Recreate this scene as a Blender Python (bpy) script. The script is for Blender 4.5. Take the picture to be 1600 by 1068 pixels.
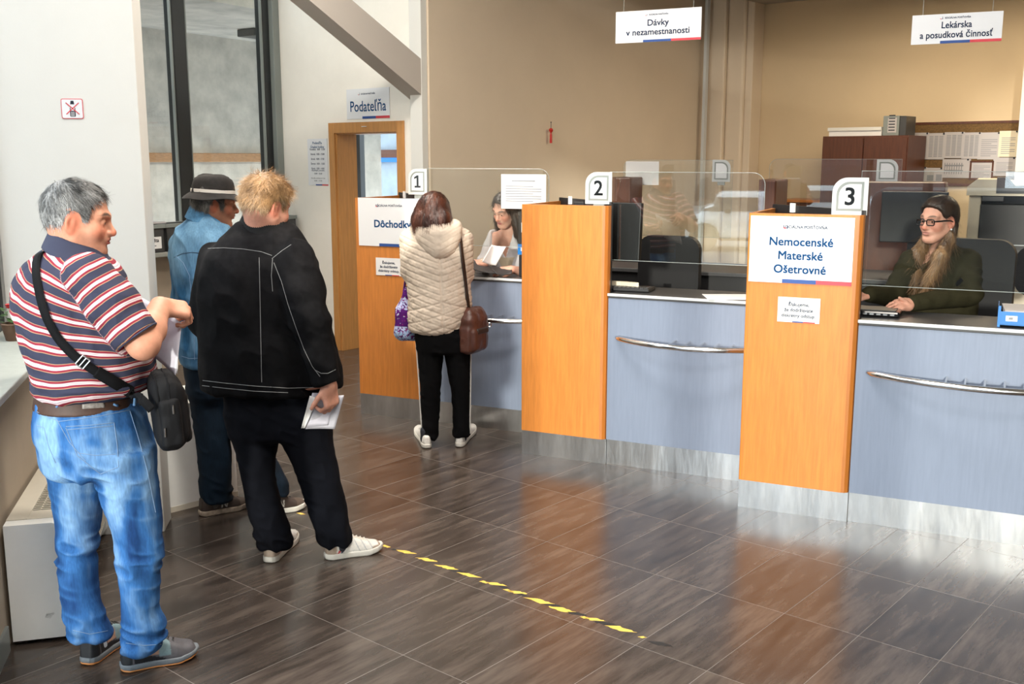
import bpy, bmesh, math, random
import numpy as np
from mathutils import Vector, Matrix

scene = bpy.context.scene
for _o in list(bpy.data.objects):
    bpy.data.objects.remove(_o)
COL = scene.collection
rng = random.Random(7)

# ------------------------------------------------------------------ camera
EYE = Vector((0, 0, 1.85))
FPX = 1608.5
PITCH = math.radians(10.098)
cam_data = bpy.data.cameras.new('camera')
cam_data.sensor_width = 36
cam_data.lens = 36 * FPX / 1600
cam_data.clip_start = 0.05
cam_data.clip_end = 200
cam = bpy.data.objects.new('camera', cam_data)
cam.location = EYE
cam.rotation_euler = (math.radians(90) - PITCH, 0, 0)
COL.objects.link(cam)
scene.camera = cam

# ------------------------------------------------------------------ world, sun, exposure
world = bpy.data.worlds.new('world')
scene.world = world
world.use_nodes = True
_nt = world.node_tree
_bg = _nt.nodes['Background']
_bg.inputs[0].default_value = (0.80, 0.90, 1.0, 1)
_bg.inputs[1].default_value = 5.0

sun_d = bpy.data.lights.new('sun', 'SUN')
sun_d.energy = 4.3
sun_d.angle = math.radians(2.5)
sun_d.color = (1.0, 0.93, 0.82)
sun = bpy.data.objects.new('sun', sun_d)
SUN_HEADING, SUN_ELEV = 18, 8
_h, _e = math.radians(SUN_HEADING), math.radians(SUN_ELEV)
_sd = Vector((math.sin(_h) * math.cos(_e), math.cos(_h) * math.cos(_e), -math.sin(_e)))
sun.rotation_euler = _sd.to_track_quat('-Z', 'Y').to_euler()
COL.objects.link(sun)

scene.view_settings.view_transform = 'Standard'
scene.view_settings.look = 'None'
scene.view_settings.gamma = 1
scene.view_settings.use_curve_mapping = False
scene.view_settings.exposure = 0.0
scene.cycles.max_bounces = 8
scene.cycles.diffuse_bounces = 4
scene.cycles.glossy_bounces = 4
scene.cycles.transmission_bounces = 6
scene.cycles.transparent_max_bounces = 16
scene.cycles.sample_clamp_indirect = 6.0
scene.cycles.caustics_reflective = True
scene.cycles.caustics_refractive = False

def heading(deg):
    a = math.radians(deg)
    return Vector((math.sin(a), math.cos(a), 0))

A_DEG = -49.72                       # direction of the short tile joints
DA, DB = heading(A_DEG), heading(A_DEG + 90)
DC, DN = heading(A_DEG - 14.9), heading(A_DEG - 14.9 + 90)   # counters: along (leftwards) and away
LW_DEG = -15.0                       # the street front on the left
DL = heading(LW_DEG)

def ab(a, b, z=0.0):
    return DA * a + DB * b + Vector((0, 0, z))

def area(name, loc, direction, sx, sy, energy, color=(1, 1, 1), portal=False, spread=180):
    d = bpy.data.lights.new(name, 'AREA')
    d.shape = 'RECTANGLE'
    d.size, d.size_y = sx, sy
    d.energy = energy
    d.color = color
    d.spread = math.radians(spread)
    o = bpy.data.objects.new(name, d)
    o.location = loc
    o.rotation_euler = Vector(direction).to_track_quat('-Z', 'Y').to_euler()
    COL.objects.link(o)
    if portal:
        d.cycles.is_portal = True
    return o

LWP = Vector((-1.922, 3.645, 0))     # a point on the inner face of the street front
_out = heading(LW_DEG - 90)
# sky light portals in the glazed openings of the street front
area('daylight_portal', LWP + DL * -4.2 + _out * 0.30 + Vector((0, 0, 1.5)), -_out, 7.7, 2.9, 1, portal=True)
area('daylight_portal', LWP + DL * 0.46 + _out * 0.30 + Vector((0, 0, 2.70)), -_out, 1.6, 3.2, 1, portal=True)
# fill light added for hall and office (unseen lamp fittings are built below)
area('office_fill_light', ab(3.4, 9.6, 3.50), (0, 0, -1), 1.2, 0.6, 62, (1.0, 0.80, 0.55))
area('office_fill_light', ab(1.2, 9.6, 3.50), (0, 0, -1), 1.2, 0.6, 62, (1.0, 0.80, 0.55))
area('hall_fill_light', ab(5.4, 3.9, 4.52), (0, 0, -1), 1.5, 0.6, 150, (1.0, 0.92, 0.82))
area('hall_fill_light', ab(2.6, 3.0, 4.52), (0, 0, -1), 1.5, 0.6, 150, (1.0, 0.92, 0.82))

area('hall_fill_light', (-0.1, 1.0, 4.52), (0, 0, -1), 1.5, 0.6, 110, (1.0, 0.93, 0.84))  # extra fill added to brighten the near end of the hall

# ------------------------------------------------------------------ materials
def mat(name, color, rough=0.6, metal=0.0, spec=0.5, var=0.0, var_scale=8.0, stretch=(1, 1, 1), bump=0.0, bump_scale=40.0,
        trans=0.0, emis=None, emis_s=0.0, color2=None, coat=0.0, sheen=0.0, sub=0.0, rot=0.0):
    m = bpy.data.materials.new(name)
    m.use_nodes = True
    nt = m.node_tree
    b = nt.nodes['Principled BSDF']
    b.inputs['Base Color'].default_value = (*color, 1)
    b.inputs['Roughness'].default_value = rough
    b.inputs['Metallic'].default_value = metal
    b.inputs['Specular IOR Level'].default_value = spec
    b.inputs['Coat Weight'].default_value = coat
    b.inputs['Sheen Weight'].default_value = sheen
    if sub:
        b.inputs['Subsurface Weight'].default_value = sub
        b.inputs['Subsurface Radius'].default_value = (0.012, 0.005, 0.003)
        b.inputs['Subsurface Scale'].default_value = 0.6
    if emis:
        b.inputs['Emission Color'].default_value = (*emis, 1)
        b.inputs['Emission Strength'].default_value = emis_s
    if trans:
        b.inputs['Transmission Weight'].default_value = trans
    if var or bump or color2:
        tc = nt.nodes.new('ShaderNodeTexCoord')
        mp = nt.nodes.new('ShaderNodeMapping')
        mp.inputs['Scale'].default_value = stretch
        mp.inputs['Rotation'].default_value = (0, 0, rot)
        nt.links.new(tc.outputs['Object'], mp.inputs['Vector'])
    if var or color2:
        no = nt.nodes.new('ShaderNodeTexNoise')
        no.inputs['Scale'].default_value = var_scale
        no.inputs['Detail'].default_value = 6
        no.inputs['Roughness'].default_value = 0.62
        nt.links.new(mp.outputs[0], no.inputs['Vector'])
        mx = nt.nodes.new('ShaderNodeMix')
        mx.data_type = 'RGBA'
        rp = nt.nodes.new('ShaderNodeValToRGB')
        rp.color_ramp.elements[0].position = 0.32
        rp.color_ramp.elements[1].position = 0.68
        nt.links.new(no.outputs[0], rp.inputs[0])
        nt.links.new(rp.outputs[0], mx.inputs[0])
        c2 = color2 or tuple(min(1, c * (1 + var)) for c in color)
        c1 = color if color2 else tuple(c * (1 - var) for c in color)
        mx.inputs[6].default_value = (*c1, 1)
        mx.inputs[7].default_value = (*c2, 1)
        nt.links.new(mx.outputs[2], b.inputs['Base Color'])
    if bump:
        nb = nt.nodes.new('ShaderNodeTexNoise')
        nb.inputs['Scale'].default_value = bump_scale
        nb.inputs['Detail'].default_value = 4
        nt.links.new(mp.outputs[0], nb.inputs['Vector'])
        bp = nt.nodes.new('ShaderNodeBump')
        bp.inputs['Strength'].default_value = bump
        bp.inputs['Distance'].default_value = 0.01
        nt.links.new(nb.outputs[0], bp.inputs['Height'])
        nt.links.new(bp.outputs[0], b.inputs['Normal'])
    return m

def clear_sheet(name, tint=(1, 1, 1), refl=0.10, edge=0.5, rough=0.0):
    """a thin clear sheet: straight-through view plus mirror reflection that grows at grazing angles"""
    m = bpy.data.materials.new(name)
    m.use_nodes = True
    nt = m.node_tree
    nt.nodes.clear()
    out = nt.nodes.new('ShaderNodeOutputMaterial')
    tr = nt.nodes.new('ShaderNodeBsdfTransparent')
    tr.inputs[0].default_value = (*tint, 1)
    gl = nt.nodes.new('ShaderNodeBsdfGlossy')
    gl.inputs['Roughness'].default_value = rough
    gl.inputs[0].default_value = (1, 1, 1, 1)
    lw = nt.nodes.new('ShaderNodeLayerWeight')
    lw.inputs[0].default_value = 0.12
    mr = nt.nodes.new('ShaderNodeMapRange')
    mr.inputs[3].default_value = refl * 0.5
    mr.inputs[4].default_value = edge
    mx = nt.nodes.new('ShaderNodeMixShader')
    nt.links.new(lw.outputs['Fresnel'], mr.inputs[0])
    nt.links.new(mr.outputs[0], mx.inputs[0])
    nt.links.new(tr.outputs[0], mx.inputs[1])
    nt.links.new(gl.outputs[0], mx.inputs[2])
    nt.links.new(mx.outputs[0], out.inputs[0])
    return m

def tile_floor_mat():
    m = bpy.data.materials.new('dark_wood_look_tiles')
    m.use_nodes = True
    nt = m.node_tree
    N, Lk = nt.nodes.new, nt.links.new
    b = nt.nodes['Principled BSDF']
    tc = N('ShaderNodeTexCoord')
    sep = N('ShaderNodeSeparateXYZ')
    Lk(tc.outputs['Object'], sep.inputs[0])          # object x runs along DA, y along DB
    def math_(op, a, bv=None, c=None):
        n = N('ShaderNodeMath'); n.operation = op
        for i, v in enumerate((a, bv, c)):
            if v is None: continue
            if isinstance(v, (int, float)): n.inputs[i].default_value = v
            else: Lk(v, n.inputs[i])
        return n.outputs[0]
    TW, TL = 0.3132, 0.6356
    ua = math_('DIVIDE', math_('SUBTRACT', sep.outputs[0], 0.1567), TW)
    ub = math_('DIVIDE', math_('SUBTRACT', sep.outputs[1], 0.5965), TL)
    fa, fb = math_('FRACT', ua), math_('FRACT', ub)
    ia, ib = math_('FLOOR', ua), math_('FLOOR', ub)
    da = math_('MULTIPLY', math_('MINIMUM', fa, math_('SUBTRACT', 1, fa)), TW)
    db = math_('MULTIPLY', math_('MINIMUM', fb, math_('SUBTRACT', 1, fb)), TL)
    dj = math_('MINIMUM', da, db)
    joint = math_('LESS_THAN', dj, 0.0013)
    cmb = N('ShaderNodeCombineXYZ'); Lk(ia, cmb.inputs[0]); Lk(ib, cmb.inputs[1])
    wn = N('ShaderNodeTexWhiteNoise'); wn.noise_dimensions = '2D'; Lk(cmb.outputs[0], wn.inputs['Vector'])
    # streaks run along the long side of each tile, shifted from tile to tile
    off = N('ShaderNodeVectorMath'); off.operation = 'MULTIPLY_ADD'
    Lk(wn.outputs['Color'], off.inputs[0]); off.inputs[1].default_value = (7, 7, 7); Lk(tc.outputs['Object'], off.inputs[2])
    def streak(sx, sy, scale, detail, rough):
        mp = N('ShaderNodeMapping'); mp.inputs['Scale'].default_value = (sx, sy, 1); Lk(off.outputs[0], mp.inputs[0])
        no = N('ShaderNodeTexNoise'); no.inputs['Scale'].default_value = scale; no.inputs['Detail'].default_value = detail
        no.inputs['Roughness'].default_value = rough; Lk(mp.outputs[0], no.inputs['Vector'])
        return no.outputs[0]
    s1 = streak(9, 1.3, 2.2, 5, 0.6)
    s2 = streak(46, 5, 1.6, 3, 0.5)
    s = math_('ADD', math_('MULTIPLY', s1, 0.86), math_('MULTIPLY', s2, 0.14))
    s = math_('ADD', s, math_('MULTIPLY', math_('SUBTRACT', wn.outputs['Value'], 0.5), 0.12))
    rp = N('ShaderNodeValToRGB')
    e = rp.color_ramp.elements
    e[0].position, e[0].color = 0.30, (0.029, 0.0215, 0.0175, 1)
    e[1].position, e[1].color = 0.70, (0.108, 0.084, 0.069, 1)
    k = e.new(0.5); k.color = (0.060, 0.0455, 0.0375, 1)
    Lk(s, rp.inputs[0])
    mx = N('ShaderNodeMix'); mx.data_type = 'RGBA'; Lk(joint, mx.inputs[0]); Lk(rp.outputs[0], mx.inputs[6])
    mx.inputs[7].default_value = (0.175, 0.155, 0.14, 1)
    Lk(mx.outputs[2], b.inputs['Base Color'])
    rr = N('ShaderNodeMapRange'); Lk(s1, rr.inputs[0]); rr.inputs[3].default_value = 0.21; rr.inputs[4].default_value = 0.27
    rj = math_('ADD', rr.outputs[0], math_('MULTIPLY', joint, 0.4))
    Lk(rj, b.inputs['Roughness'])
    b.inputs['Specular IOR Level'].default_value = 0.55
    bp = N('ShaderNodeBump'); bp.inputs['Strength'].default_value = 0.25; bp.inputs['Distance'].default_value = 0.002
    h = math_('SUBTRACT', 1.0, joint)
    Lk(h, bp.inputs['Height']); Lk(bp.outputs[0], b.inputs['Normal'])
    return m

M = {}
M['floor'] = tile_floor_mat()
M['wall_white'] = mat('white_wall_paint', (0.67, 0.67, 0.64), 0.75, var=0.02, var_scale=3, bump=0.03, bump_scale=120)
M['wall_cream'] = mat('cream_wall_paint', (0.84, 0.81, 0.74), 0.75, var=0.03, var_scale=3, bump=0.03, bump_scale=120)
M['wall_beige'] = mat('beige_wall_paint', (0.68, 0.575, 0.445), 0.75, var=0.03, var_scale=1.5)
M['wall_yellow'] = mat('yellow_office_wall_paint', (0.60, 0.47, 0.30), 0.75, var=0.03, var_scale=1.5)
M['dado'] = mat('beige_dado_paint', (0.42, 0.35, 0.27), 0.7, var=0.05, var_scale=4, bump=0.04, bump_scale=60)
M['ceiling'] = mat('ceiling_paint', (0.78, 0.77, 0.74), 0.8)
M['ceiling_dark'] = mat('grey_ceiling_panel', (0.36, 0.33, 0.29), 0.8, var=0.05)
M['beam'] = mat('grey_beam_paint', (0.50, 0.46, 0.42), 0.7)
M['concrete'] = mat('rough_concrete', (0.47, 0.43, 0.375), 0.9, var=0.22, var_scale=3.5, bump=0.3, bump_scale=60)
M['street'] = mat('pale_asphalt', (0.33, 0.32, 0.31), 0.9, var=0.12, var_scale=6, bump=0.3, bump_scale=80)
M['facade'] = mat('plaster_facade', (0.13, 0.085, 0.078), 0.85, var=0.1, var_scale=0.8)
M['rail_wood'] = mat('weathered_rail_wood', (0.33, 0.17, 0.075), 0.7, var=0.3, var_scale=5, stretch=(3, 3, 20))
M['frame_dark'] = mat('anthracite_window_metal', (0.016, 0.019, 0.021), 0.35, spec=0.5)
M['frame_grey'] = mat('grey_green_window_metal', (0.21, 0.235, 0.225), 0.4)
M['sill'] = mat('grey_stone_sill', (0.43, 0.45, 0.41), 0.35, var=0.06, var_scale=30)
M['sill_edge'] = mat('grey_sill_edge', (0.26, 0.27, 0.25), 0.4)
M['coil_white'] = mat('white_enamel', (0.84, 0.85, 0.83), 0.35, var=0.03, var_scale=6)
M['coil_cream'] = mat('cream_enamel', (0.62, 0.58, 0.49), 0.4, var=0.04, var_scale=6)
M['coil_dark'] = mat('dark_grille_inside', (0.02, 0.02, 0.02), 0.6)
M['black_mark'] = mat('black_scuff', (0.006, 0.006, 0.006), 0.7)
M['door_wood'] = mat('orange_beech_frame', (0.50, 0.24, 0.075), 0.4, var=0.14, var_scale=5, stretch=(9, 9, 0.7))
M['pillar_wood'] = mat('honey_wood_veneer', (0.54, 0.190, 0.034), 0.40, var=0.13, var_scale=6, stretch=(10, 10, 0.8), coat=0.15)
M['pillar_edge'] = mat('honey_wood_darker', (0.44, 0.145, 0.022), 0.36, var=0.10, var_scale=6, stretch=(10, 10, 0.8), coat=0.2)  # darker honey tone; shade of the rounded pillar corner is put into it
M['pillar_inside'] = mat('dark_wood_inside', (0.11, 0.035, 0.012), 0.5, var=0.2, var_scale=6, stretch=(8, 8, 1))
M['brown_wood'] = mat('red_brown_veneer', (0.085, 0.026, 0.011), 0.35, var=0.25, var_scale=5, stretch=(10, 10, 0.7))
M['counter_blue'] = mat('blue_grey_laminate', (0.180, 0.218, 0.300), 0.45, var=0.06, var_scale=7, stretch=(9, 9, 0.6), bump=0.03, bump_scale=90)
M['worktop'] = mat('dark_grey_worktop', (0.050, 0.050, 0.052), 0.38, var=0.1, var_scale=60)
M['steel'] = mat('brushed_steel', (0.60, 0.61, 0.62), 0.30, metal=1.0, var=0.22, var_scale=2.2, stretch=(3, 3, 0.7), bump=0.6, bump_scale=2.2)
M['chrome'] = mat('polished_steel', (0.70, 0.69, 0.68), 0.14, metal=1.0)
M['white_plate'] = mat('white_plate', (0.74, 0.76, 0.79), 0.35)
M['plate_frost'] = mat('frosted_acrylic', (0.58, 0.61, 0.62), 0.25, coat=0.3)
M['paper'] = mat('white_paper', (0.74, 0.74, 0.74), 0.6)
M['paper_grey'] = mat('greyish_paper', (0.43, 0.41, 0.415), 0.6)
M['paper_lilac'] = mat('printed_lilac_paper', (0.66, 0.65, 0.74), 0.55, var=0.10, var_scale=14)
M['envelope'] = mat('grey_envelope', (0.52, 0.52, 0.58), 0.55, var=0.10, var_scale=10)
M['ink'] = mat('dark_ink', (0.03, 0.035, 0.05), 0.9, spec=0.08)
M['ink_grey'] = mat('grey_ink', (0.25, 0.26, 0.28), 0.9, spec=0.08)
M['ink_pale'] = mat('pale_print', (0.50, 0.50, 0.53), 0.9, spec=0.08)
M['blue_text'] = mat('blue_lettering', (0.022, 0.115, 0.31), 0.9, spec=0.08)
M['navy_text'] = mat('navy_lettering', (0.012, 0.035, 0.10), 0.9, spec=0.08)
M['blue_bar'] = mat('blue_bar', (0.02, 0.07, 0.27), 0.5)
M['red_bar'] = mat('red_bar', (0.62, 0.05, 0.07), 0.5)
M['digit'] = mat('charcoal_digit', (0.035, 0.042, 0.048), 0.9, spec=0.08)
M['black_plastic'] = mat('black_plastic', (0.0065, 0.0065, 0.0075), 0.45)
M['black_gloss'] = mat('black_glossy_screen', (0.006, 0.006, 0.007), 0.12)
M['grey_plastic'] = mat('dark_grey_plastic', (0.045, 0.046, 0.048), 0.4)
M['cream_plastic'] = mat('cream_plastic', (0.66, 0.60, 0.46), 0.45)
M['blue_plastic'] = mat('blue_plastic', (0.012, 0.16, 0.47), 0.35)
M['cork'] = mat('brown_cork', (0.13, 0.072, 0.022), 0.85, var=0.3, var_scale=60)
M['tape_yellow'] = mat('worn_yellow_tape', (0.78, 0.52, 0.09), 0.5, var=0.18, var_scale=40)
M['tape_black'] = mat('worn_black_tape', (0.012, 0.012, 0.012), 0.6)
M['leaf'] = mat('green_leaf', (0.05, 0.13, 0.025), 0.5, var=0.4, var_scale=20)
M['flower'] = mat('red_flower', (0.45, 0.03, 0.03), 0.5)
M['petal'] = mat('yellow_leaf', (0.75, 0.55, 0.15), 0.5)
M['terracotta'] = mat('brown_pot', (0.13, 0.07, 0.04), 0.6)
M['red_cord'] = mat('red_cord', (0.50, 0.02, 0.015), 0.5)
M['plexi'] = clear_sheet('clear_acrylic_screen', (0.97, 0.985, 0.98), 0.15, 0.5)
M['glass'] = clear_sheet('window_glass', (0.96, 0.98, 0.975), 0.05, 0.6)
M['plexi_edge'] = mat('polished_acrylic_edge', (0.34, 0.37, 0.36), 0.2)
M['lamp'] = mat('lamp_diffuser', (0.9, 0.9, 0.88), 0.5, emis=(1, 0.95, 0.85), emis_s=3.0)  # glowing panel of the added ceiling lamps

# ------------------------------------------------------------------ mesh helpers
def mtx(origin, xdir, up=Vector((0, 0, 1)), ydir=None):
    x = Vector(xdir).normalized()
    z = Vector(up).normalized()
    y = z.cross(x).normalized()
    z = x.cross(y)
    m = Matrix((x, y, z)).transposed().to_4x4()
    m.translation = origin
    return m

class MB:
    def __init__(self):
        self.bm = bmesh.new()
    def box(self, x0, x1, y0, y1, z0, z1, bev=0.0, seg=2, mi=0):
        x0, x1, y0, y1, z0, z1 = min(x0, x1), max(x0, x1), min(y0, y1), max(y0, y1), min(z0, z1), max(z0, z1)
        vs = [self.bm.verts.new(p) for p in ((x0, y0, z0), (x1, y0, z0), (x1, y1, z0), (x0, y1, z0), (x0, y0, z1), (x1, y0, z1), (x1, y1, z1), (x0, y1, z1))]
        fs = [self.bm.faces.new([vs[i] for i in f]) for f in ((3, 2, 1, 0), (4, 5, 6, 7), (0, 1, 5, 4), (1, 2, 6, 5), (2, 3, 7, 6), (3, 0, 4, 7))]
        for f in fs: f.material_index = mi
        if bev:
            es = list({e for f in fs for e in f.edges})
            bmesh.ops.bevel(self.bm, geom=es, offset=bev, segments=seg, affect='EDGES', profile=0.5)
        return self
    def poly(self, pts, y0, y1, mi=0):
        """extrude an outline given in x,z from y0 to y1 (front y0)"""
        a = [self.bm.verts.new((p[0], y0, p[1])) for p in pts]
        c = [self.bm.verts.new((p[0], y1, p[1])) for p in pts]
        n = len(pts)
        fs = [self.bm.faces.new(a), self.bm.faces.new(c[::-1])]
        for i in range(n):
            j = (i + 1) % n
            fs.append(self.bm.faces.new((a[i], c[i], c[j], a[j])))
        for f in fs: f.material_index = mi
        return self
    def prism(self, pts, z0, z1, mi=0):
        """extrude an outline given in x,y from z0 to z1"""
        a = [self.bm.verts.new((p[0], p[1], z0)) for p in pts]
        c = [self.bm.verts.new((p[0], p[1], z1)) for p in pts]
        n = len(pts)
        fs = [self.bm.faces.new(a[::-1]), self.bm.faces.new(c)]
        for i in range(n):
            j = (i + 1) % n
            fs.append(self.bm.faces.new((a[i], a[j], c[j], c[i])))
        for f in fs: f.material_index = mi
        return self
    def tube(self, pts, r, seg=10, cap=True, mi=0):
        pts = [Vector(p) for p in pts]
        n = len(pts)
        rs = r if isinstance(r, (list, tuple)) else [r] * n
        prev = None
        rings = []
        for i, p in enumerate(pts):
            t = (pts[min(i + 1, n - 1)] - pts[max(i - 1, 0)]).normalized()
            if prev is None:
                ref = Vector((0, 0, 1)) if abs(t.z) < 0.9 else Vector((1, 0, 0))
                u = t.cross(ref).normalized()
            else:
                u = (prev - t * prev.dot(t)).normalized()
            prev = u
            v = t.cross(u)
            rings.append([self.bm.verts.new(p + (u * math.cos(2 * math.pi * k / seg) + v * math.sin(2 * math.pi * k / seg)) * rs[i]) for k in range(seg)])
        for i in range(n - 1):
            for k in range(seg):
                f = self.bm.faces.new((rings[i][k], rings[i][(k + 1) % seg], rings[i + 1][(k + 1) % seg], rings[i + 1][k]))
                f.material_index = mi
        if cap:
            self.bm.faces.new(rings[0][::-1]).material_index = mi
            self.bm.faces.new(rings[-1]).material_index = mi
        return self
    def lathe(self, prof, seg=24, c=(0, 0, 0), mi=0):
        """profile of (r, z)"""
        rings = []
        for r, z in prof:
            rings.append([self.bm.verts.new((c[0] + r * math.cos(2 * math.pi * k / seg), c[1] + r * math.sin(2 * math.pi * k / seg), c[2] + z)) for k in range(seg)])
        for i in range(len(prof) - 1):
            for k in range(seg):
                self.bm.faces.new((rings[i][k], rings[i][(k + 1) % seg], rings[i + 1][(k + 1) % seg], rings[i + 1][k])).material_index = mi
        self.bm.faces.new(rings[0][::-1]).material_index = mi
        self.bm.faces.new(rings[-1]).material_index = mi
        return self
    def face(self, pts, mi=0):
        self.bm.faces.new([self.bm.verts.new(p) for p in pts]).material_index = mi
        return self
    def build(self, name, m, parent=None, mw=None, smooth=False):
        me = bpy.data.meshes.new(name)
        bmesh.ops.recalc_face_normals(self.bm, faces=self.bm.faces[:])
        self.bm.to_mesh(me)
        self.bm.free()
        for x in (m if isinstance(m, (list, tuple)) else [m]):
            me.materials.append(x)
        if smooth:
            me.polygons.foreach_set('use_smooth', [True] * len(me.polygons))
            me.set_sharp_from_angle(angle=math.radians(40))
        o = bpy.data.objects.new(name, me)
        COL.objects.link(o)
        if parent is not None:
            o.parent = parent
        elif mw is not None:
            o.matrix_world = mw
        return o

def tag(o, label, cat, group=None, kind=None):
    o['label'] = label
    o['category'] = cat
    if group: o['group'] = group
    if kind: o['kind'] = kind
    return o

def thing(name, mw, label, cat, group=None):
    o = bpy.data.objects.new(name, None)
    o.empty_display_size = 0.05
    COL.objects.link(o)
    o.matrix_world = mw if isinstance(mw, Matrix) else Matrix.Translation(mw)
    return tag(o, label, cat, group)

def struct(o):
    o['kind'] = 'structure'
    return o

def B(*a, **k):
    return MB().box(*a, **k)

def rrect(w, h, r, n=6, corners='1111', x0=0.0, z0=0.0):
    """rounded rectangle outline from (x0,z0); corners: bottom-left, bottom-right, top-right, top-left"""
    cs = [(x0 + r, z0 + r, 180), (x0 + w - r, z0 + r, 270), (x0 + w - r, z0 + h - r, 0), (x0 + r, z0 + h - r, 90)]
    sq = [(x0, z0), (x0 + w, z0), (x0 + w, z0 + h), (x0, z0 + h)]
    out = []
    for i, (cx, cz, a0) in enumerate(cs):
        if corners[i] == '0':
            out.append(sq[i])
        else:
            for k in range(n + 1):
                a = math.radians(a0 + 90 * k / n)
                out.append((cx + r * math.cos(a), cz + r * math.sin(a)))
    return out

FONT = bpy.data.curves.new('f', 'FONT').font
def _text_mesh(text, size, spacing):
    cu = bpy.data.curves.new('text', 'FONT')
    cu.body = text
    cu.size = size
    cu.align_x = 'CENTER'
    cu.space_character = spacing
    cu.resolution_u = 3
    cu.extrude = 0.0003
    o = bpy.data.objects.new('text', cu)
    COL.objects.link(o)
    dg = bpy.context.evaluated_depsgraph_get()
    me = bpy.data.meshes.new_from_object(o.evaluated_get(dg))
    bpy.data.objects.remove(o)
    bpy.data.curves.remove(cu)
    return me
def lettering(text, size, m, parent, x, y, z, bold=0.0, name='lettering', spacing=1.0, width=None, line=1.0):
    """flat lettering standing in the x,z plane of its parent, facing -y; one mesh per line"""
    lines = text.split('\n')
    mes = [_text_mesh(t_, size, spacing) for t_ in lines]
    s = 1.0
    if width:
        s = width / max(1e-6, max(max(v.co.x for v in me.vertices) - min(v.co.x for v in me.vertices) for me in mes))
    out = None
    n = len(lines)
    for i, me in enumerate(mes):
        if width: me.transform(Matrix.Diagonal((s, 1, 1, 1)))
        if bold:                         # a heavier weight: the same outline set down four times, a hair apart
            o_ = bold * size * 0.55
            b = bmesh.new()
            for dx, dy in ((-o_, -o_), (o_, -o_), (o_, o_), (-o_, o_)):
                c = me.copy(); c.transform(Matrix.Translation((dx, dy, 0))); b.from_mesh(c); bpy.data.meshes.remove(c)
            b.to_mesh(me); b.free()
        zz = z + ((n - 1) / 2 - i) * size * line - 0.34 * size
        me.transform(Matrix.Translation((x, y, zz)) @ Matrix.Rotation(math.radians(90), 4, 'X'))
        me.materials.clear()
        me.materials.append(m)
        ob = bpy.data.objects.new(name, me)
        COL.objects.link(ob)
        ob.parent = parent
        out = ob
    return out

def emblem(parent, x, y, z, s):
    """small sail and wave mark of the office"""
    b = MB()
    b.poly([(x, z + 0.05 * s), (x + 0.30 * s, z + 0.05 * s), (x + 0.24 * s, z + 0.62 * s), (x + 0.10 * s, z + 1.15 * s), (x + 0.13 * s, z + 0.5 * s)], y - 0.0005, y)
    o1 = b.build('sail_mark', M['navy_text'], parent)
    b = MB()
    b.poly([(x - 0.75 * s, z + 0.42 * s), (x - 0.40 * s, z + 0.22 * s), (x - 0.08 * s, z + 0.20 * s), (x - 0.1 * s, z), (x - 0.5 * s, z + 0.02 * s)], y - 0.0005, y)
    o2 = b.build('wave_mark', M['red_bar'], parent)
    return o1, o2

# rays of the camera, used once to find where things stand
_cp, _sp = math.cos(PITCH), math.sin(PITCH)
def ray(px, py):
    a = (px - 800) / FPX
    b = -(py - 534) / FPX
    return Vector((a, _cp + b * _sp, -_sp + b * _cp))
def W(px, py, Y):
    """the point seen at px,py at distance Y ahead"""
    d = ray(px, py)
    return EYE + d * (Y / d.y)
def G(px, py, z=0.0):
    d = ray(px, py)
    return EYE + d * ((z - EYE.z) / d.z)
def onplane(px, py, P, n):
    d = ray(px, py)
    n = Vector(n)
    return EYE + d * ((Vector(P) - EYE).dot(n) / d.dot(n))
# ------------------------------------------------------------------ the hall
FL = mtx(Vector((0, 0, 0)), DA)
# in this frame x runs along DA; y = z cross x
_ysign = 1 if FL.col[1].to_3d().dot(DB) > 0 else -1
FLM = Matrix((DA, DB, Vector((0, 0, 1)))).transposed().to_4x4()
# the floor of hall and office, cut along the street front
_front = [LWP + DL * -9.0, LWP + DL * 8.4]
_pts = [_front[0], _front[1], ab(9.4, 8.2), ab(9.4, 13.2), ab(-7, 13.2), ab(-7, -1)]
_inv = FLM.inverted()
b = MB()
b.prism([tuple((_inv @ p))[:2] for p in _pts], -0.12, 0.0)
struct(b.build('floor', M['floor'], mw=FLM))

# street front on the left: dado wall, sill, glazing bars, panes
LM = mtx(LWP, DL)                    # x along the front, y to the left (outwards), z up
LMI = LM.inverted()
T0 = -0.36                           # the dado and sill begin here; nearer the viewer the front is glazed to the floor
struct(B(T0, 1.30, 0.0, 0.22, 0, 1.02).build('wall_left', M['dado'], mw=LM))
struct(B(T0, 1.255, -0.118, 0.20, 1.02, 1.05, bev=0.006).build('trim_1', M['sill'], mw=LM))
struct(B(T0, 0.02, -0.012, 0.0, 0.0, 0.10).build('baseboard_left', M['frame_grey'], mw=LM))
wf = MB()
for x in (-8.0, -6.1, -4.2, -2.3, T0, 1.27):
    wf.box(x - 0.03, x + 0.03, 0.17, 0.25, 0.0 if x < -0.1 else 1.05, 4.4)
wf.box(T0, 1.30, 0.17, 0.25, 1.05, 1.11)
wf.box(-8.0, T0, 0.17, 0.25, 0.0, 0.08)
wf.box(-8.0, 1.30, 0.17, 0.25, 4.34, 4.42)
w1 = struct(wf.build('window_1', M['frame_dark'], mw=LM))
MB().box(T0, 1.27, 0.205, 0.211, 1.1, 4.36).build('pane', M['glass'], w1)
struct(B(-8.0, T0 + 0.03, 0.12, 0.30, 2.85, 4.6).build('wall_sky_block', M['wall_white'], mw=LM))  # unseen spandrel added to narrow the sky opening and strengthen the mirrored street
for x in (-8.0, -6.1, -4.2, -2.3):
    MB().box(x + 0.03, (x + 1.87 if x < -2.4 else T0) - 0.03, 0.205, 0.211, 0.08, 2.85).build('pane', M['glass'], w1)
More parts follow.
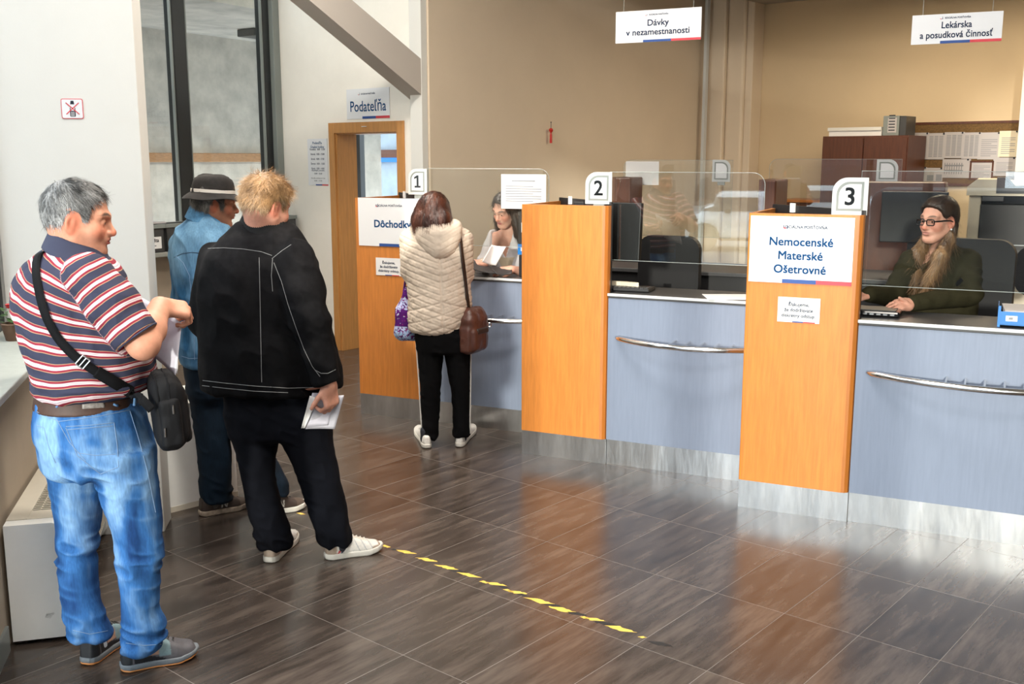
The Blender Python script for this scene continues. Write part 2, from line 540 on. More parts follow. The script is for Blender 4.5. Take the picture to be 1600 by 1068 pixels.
struct(B(T0 - 0.10, T0 - 0.02, 0.30, 1.60, -0.42, 4.6).build('wall_sun_block', M['facade'], mw=LM))  # unseen wall added to keep the sun off the pier
struct(B(1.30, 4.9, 0.02, 0.22, 0, 4.6).build('wall_left', M['wall_white'], mw=LM))
# white pier with the no-phone sign
PIER0 = LWP + DL * 1.258
PM = mtx(PIER0, heading(81))         # x to the right, y away
_pr = onplane(232, 420, PIER0, PM.col[1].to_3d())
pier_w = (_pr - PIER0).to_2d().length
struct(B(-0.155, pier_w, 0.0, 0.20, 0, 4.6, bev=0.004).build('wall_pier', M['wall_white'], mw=PM))

# the far window wall (seen between the pier and the door wall)
WW0 = Vector((-3.062, 8.672, 0))
WW1 = Vector((-2.079, 10.309, 0))
WDIR = (WW1 - WW0).normalized()
WM = mtx(WW0, WDIR)                  # x to the right along the ledge's front, y outwards
LED = 0.24                           # depth of the ledge
def onwin(px, py, y):
    p = onplane(px, py, WM @ Vector((0, y, 0)), WM.col[1].to_3d())
    return WM.inverted() @ p
wl = (WW1 - WW0).length
struct(B(-3.2, wl + 0.02, LED, LED + 0.2, 0, 1.04).build('wall_window', M['dado'], mw=WM))
struct(B(-3.2, wl, 0, LED + 0.1, 1.02, 1.06, bev=0.006).build('trim_2', M['sill_edge'], mw=WM))
wf = MB()
yf = LED + 0.04
xm0, xm1 = onwin(270, 60, yf).x, onwin(288, 60, yf).x
wf.box(xm0, xm1 + 0.02, yf, yf + 0.10, 1.06, 5.2, bev=0.006)
xr0, xr1 = onwin(411, 60, yf).x, onwin(421, 60, yf).x
wf.box(xr0, xr1, yf, yf + 0.10, 1.06, 5.2, bev=0.006)
wf.box(-3.2, xr1, yf, yf + 0.10, 1.06, 1.14)
w2 = struct(wf.build('window_2', M['frame_dark'], mw=WM))
xj1 = onwin(444, 60, yf - 0.03).x
MB().box(xr1, xj1 + 0.05, yf - 0.05, yf + 0.14, 1.06, 5.2, bev=0.004).build('jamb', M['frame_grey'], w2)
g = MB()
for x in (xm0 - 0.012, xm1 + 0.024, xr0 - 0.012):
    g.box(x - 0.006, x + 0.006, yf + 0.0, yf + 0.03, 1.10, 5.2)
g.build('frame_line', M['frame_grey'], w2)
MB().box(-3.2, xr1, yf + 0.045, yf + 0.051, 1.10, 5.2).build('pane', M['glass'], w2)
struct(B(-3.3, -3.2, LED - 0.05, LED + 0.2, 0, 5.2).build('wall_alcove', M['wall_white'], mw=WM))

# door wall
DW0 = ab(7.744, 6.489)
DM = mtx(ab(0, 6.489), -DA)          # x to the right (so x = -a), y away
def X(a): return -a
struct(B(X(8.62), X(7.70), 0, 0.22, 0, 5.2).build('wall_door', M['wall_cream'], mw=DM))
struct(B(X(6.80), X(6.46), 0, 0.22, 0, 5.2).build('wall_door', M['wall_cream'], mw=DM))
struct(B(X(7.70), X(6.80), 0, 0.22, 2.13, 5.2).build('wall_door', M['wall_cream'], mw=DM))
struct(B(X(6.60), X(6.455), -0.07, 0.0, 0, 5.2, bev=0.003).build('wall_column', M['wall_white'], mw=DM))
d = MB()
d.box(X(7.765), X(7.685), -0.02, 0.0, 0, 2.18, bev=0.003)
d.box(X(6.835), X(6.745), -0.02, 0.0, 0, 2.18, bev=0.003)
d.box(X(7.685), X(6.835), -0.02, 0.0, 2.085, 2.18, bev=0.003)
d.box(X(7.70), X(7.665), 0.0, 0.24, 0, 2.11)
d.box(X(6.845), X(6.80), 0.0, 0.24, 0, 2.11)
d.box(X(7.665), X(6.845), 0.0, 0.24, 2.075, 2.13)
dr = struct(d.build('door_1', M['door_wood'], mw=DM))
# the open leaf, swung into the next room
MB().box(X(8.56), X(7.78), 0.235, 0.275, 0.01, 2.07, bev=0.003).build('door_leaf', M['door_wood'], dr)
MB().tube([(X(8.48), 0.27, 1.02), (X(8.48), 0.32, 1.02), (X(8.36), 0.32, 1.02)], 0.009).build('door_handle', M['chrome'], dr)
MB().lathe([(0.002, 0), (0.028, 0), (0.028, 0.006), (0.002, 0.006)], 16, c=(X(7.25), -0.024, 2.135)).build('door_tag', M['white_plate'], dr)
# next room: its window post, sill wall, pane and the wall outside
RM = mtx(ab(0, 9.3), -DA)
struct(B(X(12.5), X(6.47), 0.0, 0.15, 0, 1.15).build('wall_next_room', M['wall_white'], mw=RM))
_p0 = RM.inverted() @ onplane(546, 260, ab(0, 9.3), DB)
_p1 = RM.inverted() @ onplane(563, 260, ab(0, 9.3), DB)
n = MB()
n.box(_p0.x, _p0.x + (_p1.x - _p0.x) * 0.42, 0.0, 0.08, 1.15, 4.4)
n.box(_p0.x + (_p1.x - _p0.x) * 0.58, _p1.x, 0.0, 0.08, 1.15, 4.4)
n.box(X(12.5), X(6.47), 0.0, 0.08, 1.15, 1.21)
w3 = struct(n.build('window_3', M['frame_dark'], mw=RM))
MB().box(X(12.5), X(6.47), 0.04, 0.046, 1.2, 4.4).build('pane', M['glass'], w3)
MB().box(_p0.x + (_p1.x - _p0.x) * 0.46, _p0.x + (_p1.x - _p0.x) * 0.55, 0.01, 0.06, 1.15, 4.4).build('frame_line', M['white_plate'], w3)  # white strip; highlight on the dark post put into colour
# side wall of the office (beige) and its corner pilasters
struct(B(X(6.459), X(6.435), 0.003, 5.2, 0, 5.2).build('wall_side', M['wall_beige'], mw=DM))
OM = mtx(ab(0, 11.47), -DA)
struct(B(X(6.5), X(-6.5), 0.0, 0.2, 0, 5.2).build('wall_far', M['wall_yellow'], mw=OM))
def onfar(px, py, off=0.0):
    return OM.inverted() @ onplane(px, py, ab(0, 11.47 + off), DB)
_q = [onfar(x, 120, -0.35).x for x in (1104, 1131, 1158, 1169)]
b = MB()
b.box(_q[0], _q[1], -0.35, 0.0, 0, 5.2, bev=0.02, seg=3)
struct(b.build('trim_3', M['wall_beige'], mw=OM))
b = MB()
b.box(_q[1], _q[2], -0.30, 0.0, 0, 5.2, bev=0.03, seg=3)
b.box(_q[2], _q[3], -0.25, 0.0, 0, 5.2, bev=0.01)
struct(b.build('trim_4', M['wall_beige'], mw=OM))
struct(B(onfar(1098, 200, -0.5).x - 0.018, onfar(1098, 200, -0.5).x + 0.018, -0.5, -0.44, 0, 5.2).build('trim_5', M['plate_frost'], mw=OM))
struct(B(onfar(1595, 200, -0.5).x - 0.02, onfar(1595, 200, -0.5).x + 0.09, -0.5, -0.44, 0, 5.2).build('trim_6', M['plate_frost'], mw=OM))
# ceilings
b = MB(); b.prism([tuple(_inv @ p)[:2] for p in [_front[0], _front[1], ab(9.4, 8.2), ab(9.4, 13.2), ab(-7, 13.2), ab(-7, -1)]], 4.6, 4.75)
struct(b.build('ceiling', M['ceiling'], mw=FLM))
struct(B(X(5.85), X(-6.5), -2.6, -0.0, 3.62, 3.70).build('ceiling_office', M['ceiling_dark'], mw=OM))
struct(B(X(5.85), X(-6.5), -2.7, -2.6, 3.62, 4.6).build('ceiling_fascia', M['wall_beige'], mw=OM))
# walls that close the room out of the picture
struct(B(-7.0, 13.2, 0, 0.2, 0, 4.6).build('wall_right', M['wall_cream'], mw=mtx(ab(-6.6, 0), DB)))
struct(B(-0.1, 9.0, 0, 0.2, 0, 4.6).build('wall_behind', M['wall_cream'], mw=mtx(Vector((0.4, -4.6, 0)), heading(75 + 10))))
# sloping beam that runs up from the column towards the hall
SMB = mtx(DA * 6.46, DB)             # x along DB (away), y along DA (leftwards), z up
_bp = SMB.inverted()
def onbeam(px, py): return _bp @ onplane(px, py, DA * 6.46, DA)
u0, u1, l0, l1 = onbeam(550, 0), onbeam(665, 98), onbeam(483, 0), onbeam(667, 155)
def ext(p, q, k): return q + (p - q) * k
pts = [ext(u0, u1, 3.0), u1, l1, ext(l0, l1, 2.3)]
b = MB(); b.poly([(p.x, p.z) for p in pts], 0.0, 0.20)
struct(b.build('beam', M['beam'], mw=SMB))

# outside the far window: passage with concrete walls, a slab above and a wooden rail
EXM = mtx(WM @ Vector((0, 3.0, 0)), WDIR)
def onext(px, py, y=0.0):
    return EXM.inverted() @ onplane(px, py, EXM @ Vector((0, y, 0)), EXM.col[1].to_3d())
zs = onext(320, 55).z
zr0, zr1 = onext(320, 253).z, onext(320, 239).z
struct(B(-8, 7.0, 0, 0.2, -0.2, zs).build('wall_outside', M['concrete'], mw=EXM))
struct(B(-8, 7.0, -2.2, 0.2, zs, zs + 0.3).build('ceiling_outside', M['concrete'], mw=EXM))
tag(B(-8, 5.8, -0.06, 0.0, zr0, zr1, bev=0.01).build('wooden_rail', M['rail_wood'], mw=EXM), 'weathered brown wooden rail on the concrete wall outside the far window', 'rail')
_lp = [onext(x, y, -0.9) for x, y in ((378, 10), (412, 22))]
tag(B(_lp[0].x, _lp[1].x, -1.1, -0.8, zs - 0.09, zs - 0.005, bev=0.01).build('outdoor_lamp', M['frame_dark'], mw=EXM), 'flat dark lamp fixed under the slab outside the far window', 'lamp')
EXN = mtx(ab(0, 12.2), -DA)
def onexn(px, py): return EXN.inverted() @ onplane(px, py, ab(0, 12.2), DB)
M['concrete_blue'] = mat('bluish_concrete', (0.27, 0.32, 0.37), 0.9, var=0.15, var_scale=2.5)
struct(B(X(17), X(9.5), 0, 0.2, -0.2, 4.6).build('wall_outside', M['concrete_blue'], mw=EXN))
z0, z1, z2 = onexn(600, 253).z, onexn(600, 246).z, onexn(600, 234).z
tag(B(X(16.9), X(9.6), -0.06, 0, z1, z2).build('wooden_rail', M['brown_wood'], mw=EXN), 'dark brown rail seen outside through the open doorway', 'rail')
tag(B(X(16.9), X(9.6), -0.05, -0.003, z0, z1).build('ledge_flashing', M['blue_plastic'], mw=EXN), 'thin blue metal strip under the rail seen through the doorway', 'flashing')

# street outside: ground, kerb and facade across
struct(B(-45, 45, 0.26, 45, -0.55, -0.42).build('street', M['street'], mw=LM))
struct(B(-45, 45, 34.0, 34.6, -0.42, 5.0).build('facade_outside', M['facade'], mw=LM))

# ------------------------------------------------------------------ fan coil units
def fan_coil(mw, L, D, H, label, near_end=True):
    t = thing('fan_coil_unit', mw, label, 'fan coil unit', 'fan coil units')
    c = 0.045
    # x along the wall, y towards the room, z up
    b = MB()
    prof = [(0, 0.02), (D - 0.03, 0.02), (D, 0.06), (D, H - 0.06), (D - 0.02, H - 0.015), (D - 0.05, H), (0, H)]
    a_ = [b.bm.verts.new((0, p[0], p[1])) for p in prof]; c_ = [b.bm.verts.new((0.06, p[0], p[1])) for p in prof]
    def loft(a_, c_):
        b.bm.faces.new(a_); b.bm.faces.new(c_[::-1])
        for i in range(len(prof)):
            j = (i + 1) % len(prof); b.bm.faces.new((a_[i], c_[i], c_[j], a_[j]))
    loft(a_, c_)
    b.build('end_panel', M['coil_white'], t)
    b = MB()
    a_ = [b.bm.verts.new((L - 0.06, p[0], p[1])) for p in prof]; c_ = [b.bm.verts.new((L, p[0], p[1])) for p in prof]
    loft(a_, c_)
    b.build('end_panel', M['coil_white'], t)
    MB().box(0.06, L - 0.06, D - 0.02, D - 0.002, 0.10, H - 0.05).box(0.06, L - 0.06, 0, 0.02, 0.02, H - 0.01).build('front_panel', M['coil_white'], t)
    g = MB()
    for k in range(7):
        g.box(0.30 + k * 0.0, L - 0.3, D - 0.06 - 0.0, D - 0.055, 0.03, 0.03)
    g.bm.free()
    MB().box(0.06, L - 0.06, 0.03, D - 0.03, 0.03, H - 0.06).build('inside', M['coil_dark'], t)
    tp = MB()
    tp.box(0.06, L - 0.06, 0.0, 0.075, H - 0.02, H + 0.004)
    tp.box(0.06, L - 0.06, D - 0.05, D - 0.012, H - 0.03, H - 0.001)
    tp.box(0.06, 0.16, 0.075, D - 0.05, H - 0.02, H + 0.002)
    tp.box(L - 0.30, L - 0.06, 0.075, D - 0.05, H - 0.02, H + 0.002)
    tp.build('top_panel', M['coil_cream'], t)
    gr = MB()
    k = 0
    x = 0.18
    while x < L - 0.32:
        gr.box(x, x + 0.006, 0.075, D - 0.05, H - 0.022, H - 0.001)
        x += 0.024
    for y in (0.10, 0.15):
        gr.box(0.16, L - 0.30, y, y + 0.005, H - 0.026, H - 0.004)
    gr.build('air_grille', M['coil_cream'], t)
    fg = MB()
    x = 0.10
    while x < L - 0.1:
        fg.box(x, x + 0.012, D - 0.003, D + 0.003, 0.12, H * 0.55)
        x += 0.03
    fg.build('front_grille', M['coil_cream'], t)
    return t
# x away along the front, y into the room
FC1 = G(21, 1010)
fm = Matrix((DL, heading(LW_DEG + 90), Vector((0, 0, 1)))).transposed().to_4x4(); fm.translation = LWP + DL * 0.05 + heading(LW_DEG + 90) * 0.016
f1 = fan_coil(fm, 1.17, 0.22, 0.485, 'white fan coil heater under the left sill, chipped black near its foot')
b = MB(); b.poly([(0.12, 0.105), (0.138, 0.10), (0.148, 0.112), (0.156, 0.118), (0.15, 0.125), (0.14, 0.119), (0.126, 0.122)], -0.0012, 0.0)
sc_ = b.build('chipped_spot', M['black_mark'], f1)
sc_.matrix_local = Matrix.Rotation(math.radians(90), 4, 'Z')
B2a, B2b = G(270, 800), G(372, 774.5)
bd = (B2b - B2a).normalized()
fm2 = Matrix((bd, Vector((bd.y, -bd.x, 0)), Vector((0, 0, 1)))).transposed().to_4x4()
L2 = (B2b - B2a).length + 0.08
fm2.translation = B2a - bd * 0.08 - Vector((bd.y, -bd.x, 0)) * 0.42
t = thing('low_cabinet', fm2, 'low white metal casing on the floor behind the men', 'cabinet')
MB().box(0, L2, 0, 0.42, 0.0, 0.55, bev=0.006).build('casing', M['coil_white'], t)
MB().box(-0.005, L2 + 0.005, -0.005, 0.425, 0.55, 0.575, bev=0.004).build('top_panel', M['wall_cream'], t)
MB().box(L2 - 0.02, L2 + 0.003, 0.02, 0.40, 0.03, 0.54).build('end_panel', M['coil_cream'], t)
MB().box(0, L2, 0.405, 0.423, 0.0, 0.03).build('plinth', M['coil_cream'], t)

# ------------------------------------------------------------------ things on the far window ledge
def post_tray(x0, x1, label, note, first):
    t = thing('post_tray', WM @ Matrix.Translation((x0, 0.015, 1.06)), label, 'tray', 'post trays on the far ledge')
    w = x1 - x0; h = 0.235; dpt = 0.19
    b = MB(); b.box(0, w, 0, 0.012, 0, h).box(0, w, dpt - 0.012, dpt, 0, h).box(0, 0.012, 0, dpt, 0, h).box(w - 0.012, w, 0, dpt, 0, h).box(0, w, 0, dpt, 0, 0.012)
    b.build('tray_body', M['grey_plastic'], t)
    MB().box(-0.012, w + 0.012, -0.012, 0.004, h - 0.03, h + 0.004, bev=0.003).box(-0.012, w + 0.012, dpt - 0.004, dpt + 0.012, h - 0.03, h + 0.004).box(-0.012, 0.004, 0, dpt, h - 0.03, h + 0.004).box(w - 0.004, w + 0.012, 0, dpt, h - 0.03, h + 0.004).build('rim', M['frame_grey'], t)
    if note:
        n0, n1 = note
        MB().box(n0, n1, -0.0035, -0.0005, 0.035, 0.035 + 0.10).build('label_card', M['paper'], t)
        lettering('Pošta', 0.045, M['ink'], t, (n0 + n1) / 2, -0.004, 0.107, bold=0.03)
        MB().box((n0 + n1) / 2 - 0.02, (n0 + n1) / 2 + 0.02, -0.0042, -0.0035, 0.056, 0.064).build('small_print', M['ink_grey'], t)
    return t
def xl(px): return onwin(px, 380, 0.0).x
post_tray(xl(200), xl(259), 'grey post tray with a paper card at the left end of the far ledge', (0.30, 0.42) if False else ((xl(231) - xl(200)), (xl(254) - xl(200))), True)
post_tray(xl(263), xl(330), 'dark tray behind the man in the denim shirt on the far ledge', None, False)
post_tray(xl(437), xl(465), 'grey tray with a white card at the right end of the far ledge', (0.02, 0.16), False)
b = MB(); b.box(xl(225), xl(264), 0.02, 0.20, 1.305, 1.318)
tag(b.build('paper_pile', M['paper_grey'], mw=WM), 'sheet of paper lying on top of the left post tray', 'paper')

# plant on the street sill
_pp = LMI @ G(9, 497, 1.15)
PL = thing('potted_plant', LM @ Matrix.Translation((0.95, 0.06, 1.05)), 'small plant with red flowers and a yellow leaf on the left sill', 'plant')
MB().lathe([(0.040, 0), (0.055, 0.07), (0.060, 0.075), (0.050, 0.078), (0.045, 0.06)], 18).build('pot', M['terracotta'], PL, smooth=True)
lf = MB(); r_ = random.Random(3)
for k in range(60):
    a = r_.uniform(0, 6.28); rad = r_.uniform(0.0, 0.07); z = 0.07 + r_.uniform(0.0, 0.07); s = r_.uniform(0.012, 0.024)
    p = Vector((rad * math.cos(a), rad * math.sin(a), z)); d = Vector((math.cos(a), math.sin(a), r_.uniform(-0.3, 0.6))).normalized()
    e = d.cross(Vector((0, 0, 1))).normalized()
    lf.face([p, p + d * s + e * s * 0.5, p + d * s * 2, p + d * s - e * s * 0.5])
lf.build('leaves', M['leaf'], PL)
for k in range(5):
    a = r_.uniform(0, 6.28); p = Vector((0.045 * math.cos(a), 0.045 * math.sin(a), 0.135 + r_.uniform(0, 0.02)))
    MB().lathe([(0.003, 0), (0.011, 0.004), (0.013, 0.009), (0.006, 0.013)], 9, c=p).build('flower', M['flower'], PL)
yl = MB()
for a in (-0.4, 0.5, 1.4):
    d = Vector((0.4 * math.sin(a) * 0.5, -1, 0.3 * math.cos(a))).normalized()
    p = Vector((0.02, -0.05, 0.075)); e = Vector((0.3, 0.1, 0.9)).cross(d).normalized()
    yl.face([p, p + d * 0.03 + e * 0.010, p + d * 0.065 + Vector((0, 0, -0.02)), p + d * 0.03 - e * 0.010])
yl.build('yellow_leaf', M['petal'], PL)
tag(B(1.06, 1.20, -0.08, 0.06, 1.05, 1.085, bev=0.005).build('plant_saucer', M['black_plastic'], mw=LM), 'flat black dish on the left sill beside the pier', 'dish')

# ------------------------------------------------------------------ wall signs
def sign_board(mw, w, h, label, lines, size, bar=(0.37, 0.685, 1.0), small=None, logo=True, tm='blue_text', bold=0.02, cat='sign', name='sign_board', group=None, barh=0.022, zc=None, zl=None, line=1.1, lettering_w=None):
    """x from the left edge, z from the bottom edge"""
    t = thing(name, mw, label, cat, group)
    MB().box(0, w, 0, 0.004, 0, h).build('board', M['white_plate'], t)
    if bar:
        MB().box(bar[0] * w, bar[1] * w, -0.0006, 0.0, 0, barh).build('blue_bar', M['blue_bar'], t)
        MB().box(bar[1] * w, bar[2] * w, -0.0006, 0.0, 0, barh).build('red_bar', M['red_bar'], t)
    if lines:
        lettering(lines, size, M[tm], t, w / 2, -0.0006, zc if zc is not None else h * 0.46, bold=bold, line=line, width=lettering_w)
    if logo:
        s = (zl[1] if zl else h * 0.085)
        zz = zl[0] if zl else h * 0.82
        lettering('SOCIÁLNA POISŤOVŇA', s * 0.82, M['navy_text'], t, w / 2 + s * 0.3, -0.0006, zz + s * 0.3, bold=0.035)
        emblem(t, w / 2 - s * 5.1, -0.0006, zz - s * 0.1, s)
    return t
def onto(P0, P1, y=-0.006, frame=None):
    pass
def frame_from(frame, px0, py0, px1, py1, off):
    """matrix at the lower left corner plus width and height of a panel seen between two corners on the plane y=off of frame"""
    n = frame.col[1].to_3d(); P = frame @ Vector((0, off, 0)); inv = frame.inverted()
    p = inv @ onplane(px0, py0, P, n); q = inv @ onplane(px1, py1, P, n)
    m = frame @ Matrix.Translation((p.x, off, q.z))
    return m, q.x - p.x, p.z - q.z
m_, w, h = frame_from(DM, 541, 140, 609, 184, -0.006)
sign_board(m_, w, h, 'white Podateľňa sign above the open door', 'Podateľňa', 0.135, zc=h * 0.42, lettering_w=w * 0.83, bold=0.012, zl=(h * 0.80, 0.022), barh=0.022)
m_, w, h = frame_from(DM, 480, 217, 513, 290, -0.006)
nb = sign_board(m_, w, h, 'white opening hours notice on the wall left of the door', 'Podateľňa\nÚradné hodiny', 0.034, bar=(0.37, 0.7, 1.0), logo=False, zc=h * 0.87, barh=0.012, bold=0.01, name='wall_notice', cat='notice')
lettering('Pondelok   8:00 - 15:00\nUtorok   8:00 - 15:00\nStreda   8:00 - 17:00\nŠtvrtok   8:00 - 15:00\nPiatok   8:00 - 14:00', 0.026, M['navy_text'], nb, w / 2, -0.0006, h * 0.57, line=1.75, width=w * 0.76)
lettering('Obedňajšia prestávka\n12:00 - 12:30', 0.020, M['navy_text'], nb, w / 2, -0.0006, h * 0.29, line=1.5, width=w * 0.66)
lettering('Streda, stránkové dni\n8:00 - 17:00', 0.018, M['ink_grey'], nb, w / 2, -0.0006, h * 0.13, line=1.4, width=w * 0.7)
# no-phone sticker on the pier
m_, w, h = frame_from(PM, 94.5, 154, 131, 185.5, -0.003)
t = thing('no_phone_sign', m_, 'red framed sticker with a crossed out mobile phone on the white pier', 'sign')
b = MB(); b.poly(rrect(w, h, 0.008), 0, 0.002); b.build('sticker', M['red_bar'], t)
b = MB(); b.poly(rrect(w - 0.006, h - 0.006, 0.006, x0=0.003, z0=0.003), -0.0006, 0.0); b.build('white_field', M['white_plate'], t)
b = MB(); cx = w * 0.52
b.poly(rrect(w * 0.25, h * 0.46, 0.004, x0=cx - w * 0.125, z0=h * 0.10), -0.0010, -0.0006)
b.poly([(cx - w * 0.10, h * 0.72), (cx + w * 0.09, h * 0.72), (cx + w * 0.06, h * 0.90), (cx - w * 0.07, h * 0.90)], -0.0010, -0.0006)
b.build('phone_symbol', M['ink'], t)
b = MB()
b.box(cx - w * 0.09, cx + w * 0.09, -0.0014, -0.001, h * 0.40, h * 0.54)
for r in range(4):
    for c in range(3):
        b.box(cx - w * 0.08 + c * w * 0.06, cx - w * 0.045 + c * w * 0.06, -0.0014, -0.001, h * (0.13 + 0.06 * r), h * (0.165 + 0.06 * r))
b.build('phone_keys', M['white_plate'], t)
b = MB()
for s in (-1, 1):
    p0 = Vector((cx - s * w * 0.30, 0, h * 0.80)); p1 = Vector((cx + s * w * 0.30, 0, h * 0.22)); dd = (p1 - p0).normalized(); e = Vector((-dd.z, 0, dd.x)) * 0.0022
    b.poly([((p0 + e).x, (p0 + e).z), ((p1 + e).x, (p1 + e).z), ((p1 - e).x, (p1 - e).z), ((p0 - e).x, (p0 - e).z)], -0.0018, -0.0014)
b.build('red_cross', M['red_bar'], t)
# ------------------------------------------------------------------ service counters
K = {3: Vector((1.223, 5.330, 0)), 2: Vector((0.065, 6.353, 0)), 1: Vector((-1.111, 7.395, 0))}
KM = {i: mtx(K[i], -DC) for i in K}
Z_KICK, Z_TOP, Z_PIL, PW = 0.157, 1.058, 1.575, 0.565
where = {1: 'first counter, nearest the open door', 2: 'middle counter', 3: 'counter closest to the viewer'}

def service_counter(i, end=1.475):
    t = thing('service_counter', KM[i], {1: 'blue grey counter where the woman in the beige coat stands', 2: 'blue grey unattended counter between the two tall wooden dividers',
                                          3: 'blue grey counter of the clerk with glasses, nearest the viewer'}[i], 'counter', 'service counters')
    MB().box(PW + 0.002, end, 0.0, 0.03, Z_KICK, Z_TOP - 0.028).build('front_panel', M['counter_blue'], t)
    MB().box(PW + 0.002, end, 0.012, 0.03, 0.0, Z_KICK).build('kick_plate', M['steel'], t)
    MB().box(PW + 0.002, end, -0.006, 0.42, Z_TOP - 0.028, Z_TOP - 0.002, bev=0.003).build('worktop', M['worktop'], t)
    MB().box(PW - 0.002, end, -0.010, 0.004, Z_TOP - 0.016, Z_TOP, bev=0.002).build('edge_strip', M['plate_frost'], t)
    MB().box(PW + 0.05, end, 0.37, 0.40, 0.1, Z_TOP - 0.03).build('back_panel', M['black_plastic'], t)
    x0, x1, bow = 0.62, end - 0.01, 0.19
    pts, rs = [], []
    for k in range(33):
        u = k / 32
        x = x0 + (x1 - x0) * u
        s = max(0.0, math.sin(math.pi * min(1, u * 0.90)))
        pts.append((x, -0.002 - bow * s ** 0.75, 0.795))
        rs.append(0.017 if 0 < k < 32 else 0.010)
    h = MB().tube(pts, rs, 12).build('bag_rail', M['chrome'], t, smooth=True)
    for x in (0.99, 1.075, 1.16, 1.245, 1.33):
        u = (x - x0) / (x1 - x0)
        y = -0.002 - bow * math.sin(math.pi * min(1, u * 0.90)) ** 0.75
        MB().tube([(x, 0.002, 0.803), (x, y, 0.797)], 0.005, 8).build('peg', M['chrome'], h, smooth=True)
    return t

def pillar_outline(w, y0, y1, rl, rr):
    out = []
    for k in range(7):
        a = math.radians(180 + 90 * k / 6); out.append((rl + rl * math.cos(a), y0 + rl + rl * math.sin(a)))
    for k in range(9):
        a = math.radians(270 + 90 * k / 8); out.append((w - rr + rr * math.cos(a), y0 + rr + rr * math.sin(a)))
    out += [(w, y1), (0, y1)]
    return out

def divider(i):
    t = thing('wooden_divider', KM[i], {1: 'honey wood divider carrying number 1 and the Dôchodky poster', 2: 'plain honey wood divider carrying number 2 without any poster',
                                         3: 'honey wood divider carrying number 3 and the Nemocenské poster'}[i], 'divider', 'wooden counter dividers')
    b = MB(); o = pillar_outline(PW, -0.022, 0.03, 0.014, 0.04)
    b.prism(o, Z_KICK, Z_PIL)
    fp = b.build('front_panel', M['pillar_wood'], t, smooth=True)
    b = MB()
    b.prism([(PW - 0.036, -0.0225), (PW - 0.020, -0.020), (PW - 0.004, -0.008), (PW + 0.0008, 0.012), (PW + 0.0008, 0.030), (PW - 0.03, 0.030)], Z_KICK + 0.0005, Z_PIL + 0.0005)
    b.build('edge_band', M['pillar_edge'], t)  # darker strip carries the shade of the rounded right corner in its colour
    b = MB()
    b.prism([(0.018, -0.0225), (0.004, -0.018), (-0.0008, -0.006), (-0.0008, 0.03), (0.018, 0.03)], Z_KICK + 0.0005, Z_PIL + 0.0005)
    b.build('edge_band', M['pillar_edge'], t)
    MB().box(0.0, 0.02, 0.031, 0.60, Z_KICK, Z_PIL).build('side_panel', M['pillar_wood'], t)
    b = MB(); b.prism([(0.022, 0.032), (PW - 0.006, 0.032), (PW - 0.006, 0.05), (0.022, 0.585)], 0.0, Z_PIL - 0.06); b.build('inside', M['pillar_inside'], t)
    b = MB(); b.prism([(0.0, 0.60), (PW, 0.06), (PW, 0.032), (PW - 0.006, 0.032), (PW - 0.02, 0.052), (0.0, 0.575)], Z_KICK, Z_PIL + 0.022); b.build('back_panel', M['black_plastic'], t)
    b = MB(); b.box(0.0, 0.034, -0.0145, 0.0, 0, 0.05, bev=0.002); o = b.build('clip', M['paper'], t)
    o.matrix_local = Matrix.Translation((0.13, 0.45, Z_PIL - 0.015)) @ Matrix.Rotation(math.radians(-43), 4, 'Z')
    MB().box(0.0, PW, -0.004, 0.02, 0.0, Z_KICK).box(0.0, 0.016, 0.02, 0.60, 0.0, Z_KICK).build('kick_plate', M['steel'], t)
    return t
for i in (1, 2, 3):
    service_counter(i, 1.475 if i < 3 else 1.62)
    divider(i)

YF = -0.024
def pillar_poster(i, lines, label, ptl, pbr, sz, zc, line):
    m_, w, h = frame_from(KM[i], *ptl, *pbr, YF - 0.003)
    t = thing('poster', m_, label, 'poster', 'posters on the dividers')
    MB().box(0, w, 0, 0.002, 0, h).build('sheet', M['white_plate'], t)
    MB().box(0.335 * w, 0.665 * w, -0.0006, 0, 0.0, 0.020).build('blue_bar', M['blue_bar'], t)
    MB().box(0.665 * w, w, -0.0006, 0, 0.0, 0.020).build('red_bar', M['red_bar'], t)
    lettering(lines, sz, M['blue_text'], t, w / 2, -0.0006, zc * h, bold=0.040, line=line)
    lettering('SOCIÁLNA POISŤOVŇA', 0.0205, M['navy_text'], t, w * 0.535, -0.0006, h * 0.845, bold=0.035)
    MB().box(w * 0.405, w * 0.53, -0.0006, 0, h * 0.803, h * 0.803 + 0.004).build('small_print', M['ink_pale'], t)
    emblem(t, w * 0.355, -0.0006, h * 0.815, 0.024)
    return t
pillar_poster(3, 'Nemocenské\nMaterské\nOšetrovné', 'Nemocenské Materské Ošetrovné poster on the divider with number 3', (1173.5, 336.5), (1330, 447), 0.0595, 0.42, 1.17)
_w3 = 0.0
m_, w_p, h_p = frame_from(KM[3], 1173.5, 336.5, 1330, 447, YF)
